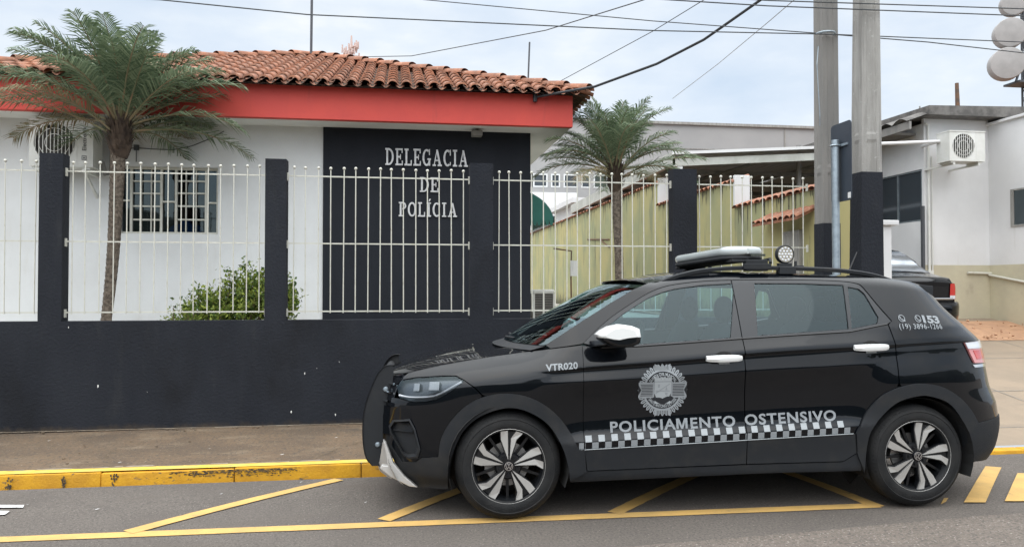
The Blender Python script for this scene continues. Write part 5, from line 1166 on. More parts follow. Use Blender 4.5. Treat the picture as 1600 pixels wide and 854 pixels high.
roof_line = [(x, zroof(x)) for x in [1.09+.1*i for i in range(19)]]
hd_top = [p for p in head[2:7]]; hd_bot = [head[6], head[7], head[8], head[9], head[10], head[11]]
for side in (-1, 1):
    sf = '' 
    # front fender
    ol = [(XD1-.003, clad(.46))]+[(XD1-.003, 1.052)]+[(x, ztop(x)-.002) for x in (.35, .2, .05, -.1, -.25, -.4, -.5)]+[fs_(.872)]+[fs_(head[2][1]+.006)]+[(p[0], p[1]+.006) for p in hd_top]+tr((742, 608), (754, 620))+[p for p in arch_fo if p[0] > cps(757, 623)[0]]
    fen = panel('front_fender', ol, 'paint', car, side, crease=True)
    if side == -1:
        v, f = text_mesh('VTR020', .03, sp=1.05); (xa, za_), (xb, zb_2) = cps(853, 572), cps(903, 568); hh = cps(853, 572)[1]-cps(853, 583)[1]
        b = MB(); P_ = [(lerp(xa, xb, p[0]), lerp(za_, zb_2, p[0])-hh+p[1]*hh*.95) for p in v]; b.v = [(x, -(S(x, z)+.003), z) for x, z in P_]; b.f = f; b.m = [0]*len(f); kid(b, 'lettering', 'vinyl', fen, recalc=False)
    # bumper side
    ol = [head[6]]+tr((742, 610), (753, 622))+[p for p in arch_fo[::-1] if p[0] < cps(757, 623)[0]]+tr((658, 717), (649, 723.5), (628, 722.5))+[fs_(z) for z in (.43, .5, .6, .7)]+[fs_(head[11][1]-.004)]+[(p[0], p[1]-.004) for p in hd_bot[::-1]][:-1]
    bs = panel('front_bumper', ol, 'paint', car, side, holes=[fog], st_=.025)
    vent = panel('fog_vent', fog, 'plastic', bs, side, off=-.035, depth=.0, st_=.02)
    b = MB()
    fgc = (sum(p[0] for p in fog)/len(fog), sum(p[1] for p in fog)/len(fog))
    ringo = [(fgc[0]+(p[0]-fgc[0])*1.04, fgc[1]+(p[1]-fgc[1])*1.04) for p in resample(fog, .02)]; ringi = [(fgc[0]+(p[0]-fgc[0])*.80, fgc[1]+(p[1]-fgc[1])*.84) for p in resample(fog, .02)]
    n = len(ringo)
    b.grid([[(x, side*(S(x, z)+.006), z) for x, z in ringo], [(x, side*(S(x, z)+.010), z) for x, z in [(lerp(a[0], c_[0], .5), lerp(a[1], c_[1], .5)) for a, c_ in zip(ringo, ringi)]], [(x, side*(S(x, z)-.03), z) for x, z in ringi]], True)
    kid(b, 'fog_vent_rim', 'plastic', bs, smooth=50)
    b = MB()
    for z in (.62, .565, .515):
        xs_in = [p for p in [fgc[0]-.09+.005*i for i in range(40)] if inside((p, z), ringi)]
        if xs_in: b.grid([[(x, side*(S(x, z)-.034), z-.006) for x in xs_in], [(x, side*(S(x, z)-.008), z) for x in xs_in], [(x, side*(S(x, z)-.034), z+.006) for x in xs_in]])
    kid(b, 'fog_vent_slats', 'plastic', bs, smooth=50)
    # head lamp: dark tray, clear lens, light guide and two projector blocks
    hl = panel('headlight', head, 'lamp_tray', car, side, off=-.05, depth=0, st_=.02)
    panel('lens', head, 'clear', hl, side, off=-.002, depth=.0, st_=.02)
    rim = resample(head, .02); hc = (sum(p[0] for p in head)/len(head), sum(p[1] for p in head)/len(head))
    b = MB(); b.grid([[(x, side*(S(x, z)-.001), z) for x, z in rim], [(x, side*(S(x, z)-.05), z) for x, z in rim]], True); kid(b, 'housing', 'gloss_black', hl)
    b = MB(); gl_ = smooth_line(tr((722, 600), (702, 611), (682, 621), (662, 623.5), (640, 623), (624, 620)), 5); b.tube([(x, side*(S(x, z)-.010), z) for x, z in gl_], .0075, 6); kid(b, 'light_guide', 'lamp_white', hl, smooth=60)
    b = MB()
    for (u0, v0, u1, v1) in ((645, 602, 656, 615), (669, 600, 687, 614)):
        q4 = tr((u0, v1), (u1-1, v1), (u1, v0), (u0+2, v0)); b.hexa([(x, side*(S(x, z)-.045), z) for x, z in (q4[0], q4[1])]+[(x, side*(S(x, z)-.02), z) for x, z in (q4[1], q4[0])]+[(x, side*(S(x, z)-.045), z) for x, z in (q4[3], q4[2])]+[(x, side*(S(x, z)-.02), z) for x, z in (q4[2], q4[3])])
    kid(b, 'projector', 'projector', hl, bevel=.006)
    # lower bumper cladding + arches + sill + door cladding
    ol = tr((685.5, 717), (658, 718), (649, 724.5), (628, 723.5))+[fs_(z) for z in (.41, .34, .27, .215)]+tr((653, 762), (699, 766))+[p for p in arch_fi if p[0] < cps(712, 700)[0]]+[p for p in arch_fo if p[0] < cps(692, 690)[0]][::-1][:0]
    panel('bumper_cladding', ol, 'plastic', car, side, off=.006, st_=.03)
    ol = arch_fo+tr((913, 705), (916, 739.5))+[p for p in arch_fi[::-1] if p[1] > .22]
    panel('front_arch_cladding', ol, 'plastic', car, side, off=.016, depth=.06, st_=.03)
    ol = arch_ro+tr((1528, 690))+arch_ri[::-1]+tr((1339, 712))
    panel('rear_arch_cladding', ol, 'plastic', car, side, off=.016, depth=.06, st_=.03)
    ol = tr((892, 742), (917.5, 739.5), (1167.5, 729), (1317.5, 724.5), (1339, 711.5), (1347, 711.5), (1345.6, 738), (1192, 742), (892.5, 756))
    panel('side_sill', ol, 'plastic', car, side, off=.004, depth=.05, st_=.03)
    # doors
    def door(nm, xa, xb, low, extra_top, lab=None):
        d = panel(nm, low+extra_top, 'paint', car, side, crease=True); return d
    bl = lambda a, c_, n=8: [(lerp(a, c_, i/n), belt(lerp(a, c_, i/n))-.004) for i in range(n+1)]
    fd = door('front_door', XD1, XD2, [(XD1, clad(XD1)+.002), (XD2-.003, clad(XD2)+.002)], [(XD2-.003, belt(XD2)-.004)]+[(p[0], p[1]-.004) for p in dlo_bot if p[0] < XD2-.03]+[(XD1, 1.050)])
    panel('door_cladding', [(XD1, clad(XD1)), cps(917.5, 738), (XD2-.003, cps(1167, 727)[1]), (XD2-.003, clad(XD2))], 'plastic', fd, side, off=.010, st_=.04)
    rl = [(XD2+.003, clad(XD2)+.002)]+[(arch_ro[0][0]-.02, clad(2.2)+.002)]+[p for p in arch_ro if p[0] < XD3-.012]
    rd = door('rear_door', XD2, XD3, rl, [(XD3-.004, .80), (XD3-.003, 1.03), (XD3-.03, 1.17)]+[(p[0], p[1]-.004) for p in dlo_bot if XD2+.03 < p[0] < XD3-.03]+[(XD2+.003, belt(XD2)-.004)])
    panel('door_cladding', [(XD2+.003, clad(XD2)), (XD2+.003, cps(1167, 727)[1])]+tr((1317, 723), (1338, 710), (1336, 681)), 'plastic', rd, side, off=.010, st_=.04)
    # window trim (with holes), split between the doors, and glass
    tl = [p for p in DLO if p[0] < XD2-.01]; i_top = [p for p in dlo if p[0] < XD2-.01]; i_bot = [p for p in dlo_bot if p[0] < XD2-.02]
    ft = panel('window_trim', i_top+[(XD2-.003, 1.461), (XD2-.003, belt(XD2)-.003)]+i_bot, 'trim', fd, side, holes=[gl_f], off=-.004, depth=.02, st_=.03)
    j_top = [p for p in dlo if p[0] > XD2+.01]; j_bot = [p for p in dlo_bot if p[0] > XD2+.02]
    rt = panel('window_trim', [(XD2+.003, 1.461)]+j_top+j_bot+[(XD2+.003, belt(XD2)-.003)], 'trim', rd, side, holes=[gl_r, gl_q], off=-.004, depth=.02, st_=.03)
    b = MB(); b.tube([(x, side*(S(x, z)+.002), z-.001) for x, z in dlo_bot[::-1]], .0055, 6); kid(b, 'belt_molding', 'gloss_black', fd)
    panel('window_glass', gl_f, 'car_glass', fd, side, off=-.012, depth=0, st_=.05); panel('window_glass', gl_r, 'car_glass', rd, side, off=-.012, depth=0, st_=.05); panel('quarter_glass', gl_q, 'car_glass', rd, side, off=-.012, depth=0, st_=.05)
    # body side: A pillar, roof frame, D pillar and rear quarter in one skin
    ol = [(XD1-.004, 1.062)]+[(x, ztop(x)+.004) for x in (.36, .27)]+ws+roof_line+[(2.98, 1.428)]+[rs_(z) for z in (1.42, 1.36, 1.29, 1.2, 1.13, 1.06, 1.0, .9, .8, .7, .62, .562)]+tr((1528, 664))+[p for p in arch_ro[::-1] if p[0] > XD3+.006]+[(XD3+.003, .80), (XD3+.004, 1.03), (XD3-.022, 1.17)]+[(p[0]+.004*(p[0] > 2.3), p[1]+.004) for p in dlo[::-1]]
    bodys = panel('body_side', ol, 'paint', car, side, st_=.03, crease=True)
    ol = tr((1528, 664))+[rs_(z) for z in (.555, .45, .36, .29, .25)]+tr((1524, 723), (1516, 725))+[p for p in arch_ri[::-1] if p[0] > cps(1513, 690)[0]]
    panel('rear_bumper', ol, 'plastic', car, side, off=.010, st_=.03, depth=.03)
    # tail lamp wrapping the corner: clear upper, red, chrome foot
    t0, t1, t2, t3 = tail
    xl_ = lambda z: rear_x(.33, z)
    tl_ = panel('tail_lamp', [t0, (xl_(t0[1]+.012), t0[1]+.012), (xl_(t2[1]), t2[1]), (t3[0], t3[1])], 'lamp_pink', car, side, off=.012, depth=.03, st_=.02)
    m0 = (lerp(t0[0], t3[0], .30), lerp(t0[1], t3[1], .30)); m1 = (lerp(t0[0], t3[0], .98), lerp(t0[1], t3[1], .98))
    panel('clear_segment', [t0, (xl_(t0[1]+.012)-.02, t0[1]+.012), (xl_(m0[1])-.02, m0[1]), m0], 'lamp_white', tl_, side, off=.015, depth=.005, st_=.02)
    panel('red_segment', [(m0[0]+.05, m0[1]-.012), (xl_(m0[1])-.01, m0[1]-.012), (xl_(m1[1]+.02)-.01, m1[1]+.02), (m1[0]+.03, m1[1]+.02)], 'lamp_red', tl_, side, off=.015, depth=.005, st_=.02)
    panel('chrome_foot', [(t3[0]-.02, t3[1]-.012), (xl_(t3[1]), t3[1]-.012), (xl_(t3[1]-.03), t3[1]-.03), (t3[0]+.0, t3[1]-.03)], 'chrome', tl_, side, off=.006, depth=.005, st_=.02)
    # door handles over flat black patches painted for the shade in their cups
    for (dr, us) in ((fd, (1104.5, 1160, 558.5, 570)), (rd, (1336, 1389, 541.5, 552.5))):
        xa, zt_a = cps(us[0], (us[2]+us[3])/2); xb, zt_b = cps(us[1], (us[2]+us[3])/2-1.5); n = 8; cup = []
        cxm, czm = (xa+xb)/2-.0, (zt_a+zt_b)/2+.012
        cup = [(cxm+.062*math.cos(a), czm+.038*math.sin(a)-.004) for a in [2*PI*k/20 for k in range(20)]]
        panel('handle_cup_shade', cup, 'under', dr, side, off=.006, depth=0, st_=.02)
        b = MB(); rows = []
        for i in range(n+1):
            t = i/n; x = lerp(xa, xb, t); z = lerp(zt_a, zt_b, t); y = S(x, z); o_ = .012+.030*math.sin(PI*t)**.5; hh = .0245*(.75+.25*math.sin(PI*t)**.5)
            rows.append([(x, side*(y+o_-.016), z-hh*.6), (x, side*(y+o_), z-hh*.8), (x, side*(y+o_+.010), z), (x, side*(y+o_+.004), z+hh*.8), (x, side*(y+o_-.014), z+hh)])
        b.grid(rows, True); b.q(*rows[0]); b.q(*rows[-1]); o = kid(b, 'door_handle', 'white_paint', dr, smooth=45)
        b = MB(); b.prism([(cxm-.035, czm-.048), (cxm+.037, czm-.046), (cxm+.030, czm-.026), (cxm-.030, czm-.028)], 'y', side*(S(cxm, czm-.04)-.002), side*(S(cxm, czm-.04)+.012)); kid(b, 'handle_flap', 'vinyl_light', dr, bevel=.004)
    # mirror: white cap over a black shell on a foot
    mo = [cpx(u, v, -1.0) for u, v in ((931, 526), (938, 520), (950, 513.5), (967, 510), (985, 512.5), (996.7, 517), (999, 528), (998, 540), (985, 545.5), (962, 547), (945, 541), (935, 534))]
    spl = [cpx(u, v, -1.0) for u, v in ((933, 531), (950, 535), (962, 536), (980, 532), (999, 530))]
    cap_ = mo[0:7]+spl[::-1]; low = mo[7:12]+spl
    def lathe_prism(b, poly, y0, y1):
        cx_, cz_ = sum(p[0] for p in poly)/len(poly), sum(p[1] for p in poly)/len(poly); rows = []
        for t, sc in ((0, .72), (.10, .90), (.3, 1.0), (.7, 1.0), (.88, .93), (.97, .8), (1, .62)): rows.append([(cx_+(x-cx_)*sc, side*lerp(y0, y1, t), cz_+(z-cz_)*sc) for x, z in poly])
        b.grid(rows, True); b.q(*rows[0]); b.q(*rows[-1])
    mc = (sum(p[0] for p in mo)/12, sum(p[1] for p in mo)/12)
    def shell(b, poly, y0, y1):
        rows = []
        for t, sc in ((0, .78), (.10, .92), (.3, 1.0), (.7, 1.0), (.88, .94), (.97, .84), (1, .70)): rows.append([(mc[0]+(x-mc[0])*sc, side*lerp(y0, y1, t), mc[1]+(z-mc[1])*sc) for x, z in poly])
        b.grid(rows, True); b.q(*rows[0]); b.q(*rows[-1])
    b = MB(); shell(b, low, .92, 1.10); mir = kid(b, 'side_mirror', 'gloss_black', car, smooth=45)
    b = MB(); shell(b, cap_, .918, 1.103); kid(b, 'mirror_cap', 'white_paint', mir, smooth=60)
    b = MB(); xm = mc[0]; b.hexa([(xm-.16, side*.80, 1.035), (xm+.06, side*.80, 1.035), (xm+.05, side*.96, 1.06), (xm-.06, side*.96, 1.06), (xm-.15, side*.80, 1.075), (xm+.05, side*.80, 1.075), (xm+.05, side*.96, 1.10), (xm-.05, side*.96, 1.10)]); kid(b, 'mirror_foot', 'gloss_black', mir, bevel=.008, smooth=40)
    # roof rail
    b = MB(); rp = [cpx(u, v, -.60) for u, v in ((1034, 439.5), (1046, 434.5), (1064, 428.5), (1096, 421.5), (1140, 417.8), (1190, 417), (1242, 417.8), (1300, 420), (1345, 424.5), (1375, 430.5), (1397, 438))]
    rp = smooth_line(rp, 3); rows = []
    for i, (x, z) in enumerate(rp):
        t = i/(len(rp)-1); hgt = .028; z2 = z-hgt; rows.append([(x, side*.615, z2), (x, side*.618, z-.008), (x, side*.606, z), (x, side*.59, z), (x, side*.582, z-.008), (x, side*.585, z2)])
    b.grid(rows, True); b.q(*rows[0]); b.q(*rows[-1])
    for (u0, u1) in ((1036, 1110), (1322, 1397)):    # solid feet at both ends
        a = [p for p in rp if cpx(u0, 430, -.6)[0]-.02 < p[0] < cpx(u1, 430, -.6)[0]]; b.grid([[(x, side*.598, z-.012) for x, z in a], [(x, side*.598, zroof(max(1.0, x))-.005) for x, z in a]]); b.grid([[(x, side*.604, z-.012) for x, z in a], [(x, side*.604, zroof(max(1.0, x))-.005) for x, z in a]])
    kid(b, 'roof_rail', 'plastic', car, smooth=40)
    # wheel housing
    for xw in (0, WB):
        b = MB(); b.lathe([(.37, side*.50), (.37, side*.885)], (xw, 0, .33), 'y', 32); b.lathe([(.0, side*.50), (.37, side*.50)], (xw, 0, .33), 'y', 32)
        b.f = [f for f in b.f if sum(b.v[i][2] for i in f)/4 > .20]; b.m = [0]*len(b.f); kid(b, 'wheel_housing', 'under', car, recalc=False)
    # inner door and pillar skin
    ol = [(.5, .40), (2.25, .40), (2.55, .85), (2.9, .85), (2.95, 1.12)]+[(x, belt(x)-.012) for x in (2.5, 2.0, 1.5, 1.0, .5)]
    panel('door_lining', ol, 'inner', car, side, off=-.08, depth=0, st_=.08)
# --- hood, windscreen, roof, tailgate, front
b = MB(); rows = []; n = 44
for i in range(n+1):
    t = i/n; xe = lerp(.452, -.64, t); ye = S(xe, ztop(xe))-.003; ze = ztop(xe); xc_ = lerp(.14, -.805, t); row = []
    for j in range(-40, 41):
        s_ = abs(j)/40; x = xc_+(xe-xc_)*s_**2.6; z = zcen(xc_)+(ze-zcen(xc_))*s_**2.4+.006*math.exp(-((s_-.62)/.16)**2)*(1-.4*t)
        row.append((x, math.copysign(s_*ye, j), z))
    rows.append(row)
last = rows[-1]; rows.append([(x-.012, y*1.0, z-.018) for x, y, z in last]); rows.append([(x-.004, y*.99, z-.05) for x, y, z in last])
b.grid(rows); kid(b, 'hood', 'paint', car, smooth=50)
wsn = 14; rows = []
for i in range(wsn+1):
    t = i/wsn; k = t*(len(ws)-1); a = min(int(k), len(ws)-2); xe, ze = (lerp(ws[a][q_], ws[a+1][q_], k-a) for q_ in (0, 1)); ye = S(xe, ze)-.012; row = []
    for j in range(-14, 15):
        s_ = abs(j)/14; bul = (1-s_**2.2); row.append((xe-.004-bul*lerp(.17, .10, t), math.copysign(s_*ye, j), ze-.004+bul*lerp(.0, .025, t)))
    rows.append(row)
b = MB(); b.grid(rows); wsc = kid(b, 'windshield', 'screen_glass', car, smooth=80)
b = MB(); b.grid([[(x, y, z+.001) for x, y, z in rows[0]], [(x+.03, y, z-.06) for x, y, z in rows[0]]]); b.grid([[(x-.09, y, z-.028) for x, y, z in rows[0]], [(x+.0, y, z-.004) for x, y, z in rows[0]]]); kid(b, 'cowl', 'plastic', wsc, recalc=False)
b = MB()
for (y0, y1, dx) in ((-.62, .02, 0), (-.05, .55, -.01)): b.tube([(.30-.12*(1-abs(y0)), y0, 1.045), (.24-.12*(1-abs((y0+y1)/2)), (y0+y1)/2, 1.062), (.22-.15*(1-abs(y1)), y1, 1.07)], .011, 6); b.box((.24-.1*(1-abs(y0)), y0-.02, 1.01), (.30-.1*(1-abs(y0)), y0+.03, 1.055))
kid(b, 'wiper', 'plastic', wsc)
b = MB(); rr_ = []
xs_r = [1.05, 1.12, 1.2, 1.35, 1.5, 1.7, 1.9, 2.1, 2.3, 2.5, 2.65, 2.78, 2.88, 2.97]
for i, xe in enumerate(xs_r):
    ze = zroof(xe)-.001; ye = S(xe, zroof(xe))-.001; row = []
    if i == 0: xe, ze = ws[-1]; ye = S(xe, ze)-.006
    f_ = max(0, 1-(xe-1.05)/.5)
    for j in range(-12, 13):
        s_ = abs(j)/12; row.append((xe-.004-.10*(1-s_**2.2)*f_, math.copysign(s_*ye, j), ze+.030*(1-s_**3.5)))
    rr_.append(row)
b.grid(rr_); roof_ = kid(b, 'roof', 'paint', car, smooth=60)
b = MB(); b.grid([[(x, y*.97, z-.03) for x, y, z in r] for r in rr_]); kid(b, 'headliner', 'headliner', roof_, recalc=False)
b = MB(); b.tube([cpx(1327, 419, 0)+(), ] and [(cpx(1327, 419, .05)[0], .05, cpx(1327, 421, .05)[1]-.03), (cpx(1342, 393, .05)[0], .05, cpx(1342, 393, .05)[1])], [.006, .004], 6); kid(b, 'aerial', 'trim', roof_)
# spoiler
b = MB(); sp_ = [cpx(u, v, -.60) for u, v in ((1436, 446), (1464, 448.5), (1463.5, 479.5), (1450, 474))]; rows = []
for j in range(-10, 11):
    s_ = abs(j)/10; y = math.copysign(s_*.585, j); rows.append([(x+.03*(1-s_**2), y, z) for x, z in sp_])
b.grid(rows, True); b.q(*rows[0]); b.q(*rows[-1]); kid(b, 'spoiler', 'plastic', car, smooth=40, bevel=.006)
def fascia(nm, mt, zs_, ymax, fx, off=0, par=car, ny=24):
    b = MB(); b.grid([[(fx(ymax*j/ny, z)+off, ymax*j/ny, z) for j in range(-ny, ny+1)] for z in zs_]); return kid(b, nm, mt, par, smooth=60)
tg_ = fascia('tailgate', 'paint', [1.16, 1.1, 1.05, .95, .85, .75, .65, .56], YR+.004, rear_x)
fascia('rear_glass', 'car_glass', [1.44, 1.40, 1.32, 1.24, 1.16], YR+.004, rear_x, 0, tg_)
fascia('rear_bumper_face', 'plastic', [.56, .5, .42, .34, .27, .22], YR+.006, rear_x, .010)
fascia('lamp_band', 'lamp_red', [1.04, .98, .92], .33, rear_x, .012, tg_)
gr = fascia('grille', 'gloss_black', [.84, .78, .72, .66], YS+.004, front_x, .012)
b = MB()
for z in (.80, .745, .69): b.tube([(front_x(y, z)-.004, y, z) for y in [-.56+.08*i for i in range(15)]], .008, 5)
kid(b, 'grille_bars', 'chrome', gr)
b = MB(); b.lathe([(.0, 0), (.05, 0), (.055, .012), (.062, .012), (.062, -.01)], (front_x(0, .76)-.016, 0, .76), 'x', 24); kid(b, 'badge', 'chrome', gr, smooth=40)
fascia('bumper_face', 'paint', [.66, .60, .54, .48], YS+.004, front_x)
fascia('lower_intake', 'plastic', [.48, .44, .38, .33], YS+.004, front_x, .02)
# silver skid plate: a lip sweeping up at both corners
b = MB(); rows = []
for j in range(-24, 25):
    y = j/24*.70; q_ = abs(j)/24; x = front_x(y*.86, .32); lift = .20*max(0, (q_-.62)/.38)**1.6 if q_ < .87 else .087*(1-(q_-.87)/.13*1.1)
    lift = .17*math.exp(-((q_-.86)/.075)**2); z1_ = .285+lift*1.0; z0_ = .20+lift*.25
    rows.append([(x+.05, y, z0_-.012), (x-.012+q_*.02, y, (z0_+z1_)/2-.02), (x-.022, y, z1_)])
b.grid(rows); kid(b, 'skid_plate', 'skid', car, smooth=60)
for side in (-1, 1):
    sk = [cpx(u, v, -.62) for u, v in ((598.6, 688), (603, 692), (615, 724), (632, 744), (653, 761.5), (640, 760), (612, 746), (594, 732), (597, 727), (606, 728), (604, 712))]
    b = MB(); b.v = []; k_ = len(sk)
    b.prism([(x, z) for x, z in sk], 'y', side*.655, side*.60); kid(b, 'skid_corner', 'skid', car, bevel=.005)
# push bumper
pbm = bpy.data.objects.new('push_bumper', None); C.objects.link(pbm); pbm.parent = car
prof = smooth_line([cpx(u, v, -.50) for u, v in ((614.5, 571.6), (604, 572.5), (597, 577), (588, 588), (576, 616), (568.5, 642), (566, 668), (567, 696), (571.6, 717), (579, 726.5))], 3)+[cpx(u, v, -.50) for u, v in ((581, 729.5), (590, 729), (598.6, 732), (598.6, 650), (604, 634), (609, 622), (613, 604), (615, 586))]
for side in (-1, 1):
    b = MB(); b.prism(prof, 'y', side*.495, side*.505); pl_ = kid(b, 'side_plate', 'plastic', pbm, bevel=.003)
    b = MB(); pr2 = prof[:28]; b.grid([[(x, side*.465, z) for x, z in pr2], [(x, side*.51, z) for x, z in pr2]]); b.grid([[(x+.006, side*.465, z) for x, z in pr2], [(x+.006, side*.51, z) for x, z in pr2]]); kid(b, 'flange', 'plastic', pl_)
    for (u, v) in ((602.5, 610), (590, 696.5)):
        x, z = cpx(u, v, -.51); b = MB(); b.lathe([(0, side*.518), (.011, side*.517), (.016, side*.512), (.018, side*.506), (.018, side*.50)], (x, 0, z), 'y', 14); kid(b, 'bolt', 'galv', pl_, smooth=40)
for z in (.34, .47, .60, .73, .84):
    b = MB(); x = cpx(575, 640, -.5)[0]+(.03 if z < .7 else .06 if z < .8 else .10); b.tube([(x, -.5, z), (x, .5, z)], .028, 12); kid(b, 'cross_tube', 'plastic', pbm, smooth=40)
for y in (-.3, .3):
    b = MB(); b.box((-.84, y-.02, .30), (-.60, y+.02, .42)); kid(b, 'mount_arm', 'plastic', pbm)
# underbody and cabin floor
b = MB(); b.box((.42, -.80, .235), (WB-.42, .80, .40)); b.box((-.62, -.55, .23), (.42, .55, .70)); b.box((-.55, -.62, .70), (.42, .62, .86)); b.box((WB-.42, -.50, .26), (3.25, .50, .62)); b.box((WB-.42, -.72, .70), (3.2, .72, .80)); kid(b, 'underbody', 'under', car)
b = MB(); b.lathe([(0, -.38), (.032, -.38), (.032, .38), (0, .38)], (0, 0, .32), 'y', 10); b.lathe([(0, -.7), (.04, -.7), (.04, .7), (0, .7)], (WB, 0, .32), 'y', 10); kid(b, 'axle', 'under', car)
# cabin
b = MB(); b.hexa([(.15, -.70, .86), (.80, -.70, .70), (.80, .70, .70), (.15, .70, .86), (.18, -.66, 1.01), (.72, -.70, 1.03), (.72, .70, 1.03), (.18, .66, 1.01)]); dash = kid(b, 'dashboard', 'inner', car, bevel=.03, smooth=40)
b = MB(); b.tube([(.90+.18*math.sin(a)*.35, -.36+.18*math.cos(a), 1.0+.18*math.sin(a)) for a in [2*PI*k/24 for k in range(25)]], .014, 8, False); b.tube([(.74, -.36, .95), (.9, -.36, 1.0)], .035, 8); b.box((.88, -.5, .985), (.91, -.22, 1.02)); kid(b, 'steering_wheel', 'inner', dash)
def seat(x, y, wd, nm='seat'):
    b = MB(); b.box((x, y-wd/2, .52), (x+.50, y+wd/2, .70)); o = kid(b, nm, 'seat', car, bevel=.04, smooth=50)
    b = MB(); rows = []
    for (dx, z, k, th) in ((.40, .64, .92, .13), (.44, .80, 1.0, .14), (.50, .98, .98, .13), (.55, 1.12, .86, .11), (.57, 1.17, .66, .08)): rows.append([(x+dx-th*.3, y-wd/2*k*.9, z), (x+dx-th*.5, y, z), (x+dx-th*.3, y+wd/2*k*.9, z), (x+dx+th*.3, y+wd/2*k, z), (x+dx+th*.6, y, z), (x+dx+th*.3, y-wd/2*k, z)])
    b.grid(rows, True); b.q(*rows[-1]); kid(b, 'backrest', 'seat', o, smooth=60)
    for yy in ([y] if wd < .8 else [y-.38, y+.38, y]):
        b = MB(); b.ball((x+.585, yy, 1.265), .10, 14, 10, (.62, 1.2, .95)); b.tube([(x+.585, yy-.05, 1.08), (x+.59, yy-.05, 1.19)], .008, 6); b.tube([(x+.585, yy+.05, 1.08), (x+.59, yy+.05, 1.19)], .008, 6); kid(b, 'headrest', 'seat', o, smooth=60)
seat(.98, -.36, .52); seat(.98, .36, .52); seat(1.88, 0, 1.26, 'rear_bench')
b = MB(); b.box((2.62, -.62, .78), (3.1, .62, 1.08)); kid(b, 'parcel_shelf', 'inner', car)
b = MB(); b.box((.93, -.14, 1.34), (.96, .10, 1.40)); kid(b, 'rear_view_mirror', 'trim', wsc, bevel=.01)
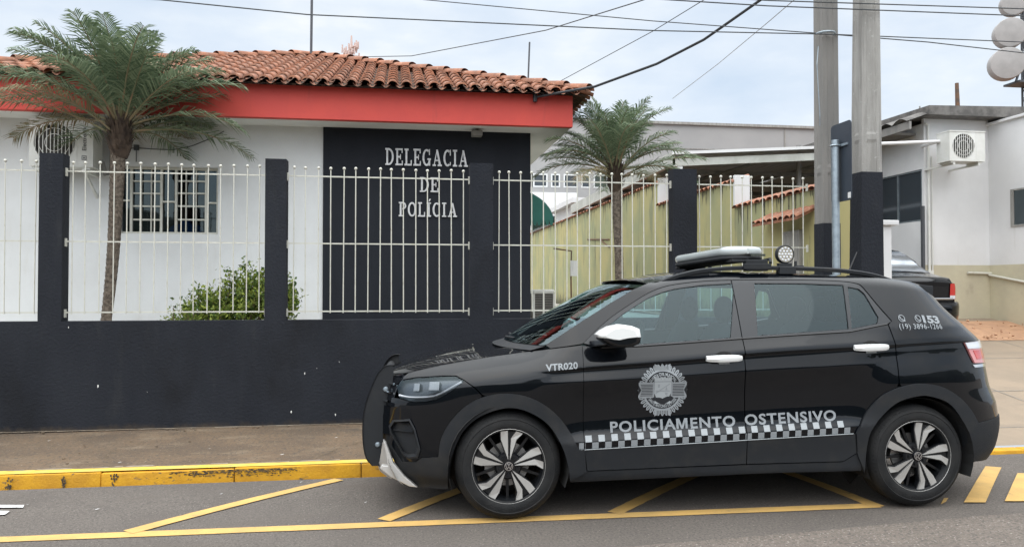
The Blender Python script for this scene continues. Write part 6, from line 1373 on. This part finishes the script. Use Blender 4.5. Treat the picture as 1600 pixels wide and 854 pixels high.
# --- wheels
def wheel(x, side, nm='wheel'):
    w_ = bpy.data.objects.new(nm, None); C.objects.link(w_); w_.parent = car; w_.location = (x, side*.86, .325)
    s_ = side
    b = MB(); prof = [(.214, -.005), (.225, .004), (.245, .010), (.262, .0095), (.280, .006), (.284, .009), (.300, -.002), (.314, -.016), (.3245, -.034), (.3265, -.05), (.3265, -.085), (.320, -.087), (.320, -.094), (.3265, -.096), (.3265, -.125), (.320, -.127), (.320, -.134), (.3265, -.136), (.3265, -.165), (.322, -.18), (.300, -.20), (.25, -.21), (.214, -.20)]
    b.lathe([(r, s_*y) for r, y in prof], (0, 0, 0), 'y', 72)
    for k in range(72):                           # tread blocks on the shoulder
        a = 2*PI*k/72+.02; a2 = a+.028; P_ = lambda an, r, y: (r*math.cos(an), s_*y, r*math.sin(an))
        b.q(P_(a, .3005, .0), P_(a2, .3005, .0), P_(a2, .3275, -.040), P_(a, .3275, -.040)); b.q(P_(a, .3275, -.040), P_(a2, .3275, -.040), P_(a2, .3285, -.082), P_(a, .3285, -.082))
    kid(b, 'tyre', 'rubber', w_, smooth=35, recalc=True)
    b = MB(); b.lathe([(.222, s_*.000), (.225, s_*.005), (.2285, s_*.003), (.2285, s_*-.004), (.218, s_*-.010)], (0, 0, 0), 'y', 64); kid(b, 'rim_lip', 'rim_silver', w_, smooth=40)
    b = MB(); b.lathe([(.222, s_*-.004), (.205, s_*-.035), (.195, s_*-.09), (.195, s_*-.2)], (0, 0, 0), 'y', 48)
    def pr(poly, d0, d1):
        n = len(poly); v0 = len(b.v); b.v += [(x_, s_*d0, z_) for x_, z_ in poly]+[(x_, s_*d1, z_) for x_, z_ in poly]; b.f.append(tuple(range(v0, v0+n))); b.m.append(0)
        for i in range(n): j = (i+1) % n; b.f.append((v0+i, v0+n+i, v0+n+j, v0+j)); b.m.append(0)
    # polar helper: angle clockwise from up as seen from outside
    def pz(r, a, k): an = rad(a+72*k); return (math.sin(an)*r*(1 if s_ < 0 else -1), math.cos(an)*r)
    for k in range(5):
        pr([pz(.03, -20, k), pz(.165, -19.5, k), pz(.222, -16, k), pz(.222, 25, k), pz(.165, 17.5, k), pz(.03, 30, k)], -.018, -.05)
        pr([pz(.055, 30, k), pz(.11, 31, k), pz(.221, 33, k), pz(.221, 37, k), pz(.11, 40, k), pz(.055, 42, k)], -.052, -.075)
    b.lathe([(.0, s_*-.012), (.075, s_*-.014), (.085, s_*-.03)], (0, 0, 0), 'y', 32)
    kid(b, 'rim', 'rim_black', w_)
    b = MB()
    def blade(A, B_, C_, D_, E_, F_):             # inner tip, mid pair, outer pair; raised ridge at the bend
        v0 = len(b.v); pts = [(*A, -.004), (*B_, -.010), (*D_, -.004), (*F_, -.004), (*E_, -.006), (*C_, -.006)]
        b.v += [(p[0], s_*p[2], p[1]) for p in pts]+[(p[0], s_*(p[2]-.02), p[1]) for p in pts]
        # faces: inner facet (A, B, C), outer facet (B, D, F?, E, C)
        b.f += [(v0, v0+1, v0+5), (v0+1, v0+2, v0+4, v0+5)] ; b.m += [0, 0]
        loop = [0, 1, 2, 4, 5]
        for i in range(5): a_, c_ = loop[i], loop[(i+1) % 5]; b.f.append((v0+a_, v0+6+a_, v0+6+c_, v0+c_)); b.m.append(0)
    for k in range(5):
        blade(pz(.036, -6, k), pz(.168, -18.2, k), pz(.165, -3.4, k), pz(.2255, -14.6, k), pz(.2255, -3.2, k), pz(.2255, -9, k))
        blade(pz(.036, 10, k), pz(.165, 3.4, k), pz(.168, 15.2, k), pz(.2255, 12.0, k), pz(.2255, 23.6, k), pz(.2255, 18, k))
    kid(b, 'spokes', 'rim_silver', w_, recalc=True)
    b = MB(); b.lathe([(.0, s_*-.085), (.135, s_*-.085), (.135, s_*-.10)], (0, 0, 0), 'y', 36); b.box((-.14, s_*-.075, -.06), (-.08, s_*-.12, .06)); kid(b, 'brake_disc', 'disc', w_, smooth=40)
    b = MB(); b.lathe([(0, s_*.002), (.024, s_*.001), (.028, s_*-.004), (.030, s_*-.014)], (0, 0, 0), 'y', 28); hub = kid(b, 'hub_cap', 'gloss_black', w_, smooth=50)
    b = MB(); yl = .0035                          # ring with a V above a W
    R_ = .0262; b.grid([[(R_*math.cos(a), s_*yl, R_*math.sin(a)) for a in [2*PI*i/28 for i in range(29)]], [((R_-.003)*math.cos(a), s_*yl, (R_-.003)*math.sin(a)) for a in [2*PI*i/28 for i in range(29)]]])
    for (p, q_) in (((-.0105, .021), (0, .003)), ((.0105, .021), (0, .003)), ((-.020, .012), (-.0095, -.018)), ((-.0095, -.018), (0, .0)), ((0, .0), (.0095, -.018)), ((.0095, -.018), (.020, .012))):
        d = Vector((q_[0]-p[0], q_[1]-p[1])).normalized(); nn = Vector((-d.y, d.x))*.0017; b.q(*[(x_, s_*(yl+.0002), z_) for x_, z_ in ((p[0]+nn.x, p[1]+nn.y), (q_[0]+nn.x, q_[1]+nn.y), (q_[0]-nn.x, q_[1]-nn.y), (p[0]-nn.x, p[1]-nn.y))])
    kid(b, 'emblem', 'chrome', hub, recalc=False)
    for k in range(5):
        c_ = pz(.053, 36, k); b = MB(); b.lathe([(0, s_*-.002), (.006, s_*-.002), (.008, s_*-.006), (.0085, s_*-.013), (.012, s_*-.0125)], (c_[0], 0, c_[1]), 'y', 8); kid(b, 'wheel_bolt', 'rim_black', w_)
    return w_
for x in (0, WB):
    for side in (-1, 1): wh = wheel(x, side); wh.rotation_euler = (0, rad(2 if x == 0 else 14), 0)
# --- light bar and work lamp
lb = bpy.data.objects.new('lightbar', None); C.objects.link(lb); lb.parent = car
def bar_body(z0, z1, crown, nm, mt, x0=1.495, x1=1.79, ye=.60):
    b = MB(); rows = []
    for j in range(-20, 21):
        y = j/20*ye; q_ = max(0, (abs(y)-ye+.14)/.14); k = math.sqrt(max(.0, 1-q_**2.2))*.97+.03; xm = (x0+x1)/2; hw = (x1-x0)/2*k; zc2 = (z0+z1)/2; hz = (z1-z0)/2*(1-.5*q_**3)
        sec = []
        for i in range(20):
            a = 2*PI*i/20; ca_, sa_ = math.cos(a), math.sin(a); sec.append((xm+hw*math.copysign(abs(ca_)**.55, ca_), y, zc2+hz*math.copysign(abs(sa_)**crown, sa_)))
        rows.append(sec)
    b.grid(rows, True); b.q(*rows[0]); b.q(*rows[-1]); return kid(b, nm, mt, lb, smooth=50)
bar_body(1.596, 1.636, .6, 'base', 'plastic'); lens = bar_body(1.622, 1.700, .7, 'lens', 'lens_white', 1.496, 1.790, .60)
for s_ in (-1, 1):
    b = MB(); b.box((1.53, s_*.545-.06, 1.585), (1.75, s_*.545+.06, 1.604)); b.box((1.62, s_*.60-.03, 1.525), (1.77, s_*.60+.03, 1.600)); b.box((1.60, s_*.625-.012, 1.535), (1.79, s_*.625+.012, 1.575)); b.tube([(1.80, s_*.6, 1.58), (1.82, s_*.55, 1.61), (1.79, s_*.5, 1.60)], .012, 6)
    kid(b, 'mount', 'plastic', lb, bevel=.005)
b = MB(); b.box((1.66, -.612, 1.625), (1.76, -.600, 1.640)); kid(b, 'maker_plate', 'chrome', lb)
wl = bpy.data.objects.new('work_lamp', None); C.objects.link(wl); wl.parent = car
cxl, czl = cpx(1228, 399, -.58); r = .062
b = MB(); b.lathe([(0, -.555), (r*.8, -.555), (r, -.57), (r, -.60), (r*.93, -.606), (r*.86, -.602)], (cxl, 0, czl), 'y', 32); kid(b, 'lamp_body', 'plastic', wl, smooth=40)
b = MB(); b.lathe([(0, -.6015), (r*.87, -.6015)], (cxl, 0, czl), 'y', 32); fc = kid(b, 'lamp_face', 'led', wl)
b = MB()
for (rr, n) in ((0, 1), (.022, 6), (.042, 12)):
    for k in range(n): a = 2*PI*k/n; b.lathe([(.008, -.6025), (.004, -.605), (0, -.6055)], (cxl+rr*math.cos(a), 0, czl+rr*math.sin(a)), 'y', 8)
kid(b, 'reflector_cups', 'lamp_white', fc)
b = MB(); b.box((cxl-.045, -.60, czl-.085), (cxl+.045, -.56, czl-.06)); b.box((cxl-.055, -.628, czl-.135), (cxl+.06, -.57, czl-.085)); b.tube([(cxl+.075, -.59, czl-.1), (cxl+.075, -.59, czl-.045)], .010, 8); b.box((cxl+.07, -.60, czl-.085), (cxl+.13, -.57, czl-.075)); kid(b, 'lamp_bracket', 'trim', wl, bevel=.003)
# --- lettering and marks on the near side
fd = [o for o in car.children if o.name.startswith('front_door') and o.data.vertices[0].co.y < 0][0]; rd = [o for o in car.children if o.name.startswith('rear_door') and o.data.vertices[0].co.y < 0][0]
bs_ = [o for o in car.children if o.name.startswith('body_side') and o.data.vertices[0].co.y < 0][0]
def letter(s, p0, p1, capv, par, off=.05, mt='vinyl', sp=1.0, lift=.0028):
    """p0,p1 baseline ends (pixels on the photo's sight lines), capv = cap height in px"""
    v, f = text_with_m(*s.split('M'), off, sp) if s == 'POLICIAMENTO' else text_mesh(s, off, sp=sp); a, c_ = cps(*p0), cps(*p1); h = cps(p0[0], p0[1]-capv)[1]-a[1]; b = MB()
    P_ = [(lerp(a[0], c_[0], q_[0]), lerp(a[1], c_[1], q_[0])+q_[1]*h) for q_ in v]; b.v = [(x, -(S(x, z)+lift), z) for x, z in P_]; b.f = f; b.m = [0]*len(f); return kid(b, 'lettering', mt, par, recalc=False)
letter('POLICIAMENTO', (954, 678.5), (1150, 668.5), 16.5, fd, .026, sp=1.12)
letter('OSTENSIVO', (1165, 667), (1308, 659.5), 16.5, rd, .026, sp=1.12)
letter('153', (1445.5, 506.5), (1471.5, 507.5), 11.5, bs_, .045, sp=.95, mt= 'vinyl', lift=.004)
letter('(19) 3896-1266', (1408, 516.5), (1475, 516.5), 8, bs_, .012, sp=1.1, mt= 'vinyl', lift=.004)
polys = []
for (u, v, r, tail_) in ((1411, 500, 5.5, True), (1436.5, 500.5, 5.5, False)):     # speech bubble and telephone roundels
    c0 = cps(u, v); R_ = r/238; n = 24
    for k in range(n):
        a0, a1 = 2*PI*k/n, 2*PI*(k+1)/n; polys.append([(c0[0]+rr*math.cos(a), c0[1]+rr*math.sin(a)) for rr, a in ((R_, a0), (R_, a1), (R_*.80, a1), (R_*.80, a0))])
    if tail_: polys.append([(c0[0]+R_*.35, c0[1]-R_*.85), (c0[0]+R_*.95, c0[1]-R_*.95), (c0[0]+R_*.95, c0[1]-R_*.3), (c0[0]+R_*.75, c0[1]-R_*.5)])
    for k in range(8):                              # handset
        a0, a1 = rad(150+15*k), rad(165+15*k); polys.append([(c0[0]+R_*.18+R_*rr*math.cos(a), c0[1]+R_*.18+R_*rr*math.sin(a)) for rr, a in ((.66, a0), (.66, a1), (.44, a1), (.44, a0))])
    for (dx, dy) in ((-.42, .30), (.30, -.42)): polys.append([(c0[0]+R_*(dx-.17), c0[1]+R_*(dy-.17)), (c0[0]+R_*(dx+.17), c0[1]+R_*(dy-.17)), (c0[0]+R_*(dx+.17), c0[1]+R_*(dy+.17)), (c0[0]+R_*(dx-.17), c0[1]+R_*(dy+.17))])
decal(polys, 'phone_marks', 'vinyl', bs_, .004)
# checker band
pit = .0815; bands = {'f': [[], []], 'r': [[], []], 'n': [[], []]}
for k in range(23):
    for row in (0, 1):
        x0 = .43+k*pit+(.0405 if row else 0); x1 = x0+.040
        if row and k > 21: continue
        if x1 > 2.222: continue
        for (a, c_) in ([(x0, x1)] if not (x0 < XD2 < x1 or x0 < XD1 < x1) else [(x0, (XD2 if x0 < XD2 < x1 else XD1)-.004), ((XD2 if x0 < XD2 < x1 else XD1)+.004, x1)]):
            zf = (lambda x: clad(x)+.004) if not row else (lambda x: c3(x)+.0015); h = .0385
            q4 = [(a, zf(a)), (c_, zf(c_)), (c_, zf(c_)+h), (a, zf(a)+h)]; bands['f' if XD1 < (a+c_)/2 < XD2 else 'n' if c_ < XD1+.001 else 'r'][row] += rsub(q4, 3)
for key, par in (('f', fd), ('r', rd)):
    decal(bands[key][0], 'checker_band', 'vinyl', par, .0028); decal(bands[key][1], 'checker_band', 'vinyl_light', par, .0028)  # upper row paler: the brightness of its upward tilt is put into the colour
nf = [o for o in car.children if o.name.startswith('front_fender') and o.data.vertices[0].co.y < 0][0]
decal(bands['n'][0]+bands['n'][1], 'checker_band', 'vinyl', nf, .0028)
b = MB(); pts = [(x, -(S(x, clad(x))+.011), clad(x)+.0005) for x in [.44+.04*i for i in range(45)]]; b.tube(pts, .0028, 5); kid(b, 'edge_line', 'vinyl_light', fd)
# round guard badge: scalloped rim, two ribbons, ring lettering, crowned shield
EC = cps(1036, 612.5); ER = 39/245
def ep(r, a): return (EC[0]+ER*r*math.sin(a), EC[1]+ER*1.02*r*math.cos(a))       # polar, clockwise from up
def exy(x, y): return (EC[0]+ER*x, EC[1]+ER*1.02*y)
lightp, darkp, midp = [], [], []
NS = 36
for k in range(NS):
    a0 = 2*PI*k/NS; w_ = PI/NS*.86; petal = [ep(.76, a0-w_*.8)]+[ep(.90+.10*math.cos(t*PI/2)*1.0, a0+w_*t) for t in (-1, -.6, -.2, .2, .6, 1)]+[ep(.76, a0+w_*.8)]; lightp.append(petal)
    midp.append([ep(.80, a0-w_*.12), ep(.93, a0-w_*.22), ep(.93, a0+w_*.22), ep(.80, a0+w_*.12)])
def ring(r0, r1, a0, a1, n=48): return [[ep(r0, lerp(a0, a1, i/n)), ep(r1, lerp(a0, a1, i/n)), ep(r1, lerp(a0, a1, (i+1)/n)), ep(r0, lerp(a0, a1, (i+1)/n))] for i in range(n)]
decal(ring(0, .80, 0, 2*PI), 'badge_ground', 'vinyl_dark', fd, .0024)
bg_ = decal(lightp, 'badge_petals', 'vinyl', fd, .0030); decal(midp, 'badge_petal_marks', 'vinyl_dark', fd, .0036)
decal(ring(.72, .79, 0, 2*PI), 'badge_rim', 'vinyl', fd, .0032); decal(ring(.46, .50, 0, 2*PI), 'badge_inner_rim', 'vinyl', fd, .0032)
rib, ribd = [], []
for s_ in (-1, 1):
    rib += rsub([exy(s_*.33, -.30), exy(s_*.97, -.30), exy(s_*.97, .30), exy(s_*.33, .30)], 3)
    for k in range(8): y = -.21+.06*k; ribd.append([exy(s_*.40, y-.013), exy(s_*(.84+.05*abs(k-3.5)/3.5), y-.013), exy(s_*(.84+.05*abs(k-3.5)/3.5), y+.013), exy(s_*.40, y+.013)])
    ribd.append([exy(s_*.98, -.22), exy(s_*.86, .0), exy(s_*.98, .22)])
for s_ in (-1, 1):
    lightp2 = [exy(-.30, s_*.76), exy(-.33, s_*1.0), exy(0, s_*.88), exy(.33, s_*1.0), exy(.30, s_*.76)]; rib.append(lightp2)
    for k in range(7): x = -.21+.07*k; ribd.append([exy(x-.012, s_*.785), exy(x-.012, s_*(.86+.03*abs(k-3))), exy(x+.012, s_*(.86+.03*abs(k-3))), exy(x+.012, s_*.785)])
decal(rib, 'badge_ribbon', 'vinyl', fd, .0038); decal(ribd, 'badge_ribbon_lines', 'vinyl_dark', fd, .0044)
sh = [exy(x, y) for x, y in ((-.33, .32), (.33, .32), (.33, -.12), (.26, -.28), (.12, -.40), (0, -.44), (-.12, -.40), (-.26, -.28), (-.33, -.12))]
shl = [[exy(.0, -.02), sh[i], sh[(i+1) % 9]] for i in range(9)]
for k in range(5): x = -.28+.14*k; shl.append([exy(x-.07, .36), exy(x+.07, .36), exy(x+.06, .52), exy(x+.03, .52), exy(x+.03, .47), exy(x-.03, .47), exy(x-.03, .52), exy(x-.06, .52)])
shl.append([exy(-.34, .33), exy(.34, .33), exy(.34, .38), exy(-.34, .38)])
shl += [[exy(-.32, -.52), exy(.32, -.52), exy(.32, -.42), exy(.2, -.36), exy(-.2, -.36), exy(-.32, -.42)]]
decal(shl, 'badge_shield', 'vinyl_light', fd, .0046)
decal([[exy(-.28, -.10), exy(.28, .26), exy(.28, .22), exy(-.28, -.14)], [exy(-.28, -.02), exy(.28, -.02), exy(.28, -.05), exy(-.28, -.05)], [exy(-.2, .10), exy(-.12, .10), exy(-.12, .22), exy(-.2, .22)], [exy(.1, .0), exy(.2, .0), exy(.15, .14)], [exy(.1, -.22), exy(.2, -.22), exy(.2, -.1), exy(.1, -.1)], [exy(-.2, -.30), exy(-.05, -.38), exy(.05, -.38), exy(.2, -.30), exy(.05, -.34), exy(-.05, -.34)]], 'badge_shield_marks', 'vinyl', fd, .0052)
def ring_text(s, a0, a1, r, h, flip):
    v, f = text_mesh(s, .02); P_ = []
    for (q0, q1) in v:
        a = lerp(a0, a1, q0); rr = r+q1*h if not flip else r+h-q1*h; P_.append(ep(rr, rad(a)))
    b = MB(); b.v = [(x, -(S(x, z)+.0046), z) for x, z in P_]; b.f = f; b.m = [0]*len(f); return kid(b, 'badge_lettering', 'vinyl_light', fd, recalc=False)
ring_text('GUARDA CIVIL MUNICIPAL', -58, 58, .555, .12, False); ring_text('SANTO ANTONIO DE POSSE', 238, 122, .555, .12, True)
# ================================================================== SEDAN in the driveway, seen from behind
sd_ = thing('sedan', (7.72, 12.9, drive_z(12.5)), 'black sedan with red tail lamps parked further up the driveway behind the patrol car', 'car')
yb = 10.75; zb0 = drive_z(10.9)
sd_.location = (7.86, yb, zb0+.03); sd_.rotation_euler = (rad(4.5), 0, rad(1.5))
LEN, HW = 4.3, .84
zprof = interp([(0, .92), (.06, .985), (.42, 1.01), (.62, 1.04), (1.05, 1.32), (1.3, 1.40), (1.8, 1.43), (2.3, 1.40), (2.9, 1.14), (3.1, 1.0), (3.9, .88), (4.2, .78), (4.3, .6)])
def shw(y, z):
    k = 1-max(0, (abs(y-2.15)-1.5)/.72)**2.5*.28
    wz = plin([(.2, .80), (.3, .835), (.6, .84), (.85, .82), (.98, .765), (1.05, .74), (1.40, .56), (1.45, .5)], z); return wz*k
rows = []; ysd = [0, .02, .08, .2, .35, .5, .62, .8, 1.0, 1.2, 1.5, 1.9, 2.3, 2.6, 2.9, 3.2, 3.6, 3.95, 4.2, 4.28, 4.3]
for y in ysd:
    zt = zprof(y); zb_ = .24 if .05 < y < 4.25 else .32; row = []
    for t in [i/14 for i in range(15)]:
        z = lerp(zb_, zt-.012, t); row.append((-shw(y, z)*(1-.06*max(0, t-.9)/.1), y, z))
    xl2 = row[-1][0]
    for i in range(1, 12): q_ = i/12; row.append((lerp(xl2, -xl2, q_), y, zt-.012+.022*math.sin(PI*q_)))
    row += [(-a, y_, z) for a, y_, z in row[:15][::-1]]
    rows.append(row)
b = MB(); b.grid(rows); b.q(*rows[0]); b.q(*rows[-1]); kid(b, 'body', 'paint', sd_, smooth=50)
def sgrid(nm, mt, f, na, nb_): b = MB(); b.grid([[f(i/na, j/nb_) for j in range(nb_+1)] for i in range(na+1)]); return kid(b, nm, mt, sd_, smooth=60, recalc=False)
M['sedan_glass'] = mat('sedan_glass', (.50, .54, .60), .10, .85); M['plate'] = mat('plate', (.4, .4, .4), .5)
def rgl(t, s): y = lerp(.60, 1.12, t); z = zprof(y)+.014; hw = shw(y, z)*lerp(.88, .86, t); q_ = s*2-1; return (q_*hw, y-.012, z+.010*(1-q_*q_)-.006)
sgrid('rear_glass', 'sedan_glass', rgl, 10, 12)
for s_ in (-1, 1):
    def sgl(t, q_): y = lerp(.92, 2.75, t); zt = min(1.375, zprof(y)-.05); z = lerp(.99, max(zt, 1.0), q_); return (s_*(shw(y, z)+.006), y, z)
    sgrid('side_glass', 'sedan_glass', sgl, 14, 5)
    def tlf(t, q_): z = lerp(.66, .90, t); a = q_; x = lerp(.56, .86, a); yy = -.012+max(0, (x-.62)/.24)**2*.16; return (s_*min(x, shw(max(0, yy), z)+.014), yy, z)
    tl_ = sgrid('tail_lamp', 'lamp_red', tlf, 6, 8)
    def tlw(t, q_): x, y, z = tlf(t*.22+.02, q_*.9); return (x, y-.004, z)
    b = MB(); b.grid([[tlw(i/3, j/6) for j in range(7)] for i in range(4)]); kid(b, 'reverse_lamp', 'lamp_white', tl_)
    for y in (.85, 3.45):
        w_ = bpy.data.objects.new('wheel', None); C.objects.link(w_); w_.parent = sd_; w_.location = (s_*.80, y, .31)
        b = MB(); b.lathe([(.2, s_*.02), (.25, s_*.03), (.30, s_*.01), (.31, s_*-.03), (.31, s_*-.17), (.2, s_*-.18)], (0, 0, 0), 'x', 32); kid(b, 'tyre', 'rubber', w_, smooth=40)
        b = MB(); b.lathe([(0, s_*.01), (.07, s_*.015), (.2, s_*.02)], (0, 0, 0), 'x', 20); kid(b, 'rim', 'rim_silver', w_)
    b = MB(); b.ball((s_*.93, 2.75, 1.02), .09, 10, 8, (1, .6, .7)); kid(b, 'side_mirror', 'paint', sd_, smooth=60)
b = MB(); b.box((-.52, -.012, .70), (.52, .006, .86)); kid(b, 'plate_recess', 'gloss_black', sd_); b = MB(); b.box((-.21, -.02, .72), (.21, -.0125, .85)); kid(b, 'number_plate', 'plate', sd_)
b = MB(); b.box((-.60, -.03, .655), (.60, -.0, .685)); kid(b, 'chrome_strip', 'chrome', sd_, bevel=.006)
b = MB(); rows = []
for (dy, z) in ((.0, .26), (-.05, .30), (-.075, .42), (-.075, .54), (-.05, .60), (.0, .615)): rows.append([(x, dy+.20*max(0, (abs(x)-.55)/.30)**2, z) for x in [-.855+.057*i for i in range(31)]])
b.grid(rows); kid(b, 'rear_bumper', 'paint', sd_, smooth=60)
